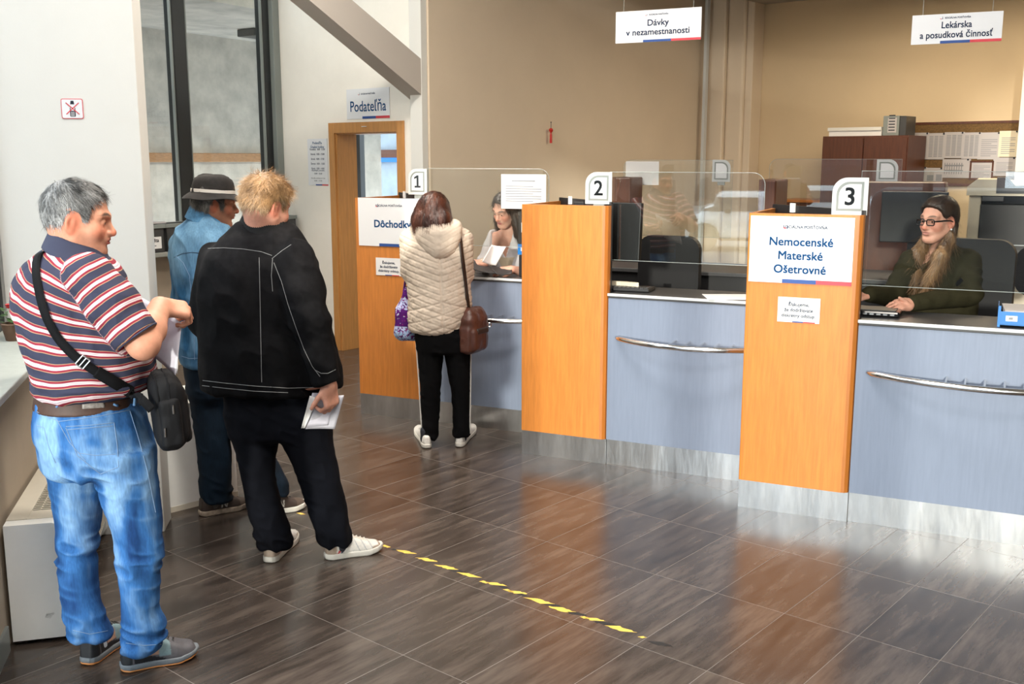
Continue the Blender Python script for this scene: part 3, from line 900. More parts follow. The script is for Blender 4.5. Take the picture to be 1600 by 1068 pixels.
# the same poster size on the first divider, starting at its own left edge
p1 = KM[1].inverted() @ onplane(559, 308.5, KM[1] @ Vector((0, YF - 0.003, 0)), DN)
t = thing('poster', KM[1] @ Matrix.Translation((p1.x, YF - 0.003, p1.z - h_p)), 'Dôchodky poster on the divider with number 1', 'poster', 'posters on the dividers')
MB().box(0, w_p, 0, 0.002, 0, h_p).build('sheet', M['white_plate'], t)
MB().box(0.335 * w_p, 0.665 * w_p, -0.0006, 0, 0.0, 0.020).build('blue_bar', M['blue_bar'], t)
MB().box(0.665 * w_p, w_p, -0.0006, 0, 0.0, 0.020).build('red_bar', M['red_bar'], t)
lettering('Dôchodky', 0.072, M['blue_text'], t, w_p * 0.55, -0.0006, h_p * 0.47, bold=0.040)
lettering('SOCIÁLNA POISŤOVŇA', 0.0205, M['navy_text'], t, w_p * 0.50, -0.0006, h_p * 0.845, bold=0.012)
emblem(t, w_p * 0.32, -0.0006, h_p * 0.815, 0.024)

def small_notice(i, ptl, pbr, label):
    m_, w, h = frame_from(KM[i], *ptl, *pbr, YF - 0.002)
    t = thing('courtesy_notice', m_, label, 'notice', 'courtesy notices on the dividers')
    MB().box(0, w, 0, 0.0015, 0, h).build('sheet', M['paper'], t)
    lettering('Ďakujeme,\nže dodržiavate\ndiskrétny odstup.', 0.025, M['navy_text'], t, w / 2, -0.0006, h * 0.50, line=1.15, width=w * 0.80, bold=0.025)
    MB().box(0.36 * w, 0.62 * w, -0.0006, 0, 0, 0.006).build('blue_bar', M['blue_bar'], t)
    MB().box(0.62 * w, 0.9 * w, -0.0006, 0, 0, 0.006).build('red_bar', M['red_bar'], t)
small_notice(3, (1216, 463), (1280, 506), 'white courtesy notice taped below the Nemocenské poster')
small_notice(1, (587, 402), (628, 431.5), 'white courtesy notice taped below the Dôchodky poster')

def leaf_outline(w, h, r, x0=0.0, z0=0.0, flip=False):
    """rectangle with one big rounded upper corner (upper left; flip for upper right)"""
    pts = rrect(w, h, r, 8, '0001', x0, z0)
    if flip:
        pts = [(2 * x0 + w - p[0], p[1]) for p in pts][::-1]
    return pts
def number_plate(m_, w, h, digit, label, flip=False):
    t = thing('number_plate', m_, label, 'number plate', 'counter number plates')
    fr = 0.12 * w
    b = MB(); b.poly(leaf_outline(w, h, 0.42 * w, flip=flip), 0, 0.006); b.build('plate', M['plate_frost'], t)
    b = MB(); b.poly(leaf_outline(w - 2 * fr, h - 2 * fr, 0.36 * w, fr, fr, flip), -0.001, 0.0); b.build('dark_border', M['frame_grey'], t)
    f2 = fr + 0.070 * w
    b = MB(); b.poly(leaf_outline(w - 2 * f2, h - 2 * f2, 0.32 * w, f2, f2, flip), -0.002, -0.001); b.build('white_field', M['white_plate'], t)
    if digit == '1':
        b = MB(); u = h * 0.30; cx, z0 = w * 0.5, h * 0.27
        b.poly([(cx - 0.42 * u, z0), (cx + 0.50 * u, z0), (cx + 0.50 * u, z0 + 0.24 * u), (cx + 0.20 * u, z0 + 0.24 * u), (cx + 0.20 * u, z0 + 1.6 * u), (cx - 0.02 * u, z0 + 1.6 * u), (cx - 0.46 * u, z0 + 1.36 * u), (cx - 0.46 * u, z0 + 1.10 * u), (cx - 0.10 * u, z0 + 1.26 * u), (cx - 0.10 * u, z0 + 0.24 * u), (cx - 0.42 * u, z0 + 0.24 * u)], -0.0031, -0.0025)
        b.build('digit', M['digit'], t)
    elif digit:
        lettering(digit, h * 0.66, M['digit'], t, w * 0.5, -0.0025, h * 0.50, bold=0.03, name='digit')
    MB().box(w * 0.3, w * 0.7, 0.006, 0.02, -0.03, 0.02).build('foot', M['plexi_edge'], t)
    return t
for i, a_, c_ in ((3, (1302, 277), (1354.5, 336.5)), (2, (915, 268.5), (955.5, 319)), (1, (637.5, 263.5), (667, 304))):
    m_, w, h = frame_from(KM[i], *a_, *c_, 0.055)
    number_plate(m_, w, h, str(i), 'white leaf shaped plate with the number %d' % i)

def screen(i, px0, py0, px1, py1, label, flip=False, frame=None, y=0.10, feet=False):
    m_, w, h = frame_from(frame if frame is not None else KM[i], px0, py0, px1, py1, y)
    t = thing('acrylic_screen', m_, label, 'screen', 'clear acrylic screens')
    out = rrect(w, h, 0.07, 8, '0001' if flip else '0010')
    b = MB(); b.poly(out, 0.0, 0.005); b.build('sheet', M['plexi'], t)
    ring = [(p[0], 0.0025, p[1]) for p in out]
    MB().tube(ring + [ring[0]], 0.0018, 6, cap=False).build('polished_edge', M['plexi_edge'], t)  # pale tube; light caught in the clear edge is put into its colour
    if feet:
        for x in (0.06, w - 0.10):
            b = MB(); zf = Z_TOP - m_.translation.z
            b.box(x, x + 0.012, -0.006, 0.011, zf, 0.03).box(x - 0.02, x + 0.032, -0.03, 0.035, zf, zf + 0.006)
            b.build('foot', M['plexi_edge'], t)
    return t, m_, w, h
s1 = screen(1, 668, 263, 857, 388, 'clear acrylic screen in front of the clerk with dark long hair')
s2 = screen(2, 953, 268.5, 1190, 416, 'clear acrylic screen over the unattended middle counter')
s3 = screen(3, 1347, 267, 1690, 462, 'clear acrylic screen in front of the clerk with glasses')
# notice hung on screen 1
m_, w, h = frame_from(KM[1], 783, 272, 853, 327, 0.094)
t = thing('screen_notice', m_, 'printed notice taped on the acrylic screen beside the dark haired clerk', 'notice')
MB().box(0, w, 0, 0.002, 0, h).build('sheet', M['paper'], t)
MB().box(w * 0.24, w * 0.76, -0.0008, -0.0002, h * 0.79, h * 0.79 + 0.009).build('heading_line', M['ink_grey'], t)
b = MB(); r_ = random.Random(5)
for k in range(7):
    z = h * 0.64 - k * h * 0.072
    b.box(w * 0.10, w * (0.9 if k % 3 else 0.72), -0.0008, -0.0002, z, z + 0.006)
b.build('print_lines', M['ink_grey'], t)

# ------------------------------------------------------------------ things on the counters
def on_counter(i, px, py, z=Z_TOP):
    return KM[i].inverted() @ G(px, py, z)
def desk(i, x, y, rz=0.0):
    return KM[i] @ Matrix.Translation((x, y, Z_TOP)) @ Matrix.Rotation(math.radians(rz), 4, 'Z')

def monitor(mw, w, h, label, stand=0.10, tilt=6, back=True, group='desk monitors'):
    t = thing('monitor', mw, label, 'monitor', group)
    MB().lathe([(0.11, 0), (0.11, 0.008), (0.03, 0.018)], 28).build('base', M['black_plastic'], t, smooth=True)
    MB().box(-0.03, 0.03, -0.02, 0.02, 0.01, stand + h * 0.5, bev=0.005).build('neck', M['black_plastic'], t)
    T = Matrix.Translation((0, 0, stand)) @ Matrix.Rotation(math.radians(tilt), 4, 'X')
    hs = MB().box(-w / 2, w / 2, -0.03, 0.012, 0, h, bev=0.006).build('housing', M['black_plastic'], t)
    hs.matrix_local = T
    sc = MB().box(-w / 2 + 0.012, w / 2 - 0.012, 0.0115, 0.0135, 0.014, h - 0.012).build('screen', M['black_gloss'], t)
    sc.matrix_local = T
    return t
# middle counter: monitor with its back towards the hall
p = KM[2].inverted() @ W(948, 400, 6.50)
monitor(desk(2, p.x + 0.02, 0.30, -4), 0.46, 0.36, 'black monitor on the middle counter, its back towards the hall', stand=0.165, tilt=-4)
p = on_counter(2, 1012, 438)
t = thing('desk_keyboard', desk(2, p.x, 0.17, 3), 'black keyboard with a cream wrist rest on the middle counter', 'keyboard')
MB().box(-0.20, 0.20, -0.06, 0.10, 0, 0.022, bev=0.006).build('body', M['black_plastic'], t)
b = MB(); b.prism([(-0.20, 0.02), (-0.10, 0.045), (0.02, 0.045), (0.10, 0.02), (0.12, 0.0), (0.10, 0.0), (0.0, 0.022), (-0.20, 0.0)], 0.022, 0.05)
b.build('wrist_rest', M['cream_plastic'], t)
ks = MB()
for r in range(4):
    for c in range(14):
        ks.box(-0.19 + c * 0.0275, -0.168 + c * 0.0275, -0.052 + r * 0.02, -0.036 + r * 0.02, 0.021, 0.026)
ks.build('keys', M['grey_plastic'], t)
p = on_counter(2, 963, 447)
t = thing('desk_calculator', desk(2, p.x - 0.02, 0.085, 8), 'small black calculator at the left end of the middle counter', 'calculator')
MB().box(-0.05, 0.05, -0.06, 0.06, 0, 0.016, bev=0.004).build('body', M['black_plastic'], t)
b = MB()
for r in range(4):
    for c in range(4):
        b.box(-0.042 + c * 0.022, -0.026 + c * 0.022, -0.052 + r * 0.018, -0.04 + r * 0.018, 0.0155, 0.019)
b.build('keys', M['grey_plastic'], t)
tag(B(-0.045, 0.045, -0.05, 0.05, 0.019, 0.021).build('note_slip', M['paper_lilac'], mw=desk(2, p.x - 0.02, 0.09, 15)), 'small slip of paper lying on the calculator', 'paper')
p = on_counter(2, 1140, 462)
tag(B(-0.12, 0.22, -0.10, 0.13, 0.0, 0.003).build('document_sheet', M['paper'], mw=desk(2, p.x, 0.11, 24)), 'white sheet lying at the right end of the middle counter', 'paper')
# counter 3
p = on_counter(3, 1366, 487)
t = thing('card_terminal', desk(3, p.x, 0.21, 0), 'black desk terminal under the hand of the clerk with glasses', 'terminal')
MB().box(-0.085, 0.14, -0.085, 0.11, 0, 0.030, bev=0.010).build('body', M['black_gloss'], t)
MB().box(-0.07, 0.12, -0.06, 0.09, 0.029, 0.033).build('key_field', M['black_plastic'], t)
b = MB()
for k in range(6):
    b.box(-0.07 + k * 0.033, -0.05 + k * 0.033, -0.0865, -0.084, 0.010, 0.018)
b.build('port_row', M['chrome'], t)
p = on_counter(3, 1552, 513)
t = thing('document_tray', desk(3, p.x + 0.015, 0.05, 0), 'blue plastic document tray at the right end of the near counter', 'tray')
b = MB(); b.box(0, 0.26, 0, 0.003, 0.012, 0.075).box(0, 0.003, 0, 0.32, 0.0, 0.085).box(0, 0.26, 0, 0.32, 0.010, 0.014).box(0.257, 0.26, 0, 0.32, 0, 0.085).box(0.0, 0.012, -0.002, 0.010, 0.0, 0.10)
b.build('tray_body', M['blue_plastic'], t)
MB().box(0.035, 0.085, -0.0012, 0.0, 0.030, 0.056).build('label_sticker', M['paper'], t)
MB().box(0.048, 0.066, -0.0018, -0.001, 0.037, 0.049).build('sticker_print', M['ink_grey'], t)
for k, (dx, dz, rz, mm) in enumerate(((0.02, 0.016, 2, 'paper'), (0.03, 0.030, -2, 'paper_lilac'), (0.025, 0.050, 1, 'paper'), (0.03, 0.068, 3, 'paper_grey'))):
    tag(B(0, 0.205, 0.015, 0.29, 0, 0.010).build('paper_stack', M[mm], mw=desk(3, p.x + 0.015 + dx, 0.05, rz) @ Matrix.Translation((0, 0, dz))),
        ['lowest bundle of papers in the blue tray', 'second bundle of papers from the bottom of the blue tray', 'third bundle of papers from the bottom of the blue tray', 'topmost bundle of papers in the blue tray'][k], 'papers', 'papers in the blue tray')
# counter 1: stacked files at the right, beside the clerk
for k, (px, zz, c, lab) in enumerate(((823, 0.0, 'black_plastic', 'lowest black file box beside the dark haired clerk'), (821, 0.15, 'blue_plastic', 'blue file box between the black ones beside the dark haired clerk'),
                                      (822, 0.225, 'black_plastic', 'topmost black file box beside the dark haired clerk'))):
    q = KM[1].inverted() @ W(px, 420, 6.95)
    hh = (0.15, 0.075, 0.22)[k]
    t = thing('file_box', desk(1, q.x, 0.115, 2 * k - 2) @ Matrix.Translation((0, 0, zz)), lab, 'file box', 'file boxes on the first counter')
    MB().box(-0.06, 0.18, 0, 0.15, 0, hh - 0.002, bev=0.004).build('box_body', M[c], t)
    MB().box(-0.035, 0.015, -0.0015, 0.0, hh * 0.35, hh * 0.65).build('label_sticker', M['paper'], t)

# ------------------------------------------------------------------ hanging signs
def hanging_sign(frame, ptl, pbr, y, lines, label, sz, lw_):
    m_, w, h = frame_from(frame, *ptl, *pbr, y)
    t = sign_board(m_, w, h, label, lines, sz, tm='navy_text', bar=(0.33, 0.66, 1.0), barh=0.014, zc=h * 0.465, zl=(h * 0.835, 0.014), line=1.02, bold=0.02, lettering_w=lw_ * w)
    for x in (0.05, w - 0.05):
        MB().tube([(x, 0.002, h - 0.005), (x, 0.002, 4.6 - m_.translation.z)], 0.0012, 6).build('cord', M['plexi_edge'], t)
    return t
hanging_sign(KM[2], (962.5, 19), (1095, 61.5), 0.45, 'Dávky\nv nezamestnanosti', 'hanging white sign reading Dávky v nezamestnanosti above the middle counter', 0.052, 0.74)
hanging_sign(KM[3], (1426, 24.5), (1564.5, 64), 0.60, 'Lekárska\na posudková činnosť', 'hanging white sign reading Lekárska a posudková činnosť at the upper right', 0.047, 0.80)

# small red charm hanging in front of the beige wall
_ch = onplane(861, 191, ab(6.40, 7.6), DA)
t = thing('red_charm', Matrix.Translation(_ch), 'small red tasselled charm hanging against the beige wall', 'charm')
MB().tube([(0, 0, 0.0), (0, 0, -0.07)], 0.003, 6).build('cord', M['ink'], t)
MB().lathe([(0.004, -0.105), (0.016, -0.09), (0.022, -0.075), (0.014, -0.06), (0.004, -0.055)], 10).build('knot', M['red_cord'], t, smooth=True)
MB().lathe([(0.013, -0.20), (0.012, -0.12), (0.006, -0.105)], 10).build('tassel', M['red_cord'], t, smooth=True)
MB().lathe([(0.003, -0.004), (0.007, 0.0), (0.003, 0.006)], 8).build('hook', M['ink'], t)

# ------------------------------------------------------------------ second row of counters, facing the other way
BK = mtx(K[2] + DN * 2.9, -DC)       # frame of the second row
def backbox(px0, py0, px1, y, z0, mname, label, depth=0.35, ztop=None):
    n = DN
    P = BK @ Vector((0, y, 0)); inv = BK.inverted()
    p = inv @ onplane(px0, py0, P, n); q = inv @ onplane(px1, py0, P, n)
    t = thing('rear_divider', BK @ Matrix.Translation((p.x, y, 0)), label, 'divider', 'rear wooden dividers')
    w = q.x - p.x
    MB().box(0, w, 0, depth, z0, p.z, bev=0.012).build('panel', M[mname], t)
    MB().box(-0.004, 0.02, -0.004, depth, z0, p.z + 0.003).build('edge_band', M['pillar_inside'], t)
    return t
backbox(1187, 281, 1213, -0.25, 0.0, 'brown_wood', 'brown rear divider seen right of the middle acrylic screen', depth=0.5)
backbox(958, 277, 985, 0.1, 0.0, 'brown_wood', 'brown rear divider behind the monitor of the middle counter')
backbox(1352, 284, 1478, -0.1, 0.0, 'brown_wood', 'brown rear divider behind the clerk with glasses', depth=0.35)
screen(0, 1203, 248.5, 1402, 372, 'rear clear screen behind the number 3 plate', flip=True, frame=BK, y=0.3, feet=False)
screen(0, 975, 250, 1141, 372, 'rear clear screen behind the middle counter', flip=True, frame=BK, y=0.55, feet=False)
for a_, c_, y, lab in (((1370.5, 249), (1402, 284), 0.29, 'blank back of the rear number plate left of the clerk with glasses'), ((1113.5, 249.5), (1140.5, 284), 0.54, 'blank back of the rear number plate above the middle screen')):
    m_, w, h = frame_from(BK, *a_, *c_, y)
    number_plate(m_, w, h, None, lab, flip=True)
m_, w, h = frame_from(BK, 978, 252, 1029, 289, 0.53)
tag(B(0, w, 0, 0.002, 0, h).build('rear_notice', M['paper'], mw=m_), 'white sheet taped on the rear screen behind the middle counter', 'notice')
# desks of the second row: dark fronts
for x0, x1, lab in ((-0.6, 1.25, 'dark rear desk behind the middle counter'), (1.45, 2.3, 'dark rear desk behind the clerk with glasses')):
    t = thing('rear_desk', BK @ Matrix.Translation((0, -1.15, 0)), lab, 'desk', 'rear desks')
    MB().box(x0, x1, 0, 0.7, 0.99, 1.02, bev=0.004).build('desk_top', M['worktop'], t)
    MB().box(x0, x1, 0.03, 0.06, 0.0, 0.99).build('modesty_panel', M['black_plastic'], t)
    for x in (x0, x1 - 0.04):
        MB().box(x, x + 0.04, 0.06, 0.68, 0, 0.99).build('side_panel', M['brown_wood'], t)
def rear(px, py, Y, z):
    p = W(px, py, Y); return Matrix.Translation((p.x, p.y, z)) @ Matrix.Rotation(math.radians(-26), 4, 'Z')
_q = BK.inverted() @ W(1440, 300, 7.9)
monitor(BK @ Matrix.Translation((_q.x, -0.80, 1.02)), 0.44, 0.36, 'large black monitor on the rear desk behind the clerk with glasses', stand=0.24, tilt=0)

# ------------------------------------------------------------------ office at the back
def farbox(px0, py0, px1, py1, y, depth, name, m, label, cat, z0=None, bev=0.004):
    P = OM @ Vector((0, y, 0)); n = DB
    p = OM.inverted() @ onplane(px0, py0, P, n); q = OM.inverted() @ onplane(px1, py1, P, n)
    return p.x, q.x, (q.z if z0 is None else z0), p.z
x0, x1, _z, z1 = farbox(1286, 213, 1414, 300, -0.6, 0.5, '', None, '', '')
t = thing('filing_cupboard', OM @ Matrix.Translation((x0, -0.6, 0)), 'tall red brown cupboard left of the cork board', 'cupboard')
w = x1 - x0
MB().box(0, w, 0, 0.53, 0, z1, bev=0.004).build('carcass', M['brown_wood'], t)
for k in range(2):
    d_ = MB().box(0.008 + k * w / 2, w / 2 * (k + 1) - 0.008, -0.02, 0.0, 0.08, z1 - 0.02, bev=0.003).build('door', M['brown_wood'], t)
    MB().tube([(w / 2 + (k * 2 - 1) * 0.05, -0.045, 0.9), (w / 2 + (k * 2 - 1) * 0.05, -0.045, 1.05)], 0.006).build('handle', M['chrome'], d_)
xa, xb, _z, zb = farbox(1294, 199.5, 1375, 213, -0.58, 0.4, '', None, '', '')
t = thing('archive_box', OM @ Matrix.Translation((xa, -0.55, z1)), 'flat cream archive box on top of the cupboard', 'box')
MB().box(0, xb - xa, 0, 0.3, 0, zb - z1 - 0.035).build('box_body', M['paper'], t)
MB().box(-0.012, xb - xa, -0.012, 0.312, zb - z1 - 0.035, zb - z1).build('lid', M['wall_white'], t)
for k, (pa, pb, mm, lab) in enumerate(((1380, 1403, 'frame_grey', 'grey ring binder standing on the cupboard'), (1406, 1414, 'grey_plastic', 'dark binder beside the grey one on the cupboard'))):
    xa, xb, _z, zb = farbox(pa, 181, pb, 213, -0.56, 0.3, '', None, '', '')
    t = thing('ring_binder', OM @ Matrix.Translation((xa, -0.55, z1)), lab, 'binder', 'binders on the cupboard')
    MB().box(0, xb - xa, 0, 0.28, 0, zb - z1, bev=0.004).build('cover', M[mm], t)
    if k == 0:
        MB().box((xb - xa) * 0.3, (xb - xa) * 0.85, -0.002, 0, 0.03, (zb - z1) * 0.9).build('spine_label', M['paper_grey'], t)
        b = MB()
        for j in range(6):
            b.box((xb - xa) * 0.36, (xb - xa) * 0.75, -0.003, -0.002, 0.05 + j * 0.03, 0.06 + j * 0.03)
        b.build('spine_print', M['ink'], t)
# cork board with pinned papers
x0, x1, z0, z1 = farbox(1419, 191.5, 1595, 292, -0.03, 0.03, '', None, '', '')
t = thing('cork_board', OM @ Matrix.Translation((x0, -0.03, z0)), 'wide brown cork notice board on the yellow wall', 'notice board')
w, h = x1 - x0, z1 - z0
MB().box(0.02, w - 0.02, 0.005, 0.03, 0.02, h - 0.02).build('cork', M['cork'], t)
MB().box(0, w, 0, 0.028, h - 0.025, h).box(0, w, 0, 0.028, 0, 0.025).box(0, 0.025, 0, 0.028, 0.025, h - 0.025).box(w - 0.025, w, 0, 0.028, 0.025, h - 0.025).build('board_frame', M['brown_wood'], t)
plist = [(1424, 207.5, 1449, 249, 'table', 'list pinned at the left end of the upper row'), (1449.5, 208, 1475, 249, 'table', 'second list from the left of the upper row'),
         (1476, 206.5, 1504.5, 247, 'table', 'third list from the left of the upper row, grey table'), (1505, 207, 1531, 248, 'table', 'fourth list from the left of the upper row'),
         (1530, 207, 1561, 249, 'letter', 'letter with a dark pin at the right of the upper row'), (1562, 204.5, 1589, 245, 'buff', 'yellowish sheet at the right end of the upper row'),
         (1473, 248.5, 1515, 278, 'band', 'sheet with two dark bands in the lower row'), (1516, 251, 1551, 281, 'framed', 'brown framed sheet in the lower row'),
         (1552.5, 246, 1586, 275, 'letter', 'bluish sheet at the right end of the lower row'), (1424, 261, 1446.5, 288, 'letter', 'sheet at the left end of the lower row'),
         (1448, 262, 1472, 285, 'photo', 'pinkish picture sheet in the lower row')]
for k, (a0, b0, a1, b1, kind, lab) in enumerate(plist):
    y = -0.033 - 0.0012 * (k % 3)
    p = OM.inverted() @ onplane(a0, b0, OM @ Vector((0, y, 0)), DB); q = OM.inverted() @ onplane(a1, b1, OM @ Vector((0, y, 0)), DB)
    t = thing('pinned_paper', OM @ Matrix.Translation((p.x, y, q.z)), lab + ' on the cork board', 'paper', 'papers on the cork board')
    w, h = q.x - p.x, p.z - q.z
    MB().box(0, w, 0, 0.001, 0, h).build('sheet', M[{'buff': 'cream_plastic', 'photo': 'paper_grey'}.get(kind, 'paper_grey')], t)
    b = MB()
    if kind == 'table':
        for j in range(14):
            b.box(w * 0.12, w * 0.34, -0.0006, 0, h * (0.10 + 0.058 * j), h * (0.13 + 0.058 * j))
            b.box(w * 0.40, w * 0.60, -0.0006, 0, h * (0.10 + 0.058 * j), h * (0.135 + 0.058 * j))
            b.box(w * 0.66, w * 0.88, -0.0006, 0, h * (0.10 + 0.058 * j), h * (0.13 + 0.058 * j))
    elif kind == 'band':
        b.box(w * 0.08, w * 0.75, -0.0006, 0, h * 0.62, h * 0.70).box(w * 0.08, w * 0.75, -0.0006, 0, h * 0.36, h * 0.42)
        for j in range(8):
            b.box(w * (0.08 + 0.085 * j), w * (0.11 + 0.085 * j), -0.0006, 0, h * 0.2, h * 0.8)
    elif kind == 'photo':
        b.box(w * 0.05, w * 0.45, -0.0006, 0, h * 0.1, h * 0.5).box(w * 0.6, w * 0.95, -0.0006, 0, h * 0.1, h * 0.55)
    else:
        for j in range(9):
            b.box(w * 0.14, w * (0.86 if j % 3 else 0.6), -0.0006, 0, h * (0.12 + 0.075 * j), h * (0.145 + 0.075 * j))
    if kind == 'framed':
        b.build('print', M['ink_grey'], t)
        MB().box(0, w, -0.004, 0, h - 0.018, h).box(0, w, -0.004, 0, 0, 0.018).box(0, 0.018, -0.004, 0, 0, h).box(w - 0.018, w, -0.004, 0, 0, h).build('picture_frame', M['brown_wood'], t)
    else:
        b.build('print', M['ink_grey'], t)
        MB().lathe([(0.002, 0), (0.009, 0.003), (0.009, 0.008), (0.003, 0.010)], 8, c=(0, 0, 0)).build('pin', M['ink'], t).matrix_local = Matrix.Translation((w * 0.9, 0, h * 0.97)) @ Matrix.Rotation(math.radians(90), 4, 'X')
# low wooden cupboard against the far wall
x0, x1, _z, z1 = farbox(1214, 311, 1283, 330, -0.5, 0.5, '', None, '', '')
t = thing('low_cupboard', OM @ Matrix.Translation((x0, -0.5, 0)), 'low brown cupboard left of the tall one', 'cupboard')
MB().box(0, x1 - x0, 0, 0.48, 0, z1 - 0.03).build('carcass', M['brown_wood'], t)
MB().box(-0.01, x1 - x0 + 0.01, -0.02, 0.49, z1 - 0.03, z1, bev=0.004).build('top_panel', M['pillar_edge'], t)
for k in range(2):
    MB().box(0.01 + k * (x1 - x0) / 2, (x1 - x0) / 2 * (k + 1) - 0.01, -0.018, 0, 0.06, z1 - 0.05).build('door', M['brown_wood'], t)

# photocopier
PR = W(1507, 400, 8.6)
prm = mtx(Vector((PR.x, PR.y, 0)), -DC)
def prz(py): return W(1507, py, 8.6).z
t = thing('photocopier', prm, 'cream and black photocopier behind the clerk with glasses', 'photocopier')
w = 0.62
zt = [prz(y) for y in (425, 385, 305, 278)]
MB().box(0.0, w, 0.04, 0.62, 0.03, zt[1] - 0.12, bev=0.008).build('cabinet', M['cream_plastic'], t)
MB().box(0.09, w, 0.0, 0.60, zt[1] - 0.20, zt[2] - 0.07, bev=0.006).build('front_cover', M['black_plastic'], t)
MB().box(0.0, 0.095, 0.02, 0.62, zt[1] - 0.2, zt[2], bev=0.01).build('side_column', M['cream_plastic'], t)
MB().box(0.10, w, 0.03, 0.60, zt[2] - 0.07, zt[2], bev=0.004).build('output_slot', M['black_gloss'], t)
b = MB(); b.poly([(-0.02, zt[2]), (w + 0.02, zt[2]), (w + 0.02, zt[2] + 0.08), (0.20, zt[3] - 0.01), (0.05, zt[3] - 0.01), (-0.02, zt[2] + 0.07)], -0.02, 0.60)
b.build('scanner_lid', M['cream_plastic'], t)
b = MB(); b.poly([(0.20, zt[2] + 0.02), (w, zt[2] + 0.02), (w, zt[3] - 0.03), (0.34, zt[2] + 0.08), (0.28, zt[3] + 0.005), (0.20, zt[3] + 0.005)], -0.03, 0.40)
b.build('document_feeder', M['black_plastic'], t)
MB().box(0.10, 0.26, -0.045, 0.02, zt[2] - 0.045, zt[2] - 0.005, bev=0.004).build('control_panel', M['grey_plastic'], t)
MB().box(0.09, w, -0.004, 0.0, zt[1] + 0.02, zt[1] + 0.028).build('tray_line', M['plate_frost'], t)
for k in range(2):
    tr_ = MB().box(0.10, w - 0.01, -0.012, 0.0, zt[1] - 0.18 + k * 0.11, zt[1] - 0.09 + k * 0.11, bev=0.003).build('paper_tray', M['black_plastic'], t)
    MB().box(0.28, 0.44, -0.018, -0.011, zt[1] - 0.14 + k * 0.11, zt[1] - 0.125 + k * 0.11).build('tray_grip', M['grey_plastic'], tr_)

def office_chair(mw, label, seat=0.72, back=0.55):
    t = thing('office_chair', mw, label, 'office chair', 'black office chairs')
    MB().tube([(0, 0, 0.10), (0, 0, seat - 0.03)], 0.03, 12).build('gas_lift', M['chrome'], t)
    b = MB()
    for k in range(5):
        a = 2 * math.pi * k / 5
        b.tube([(0, 0, 0.11), (0.30 * math.cos(a), 0.30 * math.sin(a), 0.07)], [0.03, 0.018], 8)
    b.build('star_base', M['black_plastic'], t)
    for k in range(5):
        a = 2 * math.pi * k / 5
        c = Vector((0.30 * math.cos(a), 0.30 * math.sin(a), 0.03))
        MB().tube([c + Vector((-0.012 * math.sin(a), 0.012 * math.cos(a), 0)), c - Vector((-0.012 * math.sin(a), 0.012 * math.cos(a), 0))], 0.03, 10).build('castor', M['black_plastic'], t)
    MB().box(-0.24, 0.24, -0.23, 0.23, seat - 0.04, seat + 0.03, bev=0.03, seg=3).build('seat', M['black_plastic'], t, smooth=True)
    MB().box(-0.03, 0.03, 0.20, 0.27, seat - 0.03, seat + 0.25).build('back_support', M['black_plastic'], t)
    b = MB(); out = rrect(0.46, back, 0.10, 6, x0=-0.23, z0=seat + 0.14); b.poly(out, 0.20, 0.26)
    b.build('backrest', M['black_plastic'], t)
    for s in (-1, 1):
        MB().box(s * 0.26 - 0.025, s * 0.26 + 0.025, -0.12, 0.12, seat + 0.20, seat + 0.225, bev=0.008).tube([(s * 0.26, 0, seat - 0.02), (s * 0.26, 0, seat + 0.21)], 0.014, 8).build('armrest', M['black_plastic'], t)
    return t
def stand_at(px, Y, rz):
    p = W(px, 450, Y); return Matrix.Translation((p.x, p.y, 0)) @ Matrix.Rotation(math.radians(rz), 4, 'Z')
office_chair(stand_at(1508, 6.22, -36), 'black office chair of the clerk with glasses', back=0.50)
office_chair(stand_at(1590, 6.75, -70), 'empty black office chair between the clerk with glasses and the photocopier', seat=0.80, back=0.32)
office_chair(stand_at(1026, 7.15, -30), 'empty black office chair behind the middle counter', seat=0.72, back=0.45)
office_chair(stand_at(806, 7.98, -40), 'black office chair of the dark haired clerk', back=0.40)
# unseen ceiling lamps added to carry the hall and office fill light
def lamp(loc, label):
    t = thing('added_ceiling_lamp', mtx(loc, DC), label, 'ceiling lamp', 'added ceiling lamps')
    MB().box(-0.75, 0.75, -0.30, -0.29, 0, 0.07).box(-0.75, 0.75, 0.29, 0.30, 0, 0.07).box(-0.75, -0.74, -0.3, 0.3, 0, 0.07).box(0.74, 0.75, -0.3, 0.3, 0, 0.07).build('lamp_frame', M['coil_white'], t)
    MB().box(-0.74, 0.74, -0.29, 0.29, 0.06, 0.068).build('diffuser', M['lamp'], t)
lamp(ab(3.4, 9.6, 3.545), 'added office ceiling lamp nearer the beige wall')
lamp(ab(1.2, 9.6, 3.545), 'added office ceiling lamp farther right')
lamp(ab(5.4, 3.9, 4.53), 'added hall ceiling lamp nearer the window wall')
lamp(ab(2.6, 3.0, 4.53), 'added hall ceiling lamp over the middle of the hall')
lamp(Vector((-0.1, 1.0, 4.53)), 'added hall ceiling lamp nearest the viewer')

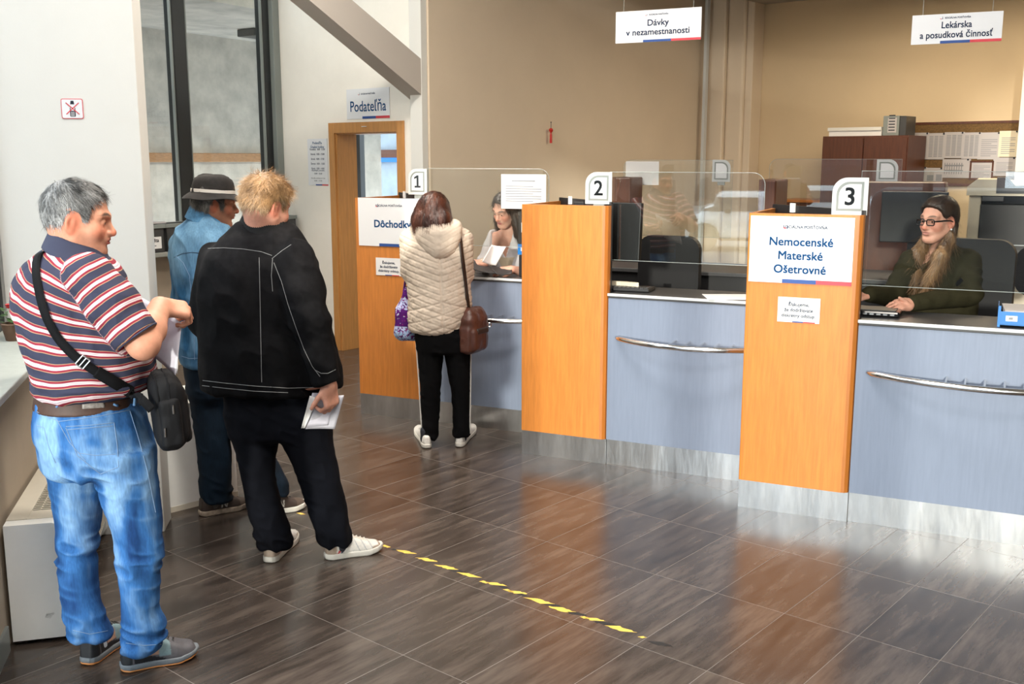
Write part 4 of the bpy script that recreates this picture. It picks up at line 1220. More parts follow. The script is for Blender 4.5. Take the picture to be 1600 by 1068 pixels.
# ------------------------------------------------------------------ worn hazard tape on the floor
scr = [(603, 853, 14, 'y'), (616, 858, 8, 'k'), (634, 862, 20, 'y'), (667, 874, 22, 'y'), (699, 886, 28, 'y'), (714, 892, 16, 'k'), (733, 898, 26, 'y'), (757, 909, 12, 'y'),
       (775, 912, 18, 'y'), (787, 917, 12, 'k'), (794, 922, 12, 'y'), (808, 925, 15, 'y'), (817, 929, 14, 'k'), (842, 938, 32, 'y'), (866, 946, 18, 'k'), (879, 952, 32, 'y'), (900, 958, 16, 'k'),
       (913, 964, 9, 'y'), (928, 967, 18, 'y'), (945, 973, 20, 'k'), (970, 982, 32, 'y'), (1004, 995, 7, 'y'), (1031, 1005, 20, 'k'), (470, 802, 12, 'y')]
r_ = random.Random(11)
t0_, t1_ = G(603, 853), G(970, 982)
td = (t1_ - t0_).normalized()
tn = Vector((-td.y, td.x, 0))
for k, (px, py, L, c) in enumerate(scr):
    p = G(px, py)
    l = L / 1608 * p.y * 0.55
    hw = 0.0195 if L > 14 else 0.011
    out = []
    n = 7
    sk = 0.024 if L > 14 else 0.006
    for j in range(n):
        u = -1 + 2 * j / (n - 1)
        out.append((u * l + r_.uniform(-.003, .003) + sk, hw * (1 - 0.45 * abs(r_.uniform(0, 1)))))
    for j in range(n):
        u = 1 - 2 * j / (n - 1)
        out.append((u * l + r_.uniform(-.003, .003) - sk, -hw * (1 - 0.45 * abs(r_.uniform(0, 1)))))
    b = MB(); b.prism(out, 0.0002, 0.0009)
    m_ = Matrix((td, tn, Vector((0, 0, 1)))).transposed().to_4x4(); m_.translation = (p.x, p.y, 0)
    o = b.build('tape_scrap', M['tape_yellow' if c == 'y' else 'tape_black'], mw=m_)
    tag(o, 'torn yellow scrap of floor marking tape on the dark tiles' if c == 'y' else 'torn black scrap of floor marking tape on the dark tiles', 'tape', 'yellow floor tape scraps' if c == 'y' else 'black floor tape scraps')

# ------------------------------------------------------------------ cars parked in the street (seen mirrored in the acrylic screens)
# ------------------------------------------------------------------ sculpting: distance fields turned into smooth meshes
def smin(a, b, k):
    h = np.clip(0.5 + 0.5 * (b - a) / k, 0, 1)
    return b * (1 - h) + a * h - k * h * (1 - h)

class Prim:
    """f(P) distance; lo/hi bounding box; k blend radius; op '+' add, '-' carve, '&' keep inside"""
    def __init__(s, f, lo, hi, k=0.02, op='+'):
        s.f, s.lo, s.hi, s.k, s.op = f, np.array(lo, float), np.array(hi, float), k, op

FARD = 0.10
def field(prims):
    def f(P):
        d = np.full(len(P), FARD)
        for p in prims:
            if p.op == '&':
                v = p.f(P)
                d = np.maximum(d, v) if p.k == 0 else -smin(-d, -v, p.k)
                continue
            m = np.all((P > p.lo - 0.07) & (P < p.hi + 0.07), axis=1)
            if not m.any(): continue
            v = p.f(P[m])
            if p.op == '+':
                d[m] = smin(d[m], v, p.k)
            else:
                d[m] = -smin(-d[m], v, p.k)
        return d
    f.prims = prims
    return f

def V3(p): return np.array((p[0], p[1], p[2]), float)
def ball(c, r, k=0.02, op='+'):
    c = V3(c)
    return Prim(lambda P: np.linalg.norm(P - c, axis=1) - r, c - r, c + r, k, op)
def ell(c, r, R=None, k=0.02, op='+'):
    c = V3(c); r = np.array(r, float)
    def f(P):
        q = P - c
        if R is not None: q = q @ R           # columns of R are the local axes
        n = np.linalg.norm(q / r, axis=1); g = np.linalg.norm(q / (r * r), axis=1)
        return n * (n - 1) / np.maximum(g, 1e-6)
    m = r.max()
    return Prim(f, c - m, c + m, k, op)
def cone(p0, p1, r0, r1, k=0.02, op='+', flat=None):
    """tapering limb; flat=(axis, factor) squeezes the section along an axis"""
    p0, p1 = V3(p0), V3(p1)
    d = p1 - p0; L2 = max(1e-9, d @ d)
    def f(P):
        q = P - p0
        t = np.clip(q @ d / L2, 0, 1)
        w = q - t[:, None] * d
        if flat is not None:
            ax, fc = flat
            w = w + (fc - 1) * (w @ ax)[:, None] * ax
        return np.linalg.norm(w, axis=1) - (r0 + (r1 - r0) * t)
    m = max(r0, r1)
    return Prim(f, np.minimum(p0, p1) - m, np.maximum(p0, p1) + m, k, op)
def chain(pts, rs, k=0.02, flat=None):
    return [cone(pts[i], pts[i + 1], rs[i], rs[i + 1], k, flat=flat) for i in range(len(pts) - 1)]
def rbox(c, h, r, R=None, k=0.01, op='+'):
    c = V3(c); h = np.array(h, float)
    def f(P):
        q = P - c
        if R is not None: q = q @ R
        q = np.abs(q) - (h - r)
        return np.linalg.norm(np.maximum(q, 0), axis=1) + np.minimum(q.max(axis=1), 0) - r
    m = np.linalg.norm(h)
    return Prim(f, c - m, c + m, k, op)
def halfspace(p, n, op='&'):
    """keeps the side the normal points away from"""
    p = V3(p); n = V3(n); n = n / np.linalg.norm(n)
    return Prim(lambda P: (P - p) @ n, (-9, -9, -9), (9, 9, 9), 0.0, op)

def curve_fit(z, y, zz):
    """smooth interpolation (cubic Hermite, finite difference tangents)"""
    z = np.asarray(z, float); y = np.asarray(y, float)
    m = np.gradient(y, z)
    i = np.clip(np.searchsorted(z, zz) - 1, 0, len(z) - 2)
    h = z[i + 1] - z[i]; t = np.clip((zz - z[i]) / h, 0, 1)
    return ((1 + 2 * t) * (1 - t) ** 2) * y[i] + t * (1 - t) ** 2 * h * m[i] + t * t * (3 - 2 * t) * y[i + 1] + t * t * (t - 1) * h * m[i + 1]

def column(rows, k=0.02, grow=0.0, n=2.0, cap=0.03, op='+'):
    """upright body part: rows of (z, cx, cy, rx, ry)"""
    rows = sorted(rows)
    A = np.array(rows, float)
    zz = np.linspace(A[0, 0], A[-1, 0], 160)
    T = [curve_fit(A[:, 0], A[:, i], zz) for i in (1, 2, 3, 4)]
    z0, z1 = zz[0], zz[-1]
    rmax = A[:, 3:5].max() + grow
    def f(P):
        z = P[:, 2]
        cx, cy, rx, ry = [np.interp(z, zz, t) for t in T]
        rx = rx + grow; ry = ry + grow
        dx = np.abs((P[:, 0] - cx) / rx); dy = np.abs((P[:, 1] - cy) / ry)
        if n == 2.0:
            rho = np.sqrt(dx * dx + dy * dy)
            g = np.sqrt((dx / rx) ** 2 + (dy / ry) ** 2)
            d = rho * (rho - 1) / np.maximum(g, 1e-6) ; d = np.where(rho < 0.15, -np.minimum(rx, ry), d)
        else:
            rho = (dx ** n + dy ** n) ** (1 / n)
            d = (rho - 1) * np.minimum(rx, ry)
        e = np.maximum(z - (z1 + grow), (z0 - grow) - z)
        # rounded ends
        a = np.maximum(d + cap, 0); b_ = np.maximum(e + cap, 0)
        return np.minimum(np.maximum(d + cap, e + cap), 0) + np.sqrt(a * a + b_ * b_) - cap
    lo = np.array([A[:, 1].min() - rmax, A[:, 2].min() - rmax, z0 - grow]); hi = np.array([A[:, 1].max() + rmax, A[:, 2].max() + rmax, z1 + grow])
    return Prim(f, lo, hi, k, op)

def px_rows(D, rows):
    """rows of (py, px left, px right, dy, depth radius) seen at distance D -> column rows"""
    out = []
    for py, xl, xr, dy, ry in rows:
        a, c = W(xl, py, D + dy), W(xr, py, D + dy)
        out.append(((a.z + c.z) / 2, (a.x + c.x) / 2, D + dy, (c.x - a.x) / 2, ry))
    return out

def _hash(i, j, k, s):
    h = (i * 374761393 + j * 668265263 + k * 2147483647 + s * 974711) & 0xffffffff
    h = ((h ^ (h >> 13)) * 1274126177) & 0xffffffff
    return ((h ^ (h >> 16)) & 0xffff) / 32767.5 - 1
def vnoise(P, s=0):
    """smooth value noise in -1..1"""
    f = np.floor(P).astype(np.int64); t = P - f; t = t * t * (3 - 2 * t)
    r = 0
    for dx in (0, 1):
        for dy in (0, 1):
            for dz in (0, 1):
                w = np.abs(1 - dx - t[:, 0]) * np.abs(1 - dy - t[:, 1]) * np.abs(1 - dz - t[:, 2])
                r = r + w * _hash(f[:, 0] + dx, f[:, 1] + dy, f[:, 2] + dz, s)
    return r
def fbm(P, s=0, o=3):
    return sum(vnoise(P * 2 ** i, s + i) * 0.5 ** i for i in range(o))
def ridged(P, s=0):
    return 1 - 2 * np.abs(vnoise(P, s))

def surface(f, h, lo=None, hi=None, pad=0.03):
    """smooth dual mesh of the zero level: vertices and quads"""
    pr = [p for p in f.prims if p.op == '+']
    if lo is None:
        lo = np.min([p.lo for p in pr], axis=0) - pad; hi = np.max([p.hi for p in pr], axis=0) + pad
    lo = np.array(lo, float); hi = np.array(hi, float)
    Bk = 10
    nb = np.ceil((hi - lo) / (h * Bk)).astype(int)
    n = nb * Bk + 1
    gi = np.stack(np.meshgrid(*[np.arange(k) for k in nb], indexing='ij'), -1).reshape(-1, 3)
    cen = lo + (gi * Bk + Bk / 2) * h
    dc = f(cen)
    near = np.abs(dc) < Bk * h * 0.87 * 1.5 + 0.012
    F = np.full(tuple(n), 0.05, np.float32)
    FB = F[:-1, :-1, :-1].reshape(nb[0], Bk, nb[1], Bk, nb[2], Bk)
    ins = gi[(~near) & (dc < 0)]
    for a, b_, c in ins:
        F[a * Bk:a * Bk + Bk + 1, b_ * Bk:b_ * Bk + Bk + 1, c * Bk:c * Bk + Bk + 1] = -0.05
    o = np.arange(Bk + 1)
    loc = np.stack(np.meshgrid(o, o, o, indexing='ij'), -1).reshape(-1, 3)
    nr = gi[near]
    CH = 150
    for s in range(0, len(nr), CH):
        g = nr[s:s + CH]
        idx = (g[:, None, :] * Bk + loc[None]).reshape(-1, 3)
        F[idx[:, 0], idx[:, 1], idx[:, 2]] = f(lo + idx * h)
    I = F < 0
    cnt = np.zeros(tuple(n - 1), np.int8)
    offs = [(a, b_, c) for a in (0, 1) for b_ in (0, 1) for c in (0, 1)]
    for a, b_, c in offs:
        cnt += I[a:n[0] - 1 + a, b_:n[1] - 1 + b_, c:n[2] - 1 + c]
    cells = np.argwhere((cnt > 0) & (cnt < 8))
    vid = np.full(tuple(n - 1), -1, np.int32)
    vid[cells[:, 0], cells[:, 1], cells[:, 2]] = np.arange(len(cells))
    acc = np.zeros((len(cells), 3)); num = np.zeros(len(cells))
    for i in range(8):
        for ax in range(3):
            if offs[i][ax]: continue
            o0 = np.array(offs[i]); o1 = o0.copy(); o1[ax] = 1
            a = F[tuple((cells + o0).T)].astype(float); c = F[tuple((cells + o1).T)].astype(float)
            m = (a < 0) != (c < 0)
            t = np.where(m, a / np.where(m, a - c, 1), 0)
            q = np.tile(o0.astype(float), (len(cells), 1)); q[:, ax] += t
            acc[m] += q[m]; num[m] += 1
    verts = lo + (cells + acc / num[:, None]) * h
    quads = []
    for ax in range(3):
        u, v = (ax + 1) % 3, (ax + 2) % 3
        s0 = [slice(None)] * 3; s1 = [slice(None)] * 3
        s0[ax] = slice(0, -1); s1[ax] = slice(1, None)
        ch = I[tuple(s0)] != I[tuple(s1)]
        e = np.argwhere(ch)
        e = e[(e[:, u] > 0) & (e[:, v] > 0) & (e[:, u] < n[u] - 1) & (e[:, v] < n[v] - 1)]
        flip = I[tuple(e.T)]
        def cell(du, dv):
            q = e.copy(); q[:, u] -= du; q[:, v] -= dv
            return vid[tuple(q.T)]
        q = np.stack([cell(1, 1), cell(0, 1), cell(0, 0), cell(1, 0)], -1)
        q[~flip] = q[~flip][:, ::-1]
        quads.append(q)
    quads = np.concatenate(quads)
    quads = quads[(quads >= 0).all(axis=1)]
    return verts, quads

def vnormals(v, q):
    a = np.cross(v[q[:, 2]] - v[q[:, 0]], v[q[:, 3]] - v[q[:, 1]])
    n = np.zeros_like(v)
    for i in range(4): np.add.at(n, q[:, i], a)
    return n / np.maximum(np.linalg.norm(n, axis=1), 1e-9)[:, None]
def relax(v, q, it=1, w=0.5):
    for _ in range(it):
        s = np.zeros_like(v); c = np.zeros(len(v))
        for i in range(4):
            for j in ((i + 1) % 4, (i + 3) % 4):
                np.add.at(s, q[:, i], v[q[:, j]]); np.add.at(c, q[:, i], 1)
        v = v * (1 - w) + w * s / np.maximum(c, 1)[:, None]
    return v

def mesh_np(name, v, q, m, parent=None, attrs=None, smooth=True):
    me = bpy.data.meshes.new(name)
    me.vertices.add(len(v)); me.vertices.foreach_set('co', np.asarray(v, np.float32).ravel())
    k = q.shape[1]
    me.loops.add(len(q) * k); me.loops.foreach_set('vertex_index', q.astype(np.int32).ravel())
    me.polygons.add(len(q)); me.polygons.foreach_set('loop_start', np.arange(len(q), dtype=np.int32) * k)
    try: me.polygons.foreach_set('loop_total', np.full(len(q), k, np.int32))
    except Exception: pass
    me.update(calc_edges=True)
    if smooth: me.polygons.foreach_set('use_smooth', np.ones(len(q), bool))
    for an, val in (attrs or {}).items():
        val = np.asarray(val, np.float32)
        if val.ndim == 1:
            at = me.attributes.new(an, 'FLOAT', 'POINT'); at.data.foreach_set('value', val)
        else:
            at = me.attributes.new(an, 'FLOAT_COLOR', 'POINT')
            c4 = np.ones((len(v), 4), np.float32); c4[:, :3] = val; at.data.foreach_set('color', c4.ravel())
    for x in (m if isinstance(m, (list, tuple)) else [m]): me.materials.append(x)
    o = bpy.data.objects.new(name, me)
    COL.objects.link(o)
    if parent is not None: o.parent = parent
    return o

def sculpt(name, f, h, m, parent, disp=None, attr=None, it=1, lo=None, hi=None):
    v, q = surface(f, h, lo, hi)
    v = relax(v, q, it)
    n = vnormals(v, q)
    base = v.copy()
    if disp is not None: v = v + n * disp(base, n)[:, None]
    at = attr(base, n) if attr is not None else None
    return mesh_np(name, v, q, m, parent, at)

def hit(f, px, py, y0, y1, out=0.0):
    """first point of a field met along the view through px,py between distances y0 and y1, pushed out"""
    ys = np.linspace(y0, y1, 400)
    d = ray(px, py); e = np.array(EYE)
    P = e + np.outer(ys / d.y, np.array(d))
    v = f(P)
    i = np.argmax(v < 0) if (v < 0).any() else int(np.argmin(v))
    p = P[i]
    eps = 2e-3
    g = np.array([f(np.array([p + np.eye(3)[a] * eps]))[0] - f(np.array([p - np.eye(3)[a] * eps]))[0] for a in range(3)])
    g = g / max(1e-9, np.linalg.norm(g))
    return p + g * out, g
def ribbon(name, pts, nrms, width, thick, m, parent=None, samples=80):
    """strap that follows points with surface normals"""
    P = np.array(pts, float); N = np.array(nrms, float)
    t = np.concatenate([[0], np.cumsum(np.linalg.norm(np.diff(P, axis=0), axis=1))])
    tt = np.linspace(0, t[-1], samples)
    P2 = np.stack([curve_fit(t, P[:, i], tt) for i in range(3)], -1)
    N2 = np.stack([np.interp(tt, t, N[:, i]) for i in range(3)], -1)
    T = np.gradient(P2, axis=0); T /= np.linalg.norm(T, axis=1)[:, None]
    N2 -= (N2 * T).sum(1)[:, None] * T; N2 /= np.linalg.norm(N2, axis=1)[:, None]
    S = np.cross(T, N2)
    w = np.interp(np.linspace(0, 1, samples), np.linspace(0, 1, len(width)), width) if isinstance(width, (list, tuple)) else np.full(samples, width)
    v = []
    for a, b_ in ((-1, 0), (1, 0), (1, 1), (-1, 1)):
        v.append(P2 + S * (a * w / 2)[:, None] + N2 * (b_ * thick))
    v = np.stack(v, 1).reshape(-1, 3)
    q = []
    for i in range(samples - 1):
        for j in range(4):
            k = (j + 1) % 4
            q.append((i * 4 + j, i * 4 + k, (i + 1) * 4 + k, (i + 1) * 4 + j))
    q.append((3, 2, 1, 0)); e = (samples - 1) * 4; q.append((e, e + 1, e + 2, e + 3))
    return mesh_np(name, v, np.array(q), m, parent, smooth=False)

# ------------------------------------------------------------------ heads
class Head:
    """local axes: x to the person's right, y forward, z up; origin between the ears at eye height"""
    def __init__(s, o, yaw, pitch=0, roll=0, sc=1.0):
        a = math.radians(yaw)
        F = np.array((math.sin(a), math.cos(a), 0)); R = np.array((math.cos(a), -math.sin(a), 0)); U = np.array((0, 0, 1.0))
        p = math.radians(pitch)                       # chin down
        F2 = F * math.cos(p) - U * math.sin(p); U2 = U * math.cos(p) + F * math.sin(p)
        r = math.radians(roll)
        R2 = R * math.cos(r) + U2 * math.sin(r); U3 = U2 * math.cos(r) - R * math.sin(r)
        s.o = V3(o); s.M = np.stack([R2, F2, U3], 1); s.sc = sc
    def w(s, p): return s.o + s.M @ (np.array(p, float) * s.sc)
    def loc(s, P): return (P - s.o) @ s.M / s.sc
    def ell(s, c, r, R=None, **k):
        return ell(s.w(c), np.array(r) * s.sc, s.M if R is None else s.M @ R, **k)
    def cone(s, a, b_, r0, r1, **k): return cone(s.w(a), s.w(b_), r0 * s.sc, r1 * s.sc, **k)
    def ball(s, c, r, **k): return ball(s.w(c), r * s.sc, **k)

def rotx(d):
    a = math.radians(d); return np.array(((1, 0, 0), (0, math.cos(a), -math.sin(a)), (0, math.sin(a), math.cos(a))))
def rotz(d):
    a = math.radians(d); return np.array(((math.cos(a), -math.sin(a), 0), (math.sin(a), math.cos(a), 0), (0, 0, 1)))
def roty(d):
    a = math.radians(d); return np.array(((math.cos(a), 0, math.sin(a)), (0, 1, 0), (-math.sin(a), 0, math.cos(a))))

def head_prims(H, female=False, full=1.0, nose=1.0, chin=1.0, lids=0.35):
    f = full
    P = [H.ell((0, -0.014, 0.040), (0.077 * (0.5 + 0.5 * f), 0.099, 0.084), k=0.02),
         H.ell((0, -0.030, 0.005), (0.071 * (0.5 + 0.5 * f), 0.076, 0.075), k=0.03),
         H.ell((0, 0.026, -0.022), (0.061 * f, 0.064, 0.080), k=0.03),
         H.ell((0, 0.040, -0.070), (0.046 * f, 0.044, 0.046), k=0.03),
         H.ell((0, 0.071, -0.101 * chin), (0.022, 0.019, 0.018), k=0.022)]
    for s in (-1, 1):
        P += [H.cone((s * 0.058 * f, 0.000, -0.052), (s * 0.022, 0.066, -0.098 * chin), 0.018, 0.014, k=0.03),
              H.ball((s * 0.043 * f, 0.056, -0.030), 0.022, k=0.028),
              H.cone((s * 0.046, 0.070, 0.024), (s * 0.012, 0.086, 0.020), 0.010, 0.011, k=0.02)]
    P += [H.ell((s * 0.032, 0.090, 0.000), (0.021, 0.015, 0.0125), op='-', k=0.014) for s in (-1, 1)]
    P += [H.ball((s * 0.032, 0.0715, 0.000), 0.0160, k=0.004) for s in (-1, 1)]
    P += [H.ell((s * 0.032, 0.092, -0.001), (0.0135, 0.010, 0.0034 + 0.0040 * lids), op='-', k=0.002) for s in (-1, 1)]
    P += [H.cone((0, 0.084, 0.010), (0, 0.106 * nose, -0.030), 0.0085, 0.0115, k=0.012),
          H.ball((0, 0.106 * nose, -0.034), 0.0105, k=0.010)]
    for s in (-1, 1):
        P += [H.ell((s * 0.0125, 0.094, -0.036), (0.009, 0.011, 0.008), k=0.008),
              H.ball((s * 0.0065, 0.101, -0.0435), 0.0035, op='-', k=0.004)]
    P += [H.ell((0, 0.080, -0.056), (0.030, 0.018, 0.018), k=0.014),
          H.ell((0, 0.0945, -0.0575), (0.021, 0.0075, 0.0055), k=0.006),
          H.ell((0, 0.0935, -0.0680), (0.018, 0.0080, 0.0062), k=0.006),
          H.ell((0, 0.101, -0.0625), (0.025, 0.007, 0.0016), op='-', k=0.004),
          H.ell((0, 0.094, -0.080), (0.016, 0.006, 0.005), op='-', k=0.010)]
    # ears
    for s in (-1, 1):
        Rr = rotz(s * 24) @ rotx(-10)
        P += [H.ell((s * 0.0775 * (0.5 + 0.5 * f), -0.016, -0.010), (0.0075, 0.0175, 0.0300), Rr, k=0.008),
              H.ell((s * 0.0745 * (0.5 + 0.5 * f), -0.011, -0.036), (0.008, 0.0095, 0.010), Rr, k=0.008),
              H.ell((s * 0.0855 * (0.5 + 0.5 * f), -0.012, -0.006), (0.0075, 0.0090, 0.019), Rr, op='-', k=0.005)]
    return P

def face_colour(H, base, lips=(0.42, 0.13, 0.11), brow=None, stubble=0.0, blush=0.0, seed=0):
    base = np.array(base)
    def col(P):
        q = H.loc(P)
        c = np.tile(base, (len(P), 1))
        c *= (1 + 0.05 * fbm(q * 60, seed))[:, None]
        def blob(cx, cy, cz, rx, ry, rz): return np.clip(1.4 - np.sqrt(((np.abs(q[:, 0]) - cx) / rx) ** 2 + ((q[:, 1] - cy) / ry) ** 2 + ((q[:, 2] - cz) / rz) ** 2), 0, 0.4) / 0.4
        red = np.maximum(blob(0.045, 0.065, -0.030, 0.024, 0.03, 0.022) * 0.6, blob(0, 0.108, -0.034, 0.014, 0.02, 0.012) * 0.8)
        red = np.maximum(red, blob(0.082, -0.014, -0.008, 0.02, 0.026, 0.036) * 0.8)
        c = c * (1 - red[:, None] * (1 - np.array((1.04, 0.72, 0.66))))
        lp = blob(0, 0.098, -0.0625, 0.021, 0.012, 0.0095)
        c = c * (1 - lp[:, None]) + lp[:, None] * np.array(lips)
        if stubble:
            st = np.clip((-0.030 - q[:, 2]) / 0.02, 0, 1) * np.clip((q[:, 1] - 0.0) / 0.03, 0, 1) * np.clip((q[:, 2] + 0.125) / 0.02, 0, 1) * (1 - lp)
            c = c * (1 - stubble * st[:, None] * np.array((0.62, 0.55, 0.48)))
        if brow is not None:
            arch = 0.0235 + 0.006 * (1 - ((np.abs(q[:, 0]) - 0.036) / 0.024) ** 2)
            b_ = np.clip(1.3 - np.sqrt(((np.abs(q[:, 0]) - 0.034) / 0.021) ** 2 + ((q[:, 2] - arch) / 0.0050) ** 2), 0, 0.5) / 0.5 * (q[:, 1] > 0.05)
            c = c * (1 - b_[:, None] * 0.9) + b_[:, None] * 0.9 * np.array(brow)
        return c
    return col

def eyes(H, parent, iris=(0.10, 0.06, 0.035)):
    for s in (-1, 1):
        c = H.w((s * 0.032, 0.0712, -0.0005))
        m_ = Matrix(np.hstack([H.M, c[:, None]]).tolist() + [[0, 0, 0, 1]])
        b = MB(); bmesh.ops.create_uvsphere(b.bm, u_segments=20, v_segments=14, radius=0.0143 * H.sc)
        e = b.build('eyeball', M['eye_white'], parent, smooth=True)
        e.matrix_local = m_
        b = MB(); b.lathe([(0.0062 * H.sc, 0), (0.0055 * H.sc, 0.0008), (0.002 * H.sc, 0.0012)], 16)
        i_ = b.build('iris', M['iris'], e, smooth=True)
        i_.matrix_local = Matrix.Translation((0, 0.0134 * H.sc, 0)) @ Matrix.Rotation(math.radians(-90), 4, 'X')

# hair strands: thin tapering blades grown from points of a surface
def strands(pts, nrm, flow, length, width, bend, rs, seg=4, lift=0.3, jitter=0.35, cols=None, lateral=0.0):
    """returns verts, quads, colour index per vertex"""
    n = len(pts)
    d = flow + nrm * lift + rs.normal(0, jitter, (n, 3))
    d /= np.linalg.norm(d, axis=1)[:, None]
    L = length * rs.uniform(0.6, 1.25, n)
    side = np.cross(d, nrm); side /= np.maximum(np.linalg.norm(side, axis=1), 1e-6)[:, None]
    V = []
    p = pts.copy()
    wob = rs.normal(0, lateral, (n, 3))
    for i in range(seg + 1):
        t = i / seg
        w = width * (1 - 0.85 * t)
        V.append(p - side * w / 2); V.append(p + side * w / 2)
        step = (L / seg)[:, None]
        d = d + bend / seg * np.array((0, 0, -1.0)) - nrm * (0.5 * lift * (1.2) / seg) + wob / seg
        d /= np.linalg.norm(d, axis=1)[:, None]
        p = p + d * step
    V = np.stack(V, 1)                                  # n, 2*(seg+1), 3
    k = 2 * (seg + 1)
    base = (np.arange(n) * k)[:, None]
    q = []
    for i in range(seg):
        q.append(np.concatenate([base + 2 * i, base + 2 * i + 1, base + 2 * i + 3, base + 2 * i + 2], 1))
    q = np.stack(q, 1).reshape(-1, 4)
    return V.reshape(-1, 3), q, np.repeat(np.arange(n), k)

def attr_mat(name, rough=0.6, spec=0.4, sub=0.0, noise=0.0, nscale=60.0, bump=0.0, bscale=200.0, sheen=0.0, stretch=(1, 1, 1), coat=0.0):
    """material whose own colour comes from the mesh's 'tint' attribute"""
    m = mat(name, (0.5, 0.5, 0.5), rough, spec=spec, sub=sub, bump=bump, bump_scale=bscale, sheen=sheen, stretch=stretch, coat=coat)
    nt = m.node_tree; b = nt.nodes['Principled BSDF']
    at = nt.nodes.new('ShaderNodeAttribute'); at.attribute_name = 'tint'
    if noise:
        tc = nt.nodes.new('ShaderNodeTexCoord'); mp = nt.nodes.new('ShaderNodeMapping'); mp.inputs['Scale'].default_value = stretch
        no = nt.nodes.new('ShaderNodeTexNoise'); no.inputs['Scale'].default_value = nscale; no.inputs['Detail'].default_value = 5
        mr = nt.nodes.new('ShaderNodeMapRange'); mr.inputs[1].default_value = 0.25; mr.inputs[2].default_value = 0.75
        mr.inputs[3].default_value = 1 - noise; mr.inputs[4].default_value = 1 + noise
        mx = nt.nodes.new('ShaderNodeVectorMath'); mx.operation = 'SCALE'
        nt.links.new(tc.outputs['Object'], mp.inputs[0]); nt.links.new(mp.outputs[0], no.inputs['Vector']); nt.links.new(no.outputs[0], mr.inputs[0])
        nt.links.new(at.outputs['Color'], mx.inputs[0]); nt.links.new(mr.outputs[0], mx.inputs['Scale'])
        nt.links.new(mx.outputs[0], b.inputs['Base Color'])
    else:
        nt.links.new(at.outputs['Color'], b.inputs['Base Color'])
    return m
M['skin'] = attr_mat('skin', 0.5, 0.35, sub=0.12, noise=0.06, nscale=90, bump=0.06, bscale=350)
M['hair'] = attr_mat('hair_fibre', 0.42, 0.5)
M['cloth'] = attr_mat('woven_cloth', 0.9, 0.08, noise=0.06, nscale=300, bump=0.12, bscale=900)
M['denim'] = attr_mat('washed_denim', 0.85, 0.2, noise=0.22, nscale=55, bump=0.15, bscale=900, stretch=(3, 3, 0.55))
M['jacket'] = attr_mat('black_cotton', 0.9, 0.08, noise=0.25, nscale=50, bump=0.12, bscale=700)
M['coat'] = attr_mat('quilted_coat', 0.6, 0.35, noise=0.03, nscale=60, bump=0.03, bscale=300)
M['shoe'] = attr_mat('shoe_upper', 0.55, 0.4, noise=0.12, nscale=120, bump=0.06, bscale=500)
M['eye_white'] = mat('eye_white', (0.62, 0.58, 0.54), 0.2)
M['iris'] = mat('brown_iris', (0.035, 0.02, 0.012), 0.1)
M['strap'] = mat('black_webbing', (0.0045, 0.0045, 0.0055), 0.8, spec=0.15, bump=0.2, bump_scale=500)
M['bag_black'] = mat('black_nylon', (0.004, 0.004, 0.005), 0.7, spec=0.2, bump=0.2, bump_scale=700)
M['leather'] = mat('brown_leather', (0.085, 0.030, 0.020), 0.38, var=0.25, var_scale=14, bump=0.12, bump_scale=90)
M['leather_dark'] = mat('dark_leather', (0.028, 0.015, 0.011), 0.45)
M['belt'] = mat('brown_belt', (0.055, 0.026, 0.017), 0.6, var=0.2, var_scale=40)
M['sole_white'] = mat('off_white_rubber', (0.62, 0.60, 0.55), 0.6, var=0.06, var_scale=30)
M['sole_grey'] = mat('grey_rubber', (0.17, 0.19, 0.21), 0.5)
M['sole_gum'] = mat('orange_gum_rubber', (0.62, 0.24, 0.07), 0.55)
M['sole_dirty'] = mat('dirty_rubber', (0.34, 0.27, 0.21), 0.8, var=0.4, var_scale=40)
M['seam'] = mat('grey_seam_thread', (0.22, 0.22, 0.22), 0.8)
M['seam_jean'] = mat('pale_seam_thread', (0.17, 0.26, 0.40), 0.8)

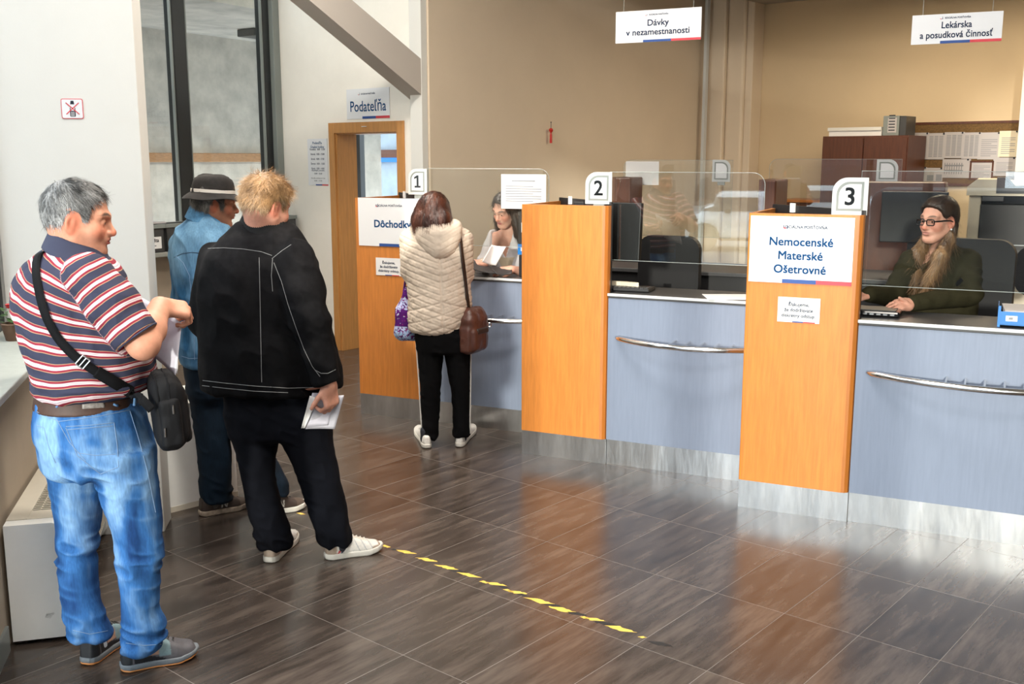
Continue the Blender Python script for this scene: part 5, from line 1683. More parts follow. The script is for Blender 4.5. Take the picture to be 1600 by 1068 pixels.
def hand_prims(wrist, fwd, back, size=1.0, curl=(20, 25, 30, 35), spread=5, thumb=(40, 25), side=1, k=0.006, bends=None, thumb_dir=None):
    """hand from the wrist: fwd along the palm, back = normal on the back of the hand; side +1 when the thumb lies towards cross(fwd, back)"""
    f = V3(fwd); f /= np.linalg.norm(f)
    n = V3(back); n = n - f * (n @ f); n /= np.linalg.norm(n)
    s = np.cross(f, n) * side                           # towards the thumb
    w = V3(wrist); z = size
    R = np.stack([f, s, n], 1)
    P = [rbox(w + f * 0.048 * z + s * 0.001 * z, np.array((0.047, 0.040, 0.0145)) * z, 0.0135 * z, R, k=0.015),
         ell(w + f * 0.012 * z, np.array((0.035, 0.030, 0.019)) * z, R, k=0.02),
         ell(w + f * 0.035 * z + s * 0.026 * z - n * 0.006 * z, np.array((0.032, 0.019, 0.017)) * z, R, k=0.012)]
    base = [(0.030, 0.090), (0.010, 0.096), (-0.011, 0.092), (-0.030, 0.082)]
    lens = [(0.040, 0.026, 0.020), (0.045, 0.029, 0.021), (0.041, 0.027, 0.020), (0.031, 0.020, 0.018)]
    rad = [0.0095, 0.0098, 0.0092, 0.0082]
    for i in range(4):
        p = w + (s * base[i][0] + f * base[i][1]) * z
        sp = math.radians(spread * (1.5 - i))
        d = f * math.cos(sp) + s * math.sin(sp)
        cs = bends[i] if bends else (curl[i], curl[i] * 1.1, curl[i] * 0.8)
        r = rad[i] * z
        P.append(cone(p - d * 0.02 * z, p, r * 1.1, r * 1.08, k=0.008))
        nc = R[:, 2].copy()
        for j in range(3):
            a = math.radians(cs[j])
            nc = nc - d * (nc @ d); nc /= np.linalg.norm(nc)
            d2 = d * math.cos(a) - nc * math.sin(a)
            nc = nc * math.cos(a) + d * math.sin(a)
            q = p + d2 * lens[i][j] * z
            P.append(cone(p, q, r, r * 0.90, k=0.004))
            p, d = q, d2; r *= 0.90
    tb = w + (f * 0.022 + s * 0.030 - R[:, 2] * 0.006) * z
    a, b_ = math.radians(thumb[0]), math.radians(thumb[1])
    d = f * math.cos(a) + s * math.sin(a) - R[:, 2] * 0.25
    if thumb_dir is not None: d = V3(thumb_dir)
    d /= np.linalg.norm(d)
    q = tb + d * 0.040 * z
    P.append(cone(tb, q, 0.0130 * z, 0.0108 * z, k=0.010))
    d2 = d * math.cos(b_) + (f - R[:, 2] * 0.5) * math.sin(b_); d2 /= np.linalg.norm(d2)
    q2 = q + d2 * 0.030 * z
    P.append(cone(q, q2, 0.0108 * z, 0.0100 * z, k=0.004))
    q3 = q2 + d2 * 0.020 * z
    P.append(cone(q2, q3, 0.0098 * z, 0.0082 * z, k=0.004))
    return P

# ------------------------------------------------------------------ shoes
def shoe_px(name, heel_px, toe_px, parent, *a, leg=None, sock=None, **k):
    """shoe between the floor points under heel and toe; leg = lowest row of the trouser leg, for the sock"""
    h, e = G(*heel_px), G(*toe_px)
    d = (e - h); L = d.to_2d().length; yaw = math.degrees(math.atan2(d.x, d.y))
    o = shoe(name, h, yaw, L, parent, *a, **k)
    if leg is not None:
        F = np.array((d.x, d.y, 0)) / L; an = np.array((h.x, h.y, 0)) + F * 0.075
        f = field(chain([an + np.array((0, 0, .05)), an + np.array((0, 0, .10)), np.array((leg[1], leg[2], leg[0] + 0.09))], [0.036, 0.033, 0.040], k=.02) + [cone(an + np.array((0, 0, .045)), an + F * 0.10 + np.array((0, 0, .035)), 0.03, 0.026)])
        sculpt('sock', f, 0.006, sock, parent)
    return o

def shoe(name, heel, yaw, L, parent, upper_col, sole_m, outsole_m=None, width=0.098, ht=1.0, laces=None, lift=0.0, collar=None):
    """heel = floor point under the back of the heel; yaw = heading of the toe"""
    a = math.radians(yaw)
    F = np.array((math.sin(a), math.cos(a), 0)); S = np.array((math.cos(a), -math.sin(a), 0)); U = np.array((0, 0, 1.0))
    o = np.array((heel[0], heel[1], lift)); R = np.stack([F, S, U], 1)
    def w(x, y, z): return o + F * x + S * y + U * z
    hw = width / 2
    def loc(P): return (P - o) @ R
    def outline(P, grow=0.0):
        q = loc(P); x = q[:, 0] / L
        xs = [0, 0.03, 0.10, 0.25, 0.42, 0.60, 0.75, 0.88, 0.96, 1.0]
        ws = [0.30, 0.52, 0.68, 0.70, 0.72, 0.90, 1.0, 0.86, 0.55, 0.22]
        wd = np.interp(x, xs, ws) * hw + grow
        cy = np.interp(x, [0, 0.4, 0.75, 1], [0, 0.0, 0.0, 0])
        return np.maximum(np.abs(q[:, 1] - cy) - wd, np.maximum(-q[:, 0] - grow, q[:, 0] - L - grow)), q
    def sole_f(z0, z1, grow):
        def f(P):
            d, q = outline(P, grow)
            toe = np.interp(q[:, 0] / L, [0, 0.1, 0.7, 1.0], [0.004, 0.0, 0.0, 0.016])
            e = np.maximum(z0 + toe - q[:, 2], q[:, 2] - z1 - toe * 0.7)
            r = 0.006
            return np.minimum(np.maximum(d + r, e + r), 0) + np.sqrt(np.maximum(d + r, 0) ** 2 + np.maximum(e + r, 0) ** 2) - r
        return Prim(f, np.minimum(w(-0.01, -hw, 0), w(L + .01, hw, 0)) - np.array((hw, hw, .01)), np.maximum(w(-0.01, -hw, 0), w(L + .01, hw, 0)) + np.array((hw, hw, .05)))
    root = bpy.data.objects.new(name, None); COL.objects.link(root); root.parent = parent
    z0 = 0.0
    if outsole_m:
        sculpt('outsole', field([sole_f(0.0, 0.010, 0.002)]), 0.004, outsole_m, root)
        z0 = 0.007
    sculpt('sole', field([sole_f(z0, 0.030, 0.003)]), 0.004, sole_m, root)
    xs = [0.0, 0.06, 0.2, 0.35, 0.5, 0.65, 0.8, 0.92, 1.0]
    zt = np.array([0.098, 0.102, 0.098, 0.096, 0.090, 0.072, 0.056, 0.050, 0.032]) * ht
    def up(P):
        d, q = outline(P, -0.001)
        x = q[:, 0] / L
        top = np.interp(x, xs, zt)
        # section narrows towards the top
        hz = np.clip((q[:, 2] - 0.02) / np.maximum(top - 0.02, 1e-3), 0, 1)
        wdn = np.interp(x, [0, 0.03, 0.10, 0.25, 0.42, 0.60, 0.75, 0.88, 0.96, 1.0], np.array([0.30, 0.52, 0.68, 0.70, 0.72, 0.90, 1.0, 0.86, 0.55, 0.22]) * hw)
        d = np.abs(q[:, 1]) - wdn * np.sqrt(np.maximum(1 - 0.62 * hz ** 2.2, 0.02))
        d = np.maximum(d, np.maximum(-q[:, 0] + 0.010 * hz, q[:, 0] - L + 0.01))
        e = np.maximum(0.022 - q[:, 2], q[:, 2] - top)
        r = 0.012
        return np.minimum(np.maximum(d + r, e + r), 0) + np.sqrt(np.maximum(d + r, 0) ** 2 + np.maximum(e + r, 0) ** 2) - r
    pu = Prim(up, sole_f(0, .03, .003).lo, sole_f(0, .03, .003).hi + np.array((0, 0, 0.08)))
    def at(P, n):
        q = loc(P); q[:, 0] /= L
        return {'tint': upper_col(q)}
    sculpt('upper', field([pu]), 0.004, M['shoe'], root, attr=at)
    if laces is not None:
        lc = MB()
        for j in range(5):
            x = L * (0.42 + 0.065 * j); z = np.interp(x / L, xs, zt) + 0.002
            lc.tube([w(x, -0.022, z - 0.006), w(x + 0.004, -0.008, z + 0.002), w(x - 0.003, 0.008, z + 0.002), w(x, 0.022, z - 0.006)], 0.0028, 6)
        x = L * 0.42; z = np.interp(0.42, xs, zt) + 0.004
        for s in (-1, 1):
            lc.tube([w(x, 0, z), w(x - 0.008, s * 0.018, z + 0.010), w(x + 0.004, s * 0.034, z + 0.002), w(x + 0.006, s * 0.012, z + 0.001), w(x, 0, z)], 0.0024, 6)
        lc.build('laces', laces, root, smooth=True)
    return root

def finish(root, loc):
    """put the origin of a finished thing at its base without moving its parts"""
    T = Matrix.Translation(-Vector(loc))
    for ch in root.children:
        ch.matrix_basis = T @ ch.matrix_basis
    root.matrix_world = Matrix.Translation(loc)
    return root

def person(label):
    return thing('person', Matrix.Identity(4), label, 'person')

from mathutils.bvhtree import BVHTree
_bvh = {}
def hit_obj(o, px, py, out=0.0):
    """the point of a finished mesh met along the view through px,py"""
    if o.name not in _bvh:
        me = o.data
        _bvh[o.name] = BVHTree.FromPolygons([v.co.copy() for v in me.vertices], [tuple(p.vertices) for p in me.polygons])
    d = ray(px, py).normalized()
    loc, n, i, dist = _bvh[o.name].ray_cast(EYE, d)
    if loc is None:
        loc, n, i, dist = _bvh[o.name].find_nearest(EYE + d * 4.5)
    if n.dot(d) > 0: n = -n
    return np.array(loc + n * out), np.array(n)
def seam(o, pts, r, m, parent, name='seam', out=0.0006, step=7):
    """thread that follows a polyline of the view over a finished mesh"""
    Q = []
    for (x0, y0), (x1, y1) in zip(pts[:-1], pts[1:]):
        k = max(2, int(math.hypot(x1 - x0, y1 - y0) / step))
        Q += [(x0 + (x1 - x0) * i / k, y0 + (y1 - y0) * i / k) for i in range(k)]
    Q.append(pts[-1])
    P = [hit_obj(o, x, y, out)[0] for x, y in Q]
    return MB().tube([Vector(p) for p in P], r, 5).build(name, m, parent, smooth=True)
def resample(P, n):
    P = np.array(P, float)
    t = np.concatenate([[0], np.cumsum(np.linalg.norm(np.diff(P, axis=0), axis=1))])
    tt = np.linspace(0, t[-1], n)
    if len(P) < 3: return np.stack([np.interp(tt, t, P[:, i]) for i in range(3)], -1)
    return np.stack([curve_fit(t, P[:, i], tt) for i in range(3)], -1)

def sheet(name, TL, TR, BR, BL, m, parent=None, bulge=0.0, thick=0.0012, n=10, mw=None):
    """slightly curved sheet of paper between four corners"""
    TL, TR, BR, BL = [np.array(p, float) for p in (TL, TR, BR, BL)]
    nr = np.cross(TR - TL, BL - TL); nr /= np.linalg.norm(nr)
    v = []
    for s_ in (0, 1):
        for j in range(n + 1):
            for i in range(n + 1):
                u, w_ = i / n, j / n
                p = (TL * (1 - u) + TR * u) * (1 - w_) + (BL * (1 - u) + BR * u) * w_
                v.append(p + nr * (bulge * 4 * u * (1 - u) + s_ * thick))
    q = []
    k = n + 1
    for j in range(n):
        for i in range(n):
            a = j * k + i
            q.append((a, a + 1, a + k + 1, a + k)); o = k * k
            q.append((o + a, o + a + k, o + a + k + 1, o + a + 1))
    edge = [(i, 0) for i in range(n)] + [(n, j) for j in range(n)] + [(n - i, n) for i in range(n)] + [(0, n - j) for j in range(n)]
    ids = [j * k + i for i, j in edge]
    for i in range(len(ids)):
        a, b_ = ids[i], ids[(i + 1) % len(ids)]
        q.append((b_, a, a + k * k, b_ + k * k))
    return mesh_np(name, np.array(v), np.array(q), m, parent)

def scalp_hair(name, H, parent, zl, thick, colour, n, length, width, seed, crown=(0, -0.045, 0.12), lift=0.35, jitter=0.3, bend=0.4, extra=None, h=0.004, lumps=0.003, flow_fn=None, mask=None, lateral=0.3, zmax=9.0):
    """hair grown over the scalp; zl = hairline height as a function of y (front to back)"""
    ys, zs = zip(*sorted(zl))
    P = [H.ell((0, -0.014, 0.040), (0.077 + thick, 0.099 + thick, 0.084 + thick), k=0.01), H.ell((0, -0.030, 0.005), (0.071 + thick, 0.076 + thick, 0.080), k=0.02)]
    if extra: P += extra
    def keep(p):
        q = H.loc(p)
        return (np.interp(q[:, 1], ys, zs) - q[:, 2]) * 0.75 * H.sc if mask is None else np.maximum((np.interp(q[:, 1], ys, zs) - q[:, 2]) * 0.75, mask(q)) * H.sc
    f = field(P + [Prim(keep, (-9,) * 3, (9,) * 3, 0.014, '&')])
    rs = np.random.RandomState(seed)
    v, q = surface(f, h)
    v = relax(v, q, 1); nn = vnormals(v, q)
    v2 = v + nn * (lumps * fbm(H.loc(v) * np.array((55, 28, 28)), seed))[:, None]
    o = mesh_np(name, v2, q, M['hair'], parent, {'tint': colour(H.loc(v), rs) * 0.8})
    o['kind'] = 'stuff'
    # strands on the outside
    qo = H.loc(v)
    outside = (nn * (v - H.o)).sum(1) > 0
    idx = np.where(outside & (qo[:, 2] < zmax))[0]
    pick = rs.choice(idx, n)
    pts = v2[pick] + rs.normal(0, 0.0012, (n, 3)); nr = nn[pick]
    cr = H.w(crown)
    fl = pts - cr if flow_fn is None else H.M @ np.zeros(3) + flow_fn(H.loc(pts)) @ H.M.T
    fl = fl - nr * (fl * nr).sum(1)[:, None]
    fl /= np.maximum(np.linalg.norm(fl, axis=1), 1e-6)[:, None]
    sv, sq, si = strands(pts, nr, fl, length(H.loc(pts)) if callable(length) else length, width, bend, rs, lift=lift, jitter=jitter, lateral=lateral)
    cc = colour(H.loc(pts), rs)[si]
    s = mesh_np('hair_strands', sv, sq, M['hair'], o, {'tint': cc}, smooth=True)
    s['kind'] = 'stuff'
    return o, f
SKIN = (0.56, 0.275, 0.175)
def limb_pts(*p): return [np.array(x, float) for x in p]

# ================================================================== man in the striped polo shirt
def build_man_polo():
    D = 3.52
    t = person('man in a striped polo shirt and blue jeans leaning by the left sill, reading papers')
    H = Head(W(124, 343, D), 76, 7, 0, 1.02)
    torso = px_rows(D, [(384, 82, 138, 0, .055), (394, 64, 152, 0, .085), (407, 46, 172, 0, .130), (425, 33, 188, 0, .165), (450, 26, 198, 0, .185), (480, 27, 209, 0, .20),
                        (510, 34, 219, 0, .205), (540, 43, 231, 0, .21), (570, 53, 237, 0, .212), (595, 59, 235, 0, .205), (613, 61, 222, 0, .195)])
    S, E = np.array(W(146, 436, D - .13)), np.array(W(224, 537, D - .14))
    Wr = np.array(W(250, 479, D + .04))
    ax = (E - S) / np.linalg.norm(E - S)
    cuff = S + ax * 0.232
    SL, EL, WL = np.array(W(62, 440, D + .12)), np.array(W(120, 545, D + .33)), np.array(W(222, 505, D + .30))
    axl = (EL - SL) / np.linalg.norm(EL - SL)
    t_col = column(torso, cap=0.03)
    slv = chain([S - ax * 0.02, S + ax * 0.10, cuff], [0.078, 0.078, 0.076], k=0.035)
    slv_l = [cone(SL, SL + axl * 0.22, 0.075, 0.068, k=0.05)]
    trim = [Prim(lambda P: np.where(((P - S) @ ax > 0.10) & (np.linalg.norm((P - S) - np.outer((P - S) @ ax, ax), axis=1) < 0.12) & (P[:, 1] < D + .02) & (P[:, 0] > cuff[0] - .2), (P - cuff) @ ax, -1.0), (-9,) * 3, (9,) * 3, 0, '&')]
    shirt = field([t_col] + slv + slv_l)
    cut = field([cone(cuff, cuff + ax * 0.2, 0.11, 0.11)])
    zb = torso[-1][0]
    def shirt_cut(P):
        d = shirt(P)
        ds = slv[1].f(P)
        end = (P - cuff) @ ax
        # the sleeve ends in a clean cuff
        m = (np.linalg.norm(P - cuff, axis=1) < 0.11) & (end > -0.02) & (t_col.f(P) > 0.012)
        return np.where(m, np.maximum(d, end), d)
    shirt_cut.prims = shirt.prims
    xc = W(130, 500, D).x
    ztop, zbot = W(130, 400, D).z, W(130, 610, D).z
    PER = 0.0540
    def band(P, n):
        u = np.clip((P[:, 2] - zbot) / (ztop - zbot), 0, 1)
        k = np.interp(u, [0, 0.2, 0.5, 0.8, 1.0], [-0.10, 0.02, 0.20, 0.42, 0.55])
        b_ = P[:, 2] + k * (P[:, 0] - xc) + 0.010 * fbm(P * np.array((7, 7, 3)), 5)
        ds = np.minimum(slv[0].f(P), slv[1].f(P))
        sl = (ds < t_col.f(P)) & (P[:, 1] < D + 0.02)
        b_ = np.where(sl, -((P - S) @ ax) + 0.012 + 0.004 * fbm(P * 9, 3), b_)
        return {'band': b_}
    def fold(P, n):
        f1 = ridged(P * np.array((5, 5, 17)) + np.array((0, 0, 1)) * (P[:, :1] * 9), 2) * 0.0045
        low = np.clip((zbot + 0.16 - P[:, 2]) / 0.16, 0, 1)
        f2 = ridged(P * np.array((9, 9, 26)), 7) * 0.007 * low
        arm = np.exp(-(np.linalg.norm(P - np.array(W(165, 500, D - .15)), axis=1) / 0.10) ** 2)
        f3 = ridged(P * np.array((18, 6, 9)) + P[:, :1] * 12, 9) * 0.007 * arm
        return f1 + f2 + f3 + 0.002 * fbm(P * 22, 4)
    m = bpy.data.materials.new('striped_knit'); m.use_nodes = True
    nt = m.node_tree; bs = nt.nodes['Principled BSDF']; bs.inputs['Roughness'].default_value = 0.85; bs.inputs['Specular IOR Level'].default_value = 0.2
    at = nt.nodes.new('ShaderNodeAttribute'); at.attribute_name = 'band'
    dv = nt.nodes.new('ShaderNodeMath'); dv.operation = 'DIVIDE'; dv.inputs[1].default_value = PER
    fr = nt.nodes.new('ShaderNodeMath'); fr.operation = 'FRACT'
    rp = nt.nodes.new('ShaderNodeValToRGB'); rp.color_ramp.interpolation = 'CONSTANT'
    navy, tan, mar, wht, gry = (0.036, 0.038, 0.068, 1), (0.42, 0.25, 0.15, 1), (0.25, 0.025, 0.045, 1), (0.72, 0.58, 0.60, 1), (0.30, 0.25, 0.30, 1)
    stops = [(0, navy), (0.43, tan), (0.475, mar), (0.60, wht), (0.685, gry), (0.71, wht), (0.80, mar), (0.93, tan), (0.965, navy)]
    el = rp.color_ramp.elements
    el[0].position, el[0].color = stops[0]; el[1].position, el[1].color = stops[1]
    for p_, c_ in stops[2:]:
        e_ = el.new(p_); e_.color = c_
    nt.links.new(at.outputs['Fac'], dv.inputs[0]); nt.links.new(dv.outputs[0], fr.inputs[0]); nt.links.new(fr.outputs[0], rp.inputs[0]); nt.links.new(rp.outputs[0], bs.inputs['Base Color'])
    tc = nt.nodes.new('ShaderNodeTexCoord'); no = nt.nodes.new('ShaderNodeTexNoise'); no.inputs['Scale'].default_value = 700
    bp = nt.nodes.new('ShaderNodeBump'); bp.inputs['Strength'].default_value = 0.12; bp.inputs['Distance'].default_value = 0.004
    nt.links.new(tc.outputs['Object'], no.inputs['Vector']); nt.links.new(no.outputs[0], bp.inputs['Height']); nt.links.new(bp.outputs[0], bs.inputs['Normal'])
    so = sculpt('polo_shirt', shirt_cut, 0.0048, m, t, fold, band)
    # collar: a turned-down band around the neck
    M['collar_navy'] = mat('navy_knit_collar', (0.030, 0.034, 0.066), 0.9, bump=0.15, bump_scale=600)
    nk0, nk1 = H.w((0, -0.030, -0.085)), np.array(W(118, 402, D - .01))
    ring = []
    cb, cf = np.array(W(84, 372, D)), np.array(W(172, 412, D))
    cc = (np.array(W(122, 390, D)))
    def collar_f(P):
        # tilted cone shell: higher at the back of the neck (left), lower in front (right)
        q = P - cc
        tilt = 0.40
        z = q[:, 2] + tilt * q[:, 0]
        r = np.sqrt((q[:, 0] / 1.02) ** 2 + (q[:, 1] / 0.95) ** 2)
        rad = 0.0915 - 0.42 * z
        d = np.abs(r - rad) - 0.007
        e = np.abs(z - 0.003) - 0.034
        return np.maximum(d * 0.9, e) - 0.002
    cp = Prim(collar_f, cc - 0.16, cc + 0.16)
    sculpt('collar', field([cp]), 0.004, M['collar_navy'], so)
    MB().tube([Vector(cuff + ax * 0.002 + (np.cos(a_) * np.array((0, 1, 0)) + np.sin(a_) * np.cross(ax, (0, 1, 0))) * 0.073) for a_ in np.linspace(0, 2 * np.pi, 25)], 0.004, 6, cap=False).build('cuff_band', M['collar_navy'], so, smooth=True)

    # jeans
    D0 = D - 0.0
    pel = px_rows(D, [(608, 64, 206, 0, .165), (625, 61, 212, 0, .175), (650, 58, 224, 0, .185), (680, 60, 233, 0, .19), (705, 66, 238, 0, .185), (735, 74, 240, 0, .165)])
    lg = px_rows(D, [(700, 66, 168, .05, .105), (735, 75, 165, .05, .10), (770, 82, 162, .05, .096), (800, 88, 157, .045, .088), (840, 91, 152, .035, .080), (880, 93, 150, .02, .076), (920, 97, 152, .01, .072), (960, 103, 162, .0, .070), (992, 114, 171, .0, .066)])
    rg = px_rows(D, [(700, 138, 239, -.05, .115), (735, 148, 241, -.05, .108), (770, 158, 246, -.05, .102), (800, 168, 250, -.05, .092), (840, 181, 252, -.05, .082), (880, 186, 251, -.05, .078), (920, 190, 248, -.05, .074), (950, 193, 247, -.05, .074), (980, 194, 255, -.05, .076), (1012, 196, 253, -.05, .072)])
    jeans = field([column(pel, k=.03), column(lg, k=.035, cap=.012), column(rg, k=.035, cap=.012)])
    za, zk, zs = W(150, 985, D).z, W(150, 860, D).z, W(150, 690, D).z
    def jfold(P, n):
        low = np.clip((za + 0.10 - P[:, 2]) / 0.12, 0, 1)
        kn = np.exp(-((P[:, 2] - zk) / 0.06) ** 2)
        crt = np.exp(-((P[:, 2] - (zs - 0.09)) / 0.06) ** 2)
        a = ridged(P * np.array((6, 6, 30)) + P[:, :1] * 8, 1) * (0.013 * low + 0.009 * kn + 0.006 * crt + 0.0015) + ridged(P * np.array((11, 11, 5)) + P[:, 2:] * 7, 12) * 0.003
        return a + 0.0025 * fbm(P * np.array((14, 14, 6)), 8)
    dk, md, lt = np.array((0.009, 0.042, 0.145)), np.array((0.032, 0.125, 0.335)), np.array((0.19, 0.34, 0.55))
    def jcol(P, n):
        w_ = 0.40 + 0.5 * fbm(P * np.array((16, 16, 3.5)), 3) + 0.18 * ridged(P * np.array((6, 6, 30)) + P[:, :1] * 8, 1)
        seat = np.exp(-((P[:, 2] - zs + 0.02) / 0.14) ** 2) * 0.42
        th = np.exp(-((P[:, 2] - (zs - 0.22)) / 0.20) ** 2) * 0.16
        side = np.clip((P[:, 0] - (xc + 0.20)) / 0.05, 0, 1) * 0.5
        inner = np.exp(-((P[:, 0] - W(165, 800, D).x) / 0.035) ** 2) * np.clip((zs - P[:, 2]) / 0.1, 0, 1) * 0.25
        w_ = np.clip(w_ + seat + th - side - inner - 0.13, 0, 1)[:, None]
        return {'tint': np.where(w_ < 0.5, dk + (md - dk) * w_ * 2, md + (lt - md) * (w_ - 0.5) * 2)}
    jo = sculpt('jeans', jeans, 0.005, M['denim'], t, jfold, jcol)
    sm = lambda pts, r=0.0013, nm='seam': seam(jo, pts, r, M['seam_jean'], jo, nm)
    sm([(58, 643), (92, 658), (150, 651), (203, 640)])
    sm([(89, 655), (108, 690), (134, 720)])
    sm([(103, 666), (140, 664), (178, 660), (183, 695), (185, 729), (157, 740), (121, 712), (103, 668)], nm='pocket_seam')
    sm([(105, 671), (140, 668), (176, 665)], nm='pocket_seam')
    sm([(121, 707), (150, 711), (181, 709)], nm='pocket_seam')
    sm([(58, 664), (69, 668), (76, 697), (87, 723)], nm='pocket_seam')
    sm([(203, 642), (218, 690), (230, 735), (243, 800)])
    sm([(197, 1004), (225, 1008), (252, 1006)], nm='hem_seam')
    sm([(114, 984), (140, 990), (168, 985)], nm='hem_seam')
    belt = column(px_rows(D, [(610, 62.5, 207, 0, .168), (631, 60, 213, 0, .178)]), grow=0.004, cap=0.004)
    bo = sculpt('belt', field([belt]), 0.005, M['belt'], jo, it=0)
    for px in (91, 178, 207):
        p0, n0 = hit_obj(bo, px, 612, 0.003); p1, n1 = hit_obj(bo, px + 1, 629, 0.003)
        p1 = p1 + np.array((0, 0, -0.012))
        ribbon('belt_loop', [p0 + np.array((0, 0, .01)), (p0 + p1) / 2 + n0 * 0.004, p1], [n0, n0, n1], 0.018, 0.005, M['loop_denim'], jo, 8)
    p0, n0 = hit_obj(bo, 128, 628, 0.0005); p1, n1 = hit_obj(bo, 163, 626, 0.0005)
    ribbon('leather_patch', [p0 + np.array((0, 0, -.012)), (hit_obj(bo, 146, 627, 0.0005)[0]) + np.array((0, 0, -.012)), p1 + np.array((0, 0, -.012))], [n0, n0, n1], 0.022, 0.003, M['patch'], jo, 10)

    # shoes
    def grey_shoe(q):
        x, y, z = q.T
        c = np.tile(np.array((0.115, 0.112, 0.125)), (len(q), 1))
        c[(x < 0.14) & (z > 0.03)] = (0.02, 0.022, 0.026)
        c[(x > 0.16) & (x < 0.56) & (z < 0.085 - 0.09 * x) & (z > 0.03)] = (0.012, 0.013, 0.017)
        m_ = (np.abs(y) > 0.018) & (x > 0.30) & (x < 0.47) & (z > 0.052)
        c[m_] = (0.42, 0.26, 0.19)
        c[(x > 0.47) & (x < 0.62) & (z > 0.045) & (np.abs(y) > 0.012)] = (0.20, 0.30, 0.33)
        c[(x > 0.70)] = (0.10, 0.095, 0.105)
        return c
    M['sock_white'] = mat('pale_sock', (0.50, 0.55, 0.62), 0.9, bump=0.2, bump_scale=400)
    shoe_px('shoe', (189, 1047), (310, 1021), t, grey_shoe, M['sole_grey'], M['sole_gum'], 0.112, ht=1.15, laces=M['black_plastic'], leg=rg[-1], sock=M['sock_white'])
    shoe_px('shoe', (134, 1040), (205, 985), t, grey_shoe, M['sole_grey'], M['sole_gum'], 0.108, ht=1.12, laces=M['black_plastic'], leg=lg[-1], sock=M['sock_white'])

    # body
    fw = np.array((0.66, 0.55, -0.20)); bk = np.array((0.10, -0.55, 0.82))
    body = field(head_prims(H, full=1.08) + [
        cone(H.w((0, -0.028, -0.045)), W(112, 398, D), 0.064, 0.075, k=0.03),
        H.ell((0, 0.035, -0.098), (0.045, 0.042, 0.022), k=0.03),
        column(torso, grow=-0.014, k=.03), column(pel, grow=-.014, k=.03), column(lg, grow=-.014, k=.03), column(rg, grow=-.014, k=.03)]
        + chain([S, S + (E - S) * 0.55, E], [0.060, 0.058, 0.052], k=.02) + chain([E, E + (Wr - E) * 0.38, Wr], [0.051, 0.052, 0.036], k=.02)
        + hand_prims(Wr, fw, bk, 1.08, curl=(52, 56, 60, 64), spread=3, side=-1, thumb=(38, 20))
        + chain([SL, EL], [0.055, 0.045], k=.02) + chain([EL, WL], [0.046, 0.032], k=.02)
        + hand_prims(WL, (0.75, -0.55, -0.1), (-0.3, 0.3, -0.8), 1.05, curl=(35, 38, 40, 42), side=1)
        )
    fc = face_colour(H, (0.60, 0.285, 0.185), brow=(0.05, 0.04, 0.035), stubble=0.28)
    sculpt('body', body, 0.0042, M['skin'], t, attr=lambda P, n: {'tint': fc(P)})
    eyes(H, t)
    def gcol(q, rs):
        top = np.clip((q[:, 2] - 0.055) / 0.05, 0, 1) * np.clip((q[:, 1] + 0.09) / 0.06, 0, 1)
        b_ = np.clip(0.66 - 0.54 * top + 0.45 * fbm(q * 30, 3), 0.03, 1)
        low = np.clip((-0.03 - q[:, 2]) / 0.05, 0, 1) * 0.30 + np.exp(-(((q[:, 1] + 0.02) / 0.035) ** 2 + ((q[:, 2] - 0.012) / 0.02) ** 2)) * 0.4
        b_ = np.clip(b_ - low, 0.02, 1) * rs.uniform(0.35, 1.35, len(q))
        return np.clip(0.012 + (b_ ** 1.25)[:, None] * np.array((0.50, 0.495, 0.49)), 0, 0.8)
    scalp_hair('hair', H, t, [(-.13, -.078), (-.07, -.075), (-.045, -.052), (-.030, .004), (-.005, .032), (.012, .020), (.022, -.012), (.036, -.006), (.044, .045), (.058, .066), (.075, .078), (.11, .088)],
               0.009, gcol, 6500, lambda q: np.where(q[:, 2] > 0.06, 0.034, 0.018), 0.0016, 21, crown=(0, -0.075, 0.105), lift=0.30, jitter=0.20, bend=0.45, lumps=0.005, lateral=0.15)
    finish(t, (W(185, 900, D).x, D, 0))
    globals()['POLO'] = dict(shirt=shirt, jeans=jeans, D=D, Wr=Wr)

    # papers in his hand
    tp = thing('held_papers', Matrix.Identity(4), 'printed papers held by the man in the striped polo', 'papers')
    sheet('sheet', W(213, 460, D + .20), W(284, 505, D + .10), W(274, 590, D + .03), W(232, 552, D + .13), M['paper_lilac'], tp, 0.012)
    sheet('sheet', W(218, 463, D + .208), W(281, 503, D + .106), W(277, 584, D + .038), W(236, 556, D + .138), M['paper'], tp, 0.010)
    finish(tp, W(255, 560, D + .1))

    # shoulder bag and its strap
    tb = thing('shoulder_bag', Matrix.Identity(4), 'black shoulder bag hanging at the hip of the man in jeans', 'bag')
    c = np.array(W(259, 639, D - .06))
    R = rotz(24) @ roty(-4)
    bagf = field([rbox(c, (0.046, 0.108, 0.128), 0.036, R, k=.02), rbox(c + R @ np.array((0.012, -0.01, 0.0)), (0.052, 0.095, 0.105), 0.035, R, k=.02)])
    def bfold(P, n): return 0.003 * fbm(P * 18, 2) + 0.0015 * ridged(P * np.array((30, 30, 8)), 3)
    sculpt('bag_body', bagf, 0.005, M['bag_black'], tb, bfold)
    pk = field([rbox(c + R @ np.array((0.046, -0.012, -0.020)), (0.024, 0.080, 0.088), 0.022, R, k=.02), rbox(c + R @ np.array((0.004, -0.105, -0.025)), (0.034, 0.018, 0.085), 0.016, R, k=.02)])
    sculpt('front_pocket', pk, 0.005, M['bag_black'], tb, bfold)
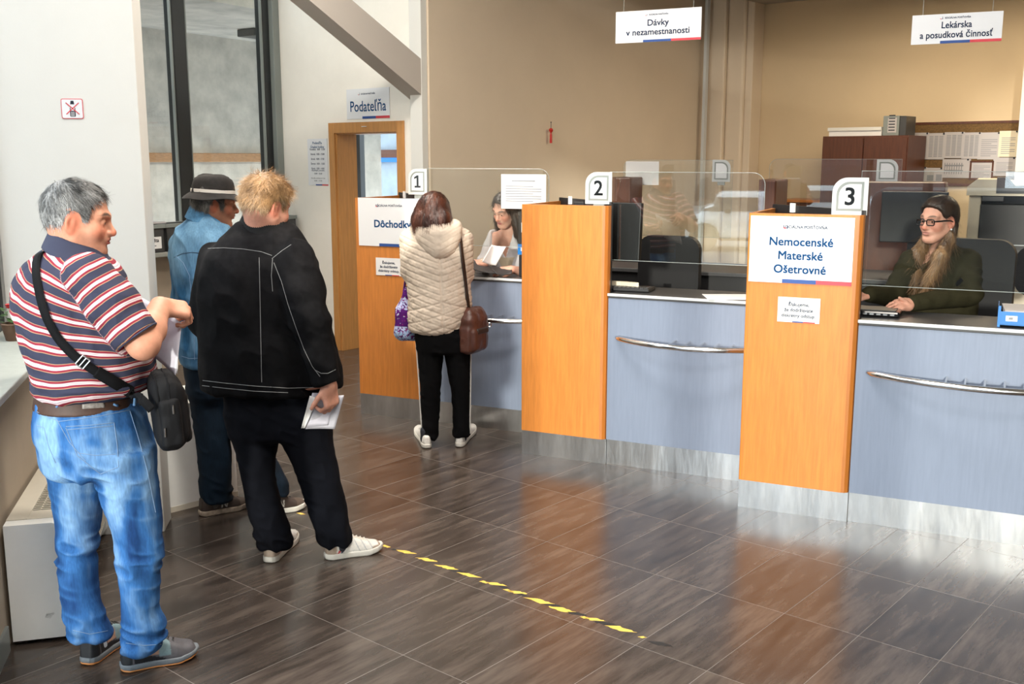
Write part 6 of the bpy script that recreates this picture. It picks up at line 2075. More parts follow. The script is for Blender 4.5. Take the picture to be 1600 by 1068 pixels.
    for xx in (-0.026, 0.010):
        pts = [c + R @ np.array((xx, 0.119 * math.sin(a_) * 1.0, 0.128 * math.cos(a_))) for a_ in np.linspace(-2.3, 2.3, 26)]
        pts = [p + 0 for p in pts]
        pts = [hitball(bagf, c + R @ np.array((xx, 0, 0)), p) for p in pts]
        MB().tube([Vector(p) for p in pts], 0.0042, 6).build('zip', M['strap'], tb, smooth=True)
    for (px, py) in ((258, 668), (270, 632)):
        p0, n0 = hit(field(bagf.prims + pk.prims), px, py, D - .5, D + .1, 0.004); p1, n1 = hit(field(bagf.prims + pk.prims), px + 1, py + 14, D - .5, D + .1, 0.004)
        MB().tube([Vector(p0), Vector(p1)], 0.0032, 6).build('zip_pull', M['chrome'], tb)
    sp = [(60, 403), (58, 425), (64, 462), (76, 500), (95, 532), (122, 560), (150, 580), (180, 598), (205, 612)]
    hp = [hit_obj(so, x, y, 0.004) for x, y in sp]
    e = c + R @ np.array((-0.03, -0.06, 0.12))
    P_ = [np.array(W(88, 388, D + .06))] + [h[0] for h in hp] + [np.array(W(222, 624, D - .19)), np.array(W(238, 640, D - .19))]
    N_ = [np.array((-0.3, -0.3, 0.9))] + [h[1] for h in hp] + [np.array((0.1, -1, 0.1)), np.array((0.1, -1, 0.1))]
    ribbon('strap', P_, N_, 0.030, 0.003, M['strap'], tb, 120)
    ribbon('strap_pad', P_[7:11], N_[7:11], 0.040, 0.005, M['strap'], tb, 40)
    p0, n0 = hit_obj(so, 130, 565, 0.010)
    b = MB(); 
    tg = np.array((0.75, -0.1, -0.6)); tg -= n0 * (tg @ n0); tg /= np.linalg.norm(tg); sd = np.cross(tg, n0)
    for s_ in (-1, 1):
        b.tube([Vector(p0 + tg * 0.014 * s_ - sd * 0.018), Vector(p0 + tg * 0.014 * s_ + sd * 0.018)], 0.0028, 6)
        b.tube([Vector(p0 - tg * 0.014 + sd * 0.018 * s_), Vector(p0 + tg * 0.014 + sd * 0.018 * s_)], 0.0028, 6)
    b.tube([Vector(p0 - sd * 0.018), Vector(p0 + sd * 0.018)], 0.0026, 6)
    b.build('buckle', M['chrome'], tb)
    finish(tb, Vector(c))

def hitball(f, c, p):
    """the point of the surface between the middle c and beyond p"""
    d = p - c
    ts = np.linspace(0.3, 1.4, 200)
    Q = c + np.outer(ts, d)
    v = f(Q)
    i = np.where(v < 0)[0]
    return Q[i[-1]] if len(i) else p
M['loop_denim'] = mat('belt_loop_denim', (0.12, 0.25, 0.47), 0.85, var=0.2, var_scale=60)
M['patch'] = mat('grey_leather_patch', (0.30, 0.27, 0.25), 0.7, var=0.3, var_scale=90)
build_man_polo()
# ================================================================== man in the black jacket
def build_man_black():
    D = 4.60
    t = person('fair haired man in a black jacket and black trousers holding envelopes')
    H = Head(W(417, 322, D), 42, 16, 0, 1.04)
    torso = px_rows(D, [(345, 376, 448, .02, .070), (358, 362, 462, .02, .10), (372, 346, 474, 0, .13), (390, 327, 486, 0, .165), (411, 317, 493, 0, .19), (453, 312, 503, 0, .205), (500, 312, 513, 0, .215), (545, 313, 526, 0, .22), (582, 315, 534, 0, .222), (607, 317, 534, 0, .215)])
    S, E, C = np.array(W(462, 408, D - .10)), np.array(W(484, 500, D - .17)), np.array(W(510, 593, D - .17))
    slv = chain([S, S + (E - S) * 0.5, E, C], [0.090, 0.085, 0.076, 0.058], k=.03)
    SL, EL = np.array(W(338, 410, D + .06)), np.array(W(322, 500, D + .08))
    WL = np.array(W(400, 545, D + .32))
    slvl = chain([SL, EL], [0.085, 0.075], k=.05) + chain([EL, EL + (WL - EL) * 0.85], [0.072, 0.055], k=.04)
    jac = field([column(torso, cap=.02)] + slv + slvl)
    ax = (C - E) / np.linalg.norm(C - E)
    def jac_cut(P):
        d = jac(P)
        m = (np.linalg.norm(P - C, axis=1) < 0.12) & ((P - C) @ ax > -0.03) & (P[:, 1] < D - .09)
        return np.where(m, np.maximum(d, (P - C) @ ax - 0.01), d)
    jac_cut.prims = jac.prims
    zb = torso[-1][0] if torso[-1][0] < torso[0][0] else torso[0][0]
    zel = E[2]
    def fold(P, n):
        a = ridged(P * np.array((4, 4, 10)) + P[:, :1] * 5, 4) * 0.007 + ridged(P * np.array((9, 9, 3.5)) + P[:, 2:] * 4, 15) * 0.005
        arm = np.exp(-(np.linalg.norm((P - E) * np.array((1, 1, .8)), axis=1) / 0.10) ** 2)
        b_ = ridged(P * np.array((8, 8, 22)) + P[:, :1] * 14, 6) * 0.009 * arm
        low = np.clip((zb + 0.10 - P[:, 2]) / 0.1, 0, 1)
        return a + b_ + 0.003 * low * fbm(P * 14, 9) + 0.003 * fbm(P * 9, 2)
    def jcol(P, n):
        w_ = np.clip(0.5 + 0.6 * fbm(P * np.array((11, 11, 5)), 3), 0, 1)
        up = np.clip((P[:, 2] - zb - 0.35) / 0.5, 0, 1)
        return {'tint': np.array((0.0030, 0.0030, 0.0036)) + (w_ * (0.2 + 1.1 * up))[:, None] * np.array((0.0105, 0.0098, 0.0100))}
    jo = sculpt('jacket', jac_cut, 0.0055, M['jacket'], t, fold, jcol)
    # knitted collar
    cc = np.array(W(416, 351, D + .015))
    def collar_f(P):
        q = P - cc
        z = q[:, 2] + 0.22 * q[:, 0] - 0.25 * q[:, 1]
        r = np.sqrt(q[:, 0] ** 2 + (q[:, 1] / 0.95) ** 2)
        rad = 0.100 - 0.45 * z
        return np.maximum((np.abs(r - rad) - 0.010) * .85, np.abs(z - 0.010) - 0.044) - 0.003
    M['collar_black'] = mat('black_ribbed_collar', (0.0045, 0.0045, 0.005), 0.95, bump=0.3, bump_scale=300)
    sculpt('collar', field([Prim(collar_f, cc - .18, cc + .18)]), 0.0045, M['collar_black'], jo, lambda P, n: 0.0012 * np.sin(P[:, 0] * 700))
    sm = lambda pts, nm='seam', r=0.0012: seam(jo, pts, r, M['seam'], jo, nm)
    sm([(325, 388), (350, 387), (380, 389), (408, 393), (425, 399)])
    sm([(425, 404), (440, 392), (455, 382)])
    sm([(405, 402), (406, 450), (407, 500), (408, 550), (409, 597)])
    sm([(428, 410), (440, 440), (450, 475), (462, 510), (475, 545), (488, 572), (500, 588)], 'sleeve_seam')
    sm([(426, 404), (424, 430), (426, 455)], 'sleeve_seam')
    sm([(317, 594), (350, 598), (400, 603), (450, 606), (490, 605)], 'hem_seam')
    sm([(316, 602), (350, 606), (400, 611), (450, 613)], 'hem_seam')
    sm([(493, 578), (502, 583), (512, 583), (524, 577)], 'cuff_seam')
    # trousers
    pel = px_rows(D, [(585, 340, 518, 0, .165), (620, 350, 512, 0, .17), (650, 354, 514, 0, .17), (680, 358, 516, 0, .155)])
    lg = px_rows(D, [(640, 354, 445, 0, .13), (670, 359, 440, -.02, .115), (713, 371, 430, -.03, .098), (750, 379, 431, -.04, .090), (783, 386, 437, -.05, .085), (820, 394, 449, -.055, .080), (838, 400, 455, -.055, .078), (852, 406, 455, -.055, .07)])
    rg = px_rows(D, [(640, 405, 514, 0, .13), (670, 430, 517, -.02, .12), (713, 452, 523, -.03, .105), (738, 463, 529, -.03, .10), (775, 476, 537, -.02, .094), (808, 487, 544, -.01, .088), (832, 495, 551, 0, .084), (848, 501, 552, .01, .078)])
    tr = field([column(pel, k=.03), column(lg, k=.03, cap=.012), column(rg, k=.03, cap=.012)])
    za = W(430, 855, D).z
    def tfold(P, n):
        low = np.clip((za + 0.28 - P[:, 2]) / 0.3, 0, 1)
        return ridged(P * np.array((6, 6, 24)) + P[:, :1] * 10, 5) * (0.004 + 0.010 * low) + 0.003 * fbm(P * 10, 3)
    def tcol(P, n):
        w_ = np.clip(0.5 + 0.5 * fbm(P * 9, 6), 0, 1)[:, None]
        return {'tint': np.array((0.0038, 0.0042, 0.0065)) + w_ * np.array((0.002, 0.0025, 0.004))}
    sculpt('trousers', tr, 0.0055, M['cloth'], t, tfold, tcol)
    def white_shoe(q):
        x, y, z = q.T
        c = np.tile(np.array((0.66, 0.64, 0.60)), (len(q), 1))
        tan = (0.36, 0.28, 0.22)
        c[(x < 0.17) & (z < 0.072)] = tan
        c[(x > 0.78) & (z < 0.042 + 0.02 * (x > 0.9))] = tan
        for a_, col in ((0.20, (0.45, 0.03, 0.04)), (0.255, (0.03, 0.035, 0.07))):
            u = x - a_ - (z - 0.03) * 2.2
            c[(np.abs(u) < 0.020) & (x < 0.45)] = col
        u = np.abs((x * 9 + z * 14) % 1 - 0.5)
        c[(x > 0.45) & (x < 0.78) & (u < 0.07)] = (0.35, 0.36, 0.38)
        c[(np.abs(y) < 0.02) & (x > 0.42) & (x < 0.7) & (z > 0.06)] = (0.56, 0.52, 0.45)
        return c
    M['sock_dark'] = mat('dark_sock', (0.02, 0.022, 0.03), 0.9)
    shoe_px('shoe', (508, 873), (597, 858), t, white_shoe, M['sole_white'], None, 0.104, laces=M['sole_white'], leg=rg[-1], sock=M['sock_dark'])
    shoe_px('shoe', (420, 880), (458, 838), t, white_shoe, M['sole_white'], None, 0.104, laces=M['sole_white'], leg=lg[-1], sock=M['sock_dark'])
    # body
    Wr = np.array(W(514, 600, D - .17))
    hf, hb = np.array((0.10, 0.02, -1.0)), np.array((0.80, -0.50, 0.05))
    body = field(head_prims(H, full=1.12) + [
        cone(H.w((0, -0.030, -0.04)), W(412, 368, D + .01), 0.068, 0.08, k=.03), H.ell((0, 0.035, -0.10), (0.05, 0.045, 0.025), k=.03),
        column(torso, grow=-.02, k=.03), column(pel, grow=-.018, k=.03), column(lg, grow=-.018, k=.03), column(rg, grow=-.018, k=.03)]
        + chain([S, E, Wr], [0.062, 0.052, 0.033], k=.02)
        + hand_prims(Wr, hf, hb, 1.06, bends=[(62, 55, 30), (58, 62, 36), (50, 66, 40), (44, 66, 40)], spread=2, side=1, thumb_dir=(-0.62, -0.15, -0.75))
        + chain([SL, EL, WL], [0.06, 0.05, 0.034], k=.02) + hand_prims(WL, (0.9, 0.3, 0), (0, -0.3, 0.9), 1.05, side=1))
    fc = face_colour(H, (0.62, 0.30, 0.21), brow=(0.25, 0.17, 0.10), stubble=0.1)
    sculpt('body', body, 0.0042, M['skin'], t, attr=lambda P, n: {'tint': fc(P)})
    eyes(H, t)
    def gold(q, rs):
        b_ = np.clip(0.55 + 0.45 * fbm(q * 24, 5), 0, 1) * rs.uniform(0.55, 1.3, len(q))
        dark = np.exp(-(((q[:, 1] - 0.01) / 0.035) ** 2 + ((q[:, 2] - 0.02) / 0.05) ** 2)) * (q[:, 0] > 0.04)
        dark = np.maximum(dark, np.exp(-((q - np.array((0.0, -0.055, 0.118))) ** 2).sum(1) / 0.025 ** 2) * 0.9)
        low = np.clip((0.0 - q[:, 2]) / 0.06, 0, 1)[:, None]
        c = np.array((0.16, 0.085, 0.035)) + b_[:, None] * (np.array((0.50, 0.31, 0.15)) * (1 - low) + np.array((0.52, 0.42, 0.32)) * low)
        return np.clip(c * (1 - 0.78 * dark[:, None]), 0.01, 0.85)
    rsx = np.random.RandomState(3)
    def messy(q):
        u = q - np.array((0.0, -0.06, 0.11))
        sw = np.stack([u[:, 1] * 0.6 + u[:, 0], u[:, 1] - u[:, 0] * 0.6, u[:, 2] * 0.9], -1)
        return sw + 0.035 * np.stack([fbm(q * 30, 1), fbm(q * 30, 2), fbm(q * 30, 3)], -1)
    scalp_hair('hair', H, t, [(-.13, -.088), (-.07, -.082), (-.045, -.060), (-.030, -.004), (-.005, .032), (.012, .018), (.022, -.016), (.036, -.01), (.044, .045), (.060, .066), (.080, .080), (.11, .092)],
               0.015, gold, 7500, lambda q: np.where(q[:, 2] > 0.05, 0.045, 0.026), 0.0017, 8, crown=(0, -0.06, 0.11), lift=0.55, jitter=0.34, bend=0.35, lumps=0.006, flow_fn=messy, lateral=0.5)
    b = MB(); K_ = [Wr + np.array((0.018, -0.02, -0.132))]
    finish(t, (W(470, 860, D).x, D, 0))
    # envelopes
    te = thing('held_envelopes', Matrix.Identity(4), 'grey envelope and folded papers in the hand of the man in the black jacket', 'envelopes')
    y0 = D - .155
    sheet('envelope', W(496, 622, y0 - .006), W(537.5, 617, y0 + .02), W(523, 670, y0 + .03), W(477, 670, y0 + .0), M['envelope'], te, 0.004)
    sheet('folded_sheet', W(484, 618, y0 - .022), W(497, 622, y0 - .016), W(476, 669, y0 - .012), W(470.5, 669, y0 - .018), M['paper'], te, 0.003)
    sheet('folded_sheet', W(488, 613.5, y0 - .012), W(524, 615, y0 + .012), W(513, 664, y0 + .024), W(474, 668, y0 - .006), M['paper_lilac'], te, 0.003)
    finish(te, W(505, 650, y0))

# ================================================================== man in the denim shirt and hat
def build_man_denim():
    D = 5.28
    t = person('man in a blue denim shirt and dark bucket hat standing behind the black jacket')
    H = Head(W(336, 317, D), 70, 6, 0, 1.0)
    torso = px_rows(D, [(333, 304, 345, 0, .065), (344, 292, 352, 0, .095), (354, 280, 358, 0, .12), (366, 273, 364, 0, .145), (384, 269, 369, 0, .16), (418, 274, 372, 0, .168), (453, 277, 374, 0, .17), (507, 281, 376, 0, .172), (545, 281, 374, 0, .172), (567, 284, 371, 0, .168)])
    SL, EL, WL = np.array(W(287, 385, D + .05)), np.array(W(291, 470, D + .10)), np.array(W(345, 500, D + .33))
    S, E, Wr = np.array(W(345, 385, D - .05)), np.array(W(362, 470, D - .05)), np.array(W(372, 500, D + .18))
    sh = field([column(torso, cap=.02)] + chain([SL, EL, WL], [.075, .066, .05], k=.04) + chain([S, E, Wr], [.075, .066, .05], k=.04))
    def fold(P, n): return ridged(P * np.array((5, 5, 11)) + P[:, :1] * 7, 4) * 0.0065 + ridged(P * np.array((10, 10, 5)) - P[:, 2:] * 6, 14) * 0.004 + 0.003 * fbm(P * 15, 2)
    ztop = W(300, 345, D).z
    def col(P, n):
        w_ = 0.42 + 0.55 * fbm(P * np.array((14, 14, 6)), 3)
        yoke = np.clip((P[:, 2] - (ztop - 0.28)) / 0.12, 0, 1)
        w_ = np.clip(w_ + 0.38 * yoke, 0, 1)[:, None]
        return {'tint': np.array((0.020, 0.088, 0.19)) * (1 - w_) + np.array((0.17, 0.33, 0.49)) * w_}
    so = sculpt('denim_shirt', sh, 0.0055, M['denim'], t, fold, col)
    sm = lambda pts, nm='seam', m='seam_jean': seam(so, pts, 0.0014, M[m], so, nm)
    sm([(272, 402), (285, 396), (300, 394), (318, 396)], m='ink')
    sm([(275, 400), (286, 410), (296, 430), (300, 470), (303, 520), (304, 562)], m='seam_jean')
    sm([(284, 556), (296, 560), (312, 559)], 'hem_seam')
    cc = np.array(W(324, 339, D))
    def collar_f(P):
        q = P - cc
        z = q[:, 2] + 0.35 * q[:, 0]
        r = np.sqrt(q[:, 0] ** 2 + (q[:, 1] / 0.95) ** 2)
        return np.maximum((np.abs(r - (0.088 - 0.45 * z)) - 0.006) * .9, np.abs(z) - 0.034) - 0.002
    M['collar_denim'] = mat('denim_collar', (0.07, 0.20, 0.36), 0.9, var=0.25, var_scale=50)
    sculpt('collar', field([Prim(collar_f, cc - .16, cc + .16)]), 0.0045, M['collar_denim'], so)
    pel = px_rows(D, [(555, 287, 368, 0, .145), (585, 291, 368, 0, .15), (620, 297, 368, 0, .145)])
    lg = px_rows(D, [(600, 293, 352, 0, .12), (640, 300, 357, -.02, .105), (680, 305, 359, -.04, .092), (720, 310, 361, -.05, .084), (750, 312, 362, -.06, .08), (781, 315, 363, -.06, .074)])
    rg = px_rows(D, [(600, 330, 372, .02, .12), (640, 345, 398, .0, .10), (680, 365, 415, -.02, .09), (720, 385, 432, -.04, .082), (752, 402, 448, -.06, .076), (772, 410, 453, -.06, .07)])
    tr = field([column(pel, k=.03), column(lg, k=.03, cap=.012), column(rg, k=.03, cap=.012)])
    za = W(330, 778, D).z
    sculpt('jeans', tr, 0.006, M['denim'], t, lambda P, n: ridged(P * np.array((6, 6, 22)) + P[:, :1] * 9, 3) * (0.003 + 0.006 * np.clip((za + .2 - P[:, 2]) / .2, 0, 1)),
           lambda P, n: {'tint': np.array((0.003, 0.008, 0.016)) + np.clip(0.5 + 0.5 * fbm(P * 10, 4), 0, 1)[:, None] * np.array((0.003, 0.009, 0.017))})
    def brown_shoe(q):
        x, y, z = q.T
        c = np.tile(np.array((0.045, 0.030, 0.024)), (len(q), 1))
        c[(x > 0.75)] = (0.085, 0.06, 0.045)
        for a_ in (0.40, 0.50):
            pass
        u = x - 0.40; zz = (z - 0.035) / 0.035
        zig = ((np.abs(u - 0.00 - 0.02 * zz) < 0.013) | (np.abs(u - 0.04 - 0.02 * (1 - zz) * 2) < 0.013) | (np.abs(u - 0.09 - 0.02 * zz) < 0.013)) & (z > 0.035) & (z < 0.072) & (np.abs(y) > 0.018)
        c[zig] = (0.55, 0.52, 0.48)
        return c
    M['sock_brown'] = mat('grey_brown_sock', (0.10, 0.085, 0.075), 0.9)
    shoe_px('shoe', (312, 806), (390, 790), t, brown_shoe, M['sole_dirty'], None, 0.104, laces=M['black_plastic'], leg=lg[-1], sock=M['sock_brown'])
    shoe_px('shoe', (400, 806), (479, 791), t, brown_shoe, M['sole_white'], None, 0.104, laces=M['black_plastic'], leg=rg[-1], sock=M['sock_brown'])
    body = field(head_prims(H, full=0.94, chin=1.06, nose=1.03) + [
        cone(H.w((0, -0.030, -0.04)), W(322, 352, D), 0.058, 0.065, k=.03),
        column(torso, grow=-.02, k=.03), column(pel, grow=-.018, k=.03), column(lg, grow=-.018, k=.03), column(rg, grow=-.018, k=.03)]
        + chain([SL, EL, WL], [.05, .045, .03], k=.02) + chain([S, E, Wr], [.05, .045, .03], k=.02)
        + hand_prims(WL, (0.8, 0.5, 0), (0, -0.2, 0.9), 1.0, side=1) + hand_prims(Wr, (0.5, 0.8, 0), (0, -0.2, 0.9), 1.0, side=-1))
    fc = face_colour(H, (0.40, 0.175, 0.105), brow=(0.03, 0.025, 0.02), stubble=0.45)
    sculpt('body', body, 0.0045, M['skin'], t, attr=lambda P, n: {'tint': fc(P)})
    eyes(H, t)
    def dark(q, rs):
        g_ = np.clip(0.25 + 0.6 * fbm(q * 28, 3), 0, 1) * rs.uniform(0.2, 1.3, len(q))
        return np.clip(0.010 + g_[:, None] * np.array((0.26, 0.24, 0.21)), 0, .6)
    scalp_hair('hair', H, t, [(-.13, -.082), (-.07, -.080), (-.045, -.060), (-.030, -.020), (-.010, .020), (.012, .0), (.022, -.030), (.036, -.028), (.042, .03), (.058, .066), (.075, .078), (.11, .088)],
               0.011, dark, 3600, 0.030, 0.0019, 5, crown=(0, -0.04, 0.12), lift=0.3, jitter=0.22, bend=0.6, lumps=0.005, zmax=0.012)
    # grey moustache and short beard strands
    rs = np.random.RandomState(9)
    q = np.stack([rs.uniform(-.028, .028, 260), np.full(260, .083), rs.uniform(-.112, -.086, 260)], -1)
    q[:90, 2] = rs.uniform(-.052, -.047, 90); q[:90, 1] = .100; q[90:, 1] = 0.078
    sv, sq, si = strands(H.w(q.T[:, :].T) if False else np.array([H.w(p) for p in q]), np.tile(H.M[:, 1], (260, 1)), np.tile(-H.M[:, 2], (260, 1)), 0.016, 0.0014, 0.5, rs, lift=0.35)
    o = mesh_np('beard', sv, sq, M['hair'], t, {'tint': np.repeat(rs.uniform(0.08, 0.5, (260, 1)) * np.ones((260, 3)), len(sv) // 260, axis=0)}); o['kind'] = 'stuff'
    # bucket hat
    hm = Matrix(np.hstack([H.M @ np.diag((0.86, 1.02, 1.0)), H.w((0, -0.012, 0.022))[:, None]]).tolist() + [[0, 0, 0, 1]]) @ Matrix.Rotation(math.radians(2), 4, 'X') @ Matrix.Diagonal((1, 1, 0.86, 1))
    M['hat'] = mat('dark_felt', (0.016, 0.0135, 0.0125), 0.9, var=0.35, var_scale=30, bump=0.2, bump_scale=400)
    M['hat_band'] = mat('cream_hat_band', (0.62, 0.58, 0.53), 0.8, bump=0.1, bump_scale=300)
    hat = bpy.data.objects.new('bucket_hat', None); COL.objects.link(hat); hat.parent = t; hat.matrix_local = hm
    b = MB(); prof = [(0.106, 0.028), (0.106, 0.050), (0.103, 0.075), (0.098, 0.098), (0.090, 0.117), (0.078, 0.131), (0.060, 0.139), (0.03, 0.142), (0.002, 0.142)]
    b.lathe(prof, 40)
    for v in b.bm.verts:
        a_ = math.atan2(v.co.y, v.co.x)
        v.co.z += 0.005 * math.sin(a_ * 2 + 0.6) * (v.co.z - 0.03) / 0.11 - 0.012 * max(0, 1 - ((v.co.x) / 0.035) ** 2) * (v.co.z > 0.12)
        v.co.x *= 1 + 0.02 * math.sin(3 * a_); v.co.y *= 1 + 0.015 * math.sin(5 * a_ + 1)
    b.build('crown', M['hat'], hat, smooth=True)
    b = MB(); b.lathe([(0.107, 0.034), (0.126, 0.020), (0.143, 0.004), (0.147, -0.002), (0.146, -0.005), (0.125, 0.013), (0.104, 0.028)], 48)
    for v in b.bm.verts:
        a_ = math.atan2(v.co.y, v.co.x); r = math.hypot(v.co.x, v.co.y)
        v.co.z += (r - 0.105) / 0.04 * (0.006 * math.sin(2 * a_ + 0.4) + 0.003 * math.sin(5 * a_))
    b.build('brim', M['hat'], hat, smooth=True)
    b = MB(); b.lathe([(0.1068, 0.034), (0.1082, 0.035), (0.1078, 0.052), (0.1065, 0.053)], 44)
    b.build('hat_band', M['hat_band'], hat, smooth=True)
    finish(t, (W(390, 800, D).x, D, 0))

# ================================================================== woman in the beige coat
def build_woman_coat():
    D = 6.56
    t = person('woman in a beige quilted coat and black trousers standing at the first counter')
    H = Head(W(679, 333, D), 12, 14, 0, 0.99)
    torso = px_rows(D, [(338, 660, 700, .02, .065), (350, 645, 718, .02, .10), (362, 634, 729, .01, .122), (378, 629, 733, 0, .138), (400, 628, 735, 0, .145), (420, 630, 735, 0, .147), (440, 634, 735, 0, .148), (470, 637, 738, 0, .155), (495, 637, 735, 0, .16), (519, 639, 727, 0, .155)])
    SL, EL, WL = np.array(W(640, 372, D + .02)), np.array(W(641, 424, D + .03)), np.array(W(656, 418, D + .26))
    S, E, Wr = np.array(W(723, 374, D + .02)), np.array(W(725, 428, D + .05)), np.array(W(712, 420, D + .27))
    co = field([column(torso, cap=.035)] + chain([SL, EL, WL], [.066, .060, .045], k=.03) + chain([S, E, Wr], [.066, .060, .045], k=.03))
    xc0, xc1 = W(688, 400, D).x, W(696, 515, D).x
    zt_, zb_ = W(690, 360, D).z, W(690, 518, D).z
    def quilt(P, n):
        xm = xc0 + (xc1 - xc0) * np.clip((zt_ - P[:, 2]) / (zt_ - zb_), 0, 1)
        ax_ = np.abs(P[:, 0] - xm)
        back = np.clip(-n[:, 1] * 2 + 0.2, 0, 1)
        ph = (P[:, 2] - 0.36 * ax_) / 0.040
        w_ = np.abs(ph - np.round(ph)) * 2
        g1 = np.exp(-(w_ / 0.15) ** 2)
        low = np.clip((zb_ + 0.30 - P[:, 2]) / 0.1, 0, 1)
        ph2 = (P[:, 2] + 0.30 * ax_) / 0.080
        w2 = np.abs(ph2 - np.round(ph2)) * 2
        g2 = np.exp(-(w2 / 0.11) ** 2) * low
        sm_ = np.exp(-(ax_ / 0.006) ** 2)
        return -0.0042 * np.maximum(np.maximum(g1, g2), sm_) + 0.003 * fbm(P * 12, 3) + 0.0022 * fbm(P * 40, 5)
    beige = np.array((0.60, 0.505, 0.415))
    def ccol(P, n):
        return {'tint': beige * (1 + 0.04 * fbm(P * 9, 2))[:, None]}
    c0 = sculpt('quilted_coat', co, 0.0055, M['coat'], t, quilt, ccol)
    hc = np.array(W(685, 372, D - .09))
    hood = field([ell(hc, (0.142, 0.085, 0.120), rotx(14), k=.03), ell(hc + np.array((0.005, 0.0, -0.07)), (0.085, 0.070, 0.085), k=.05), cone(hc + np.array((-.10, .02, .07)), hc + np.array((.10, .02, .07)), .05, .05, k=.04),
                  ell(hc + np.array((0, 0.085, 0.13)), (0.10, 0.085, 0.10), op='-', k=.03)])
    def hfold(P, n):
        q = P - hc
        ph = (q[:, 2] - 0.55 * np.abs(q[:, 0])) / 0.042; w_ = np.abs(ph - np.round(ph)) * 2
        return -0.0018 * np.exp(-(w_ / 0.15) ** 2) * (np.abs(q[:, 0]) > 0.02) + 0.003 * fbm(P * 22, 7)
    sculpt('hood', hood, 0.005, M['coat'], t, hfold, lambda P, n: {'tint': beige * 1.05 * np.ones((len(P), 1))})
    # trousers with a white side stripe
    pel = px_rows(D, [(500, 646, 730, 0, .135), (525, 649, 735, 0, .14), (550, 652, 736, 0, .13)])
    lg = px_rows(D, [(520, 650, 694, 0, .125), (560, 653, 692, 0, .10), (600, 656, 689, -.01, .088), (640, 658, 687, -.01, .078), (665, 660, 686, -.02, .072), (684, 661, 686, -.02, .068)])
    rg = px_rows(D, [(520, 692, 736, 0, .125), (560, 696, 735, 0, .10), (600, 703, 735, -.01, .088), (640, 707, 734, -.01, .078), (665, 708, 734, -.02, .072), (680, 708, 734, -.02, .068)])
    tr = field([column(pel, k=.03), column(lg, k=.02, cap=.012), column(rg, k=.02, cap=.012)])
    za = W(680, 682, D).z
    to = sculpt('trousers', tr, 0.0055, M['cloth'], t, lambda P, n: ridged(P * np.array((7, 7, 24)) + P[:, :1] * 8, 3) * (0.003 + 0.008 * np.clip((za + .12 - P[:, 2]) / .14, 0, 1)),
                lambda P, n: {'tint': np.array((0.0045, 0.0045, 0.0052)) * np.ones((len(P), 1))})
    M['stripe_white'] = mat('white_piping', (0.62, 0.61, 0.58), 0.8)
    for pts in ([(652, 535), (655, 570), (657, 600), (659, 630), (661, 655), (661, 668), (664, 678)], [(735, 540), (734, 580), (733, 620), (733, 655), (732, 668), (733, 676)]):
        P_ = []
        for px, py in pts:
            c_ = (np.interp(-py, [-700, -500], [0, 0]))
            row = lg if px < 690 else rg
            A = np.array(sorted(row)); p = np.array(W(px, py, D - .03)); z = p[2]
            cx = np.interp(z, A[:, 0], A[:, 1]); rx = np.interp(z, A[:, 0], A[:, 3]); sgn = -1 if px < 690 else 1
            cy = np.interp(z, A[:, 0], A[:, 2])
            P_.append((cx + sgn * (rx * 0.985 + 0.004), cy - 0.025, z))
        MB().tube([Vector(p) for p in resample(P_, 24)], 0.0045, 6).build('side_stripe', M['stripe_white'], to, smooth=True)
    def wshoe(q):
        c = np.tile(np.array((0.74, 0.72, 0.68)), (len(q), 1)); c *= (1 - 0.06 * (q[:, 0:1] < 0.2)); return c
    shoe_px('shoe', (668, 701), (655, 672), t, wshoe, M['sole_white'], None, 0.092, laces=M['sole_white'], leg=lg[-1], sock=M['sock_dark'], ht=0.82)
    shoe_px('shoe', (717, 699), (738, 670), t, wshoe, M['sole_white'], None, 0.092, laces=M['sole_white'], leg=rg[-1], sock=M['sock_dark'], ht=0.82)
    body = field(head_prims(H, full=0.95) + [cone(H.w((0, -0.028, -0.04)), W(680, 358, D + .01), 0.052, 0.06, k=.03), column(torso, grow=-.024, k=.03), column(pel, grow=-.018, k=.03), column(lg, grow=-.018, k=.03), column(rg, grow=-.018, k=.03)]
                 + chain([SL, EL, WL], [.045, .040, .026], k=.02) + chain([S, E, Wr], [.045, .040, .026], k=.02)
                 + hand_prims(WL, (0.2, 0.95, -0.1), (0, 0.1, 1), 0.92, side=1) + hand_prims(Wr, (-0.1, 0.95, -0.1), (0, 0.1, 1), 0.92, side=-1))
    fc = face_colour(H, (0.60, 0.30, 0.21))
    sculpt('body', body, 0.005, M['skin'], t, attr=lambda P, n: {'tint': fc(P)})
    def auburn(q, rs):
        b_ = np.clip(0.45 + 0.55 * fbm(q * np.array((40, 40, 10)), 3), 0, 1) * rs.uniform(0.4, 1.3, len(q))
        return np.array((0.016, 0.0045, 0.003)) + b_[:, None] * np.array((0.13, 0.036, 0.015))
    ex = [H.ell((0, -0.045, 0.005), (0.112, 0.088, 0.108), k=.03), H.ell((-0.070, -0.06, -0.060), (0.060, 0.07, 0.075), k=.03), H.ell((0.076, -0.06, -0.055), (0.058, 0.07, 0.070), k=.03), H.ell((0.0, -0.085, -0.065), (0.080, 0.06, 0.075), k=.03)]
    scalp_hair('hair', H, t, [(-.25, -.125), (-.05, -.130), (.02, -.13), (.045, -.10), (.06, .05), (.11, .08)], 0.013, auburn, 4600, lambda q: np.where(q[:, 2] < -0.03, 0.065, 0.05), 0.0022, 4, crown=(0, -0.02, 0.13), lift=0.10, jitter=0.12, bend=0.9, extra=ex, lumps=0.005, h=0.005, lateral=0.22)
    finish(t, (W(700, 690, D).x, D, 0))
    # brown handbag at her right side
    tb = thing('handbag', Matrix.Identity(4), 'brown leather handbag hanging from the right shoulder of the woman in the coat', 'bag')
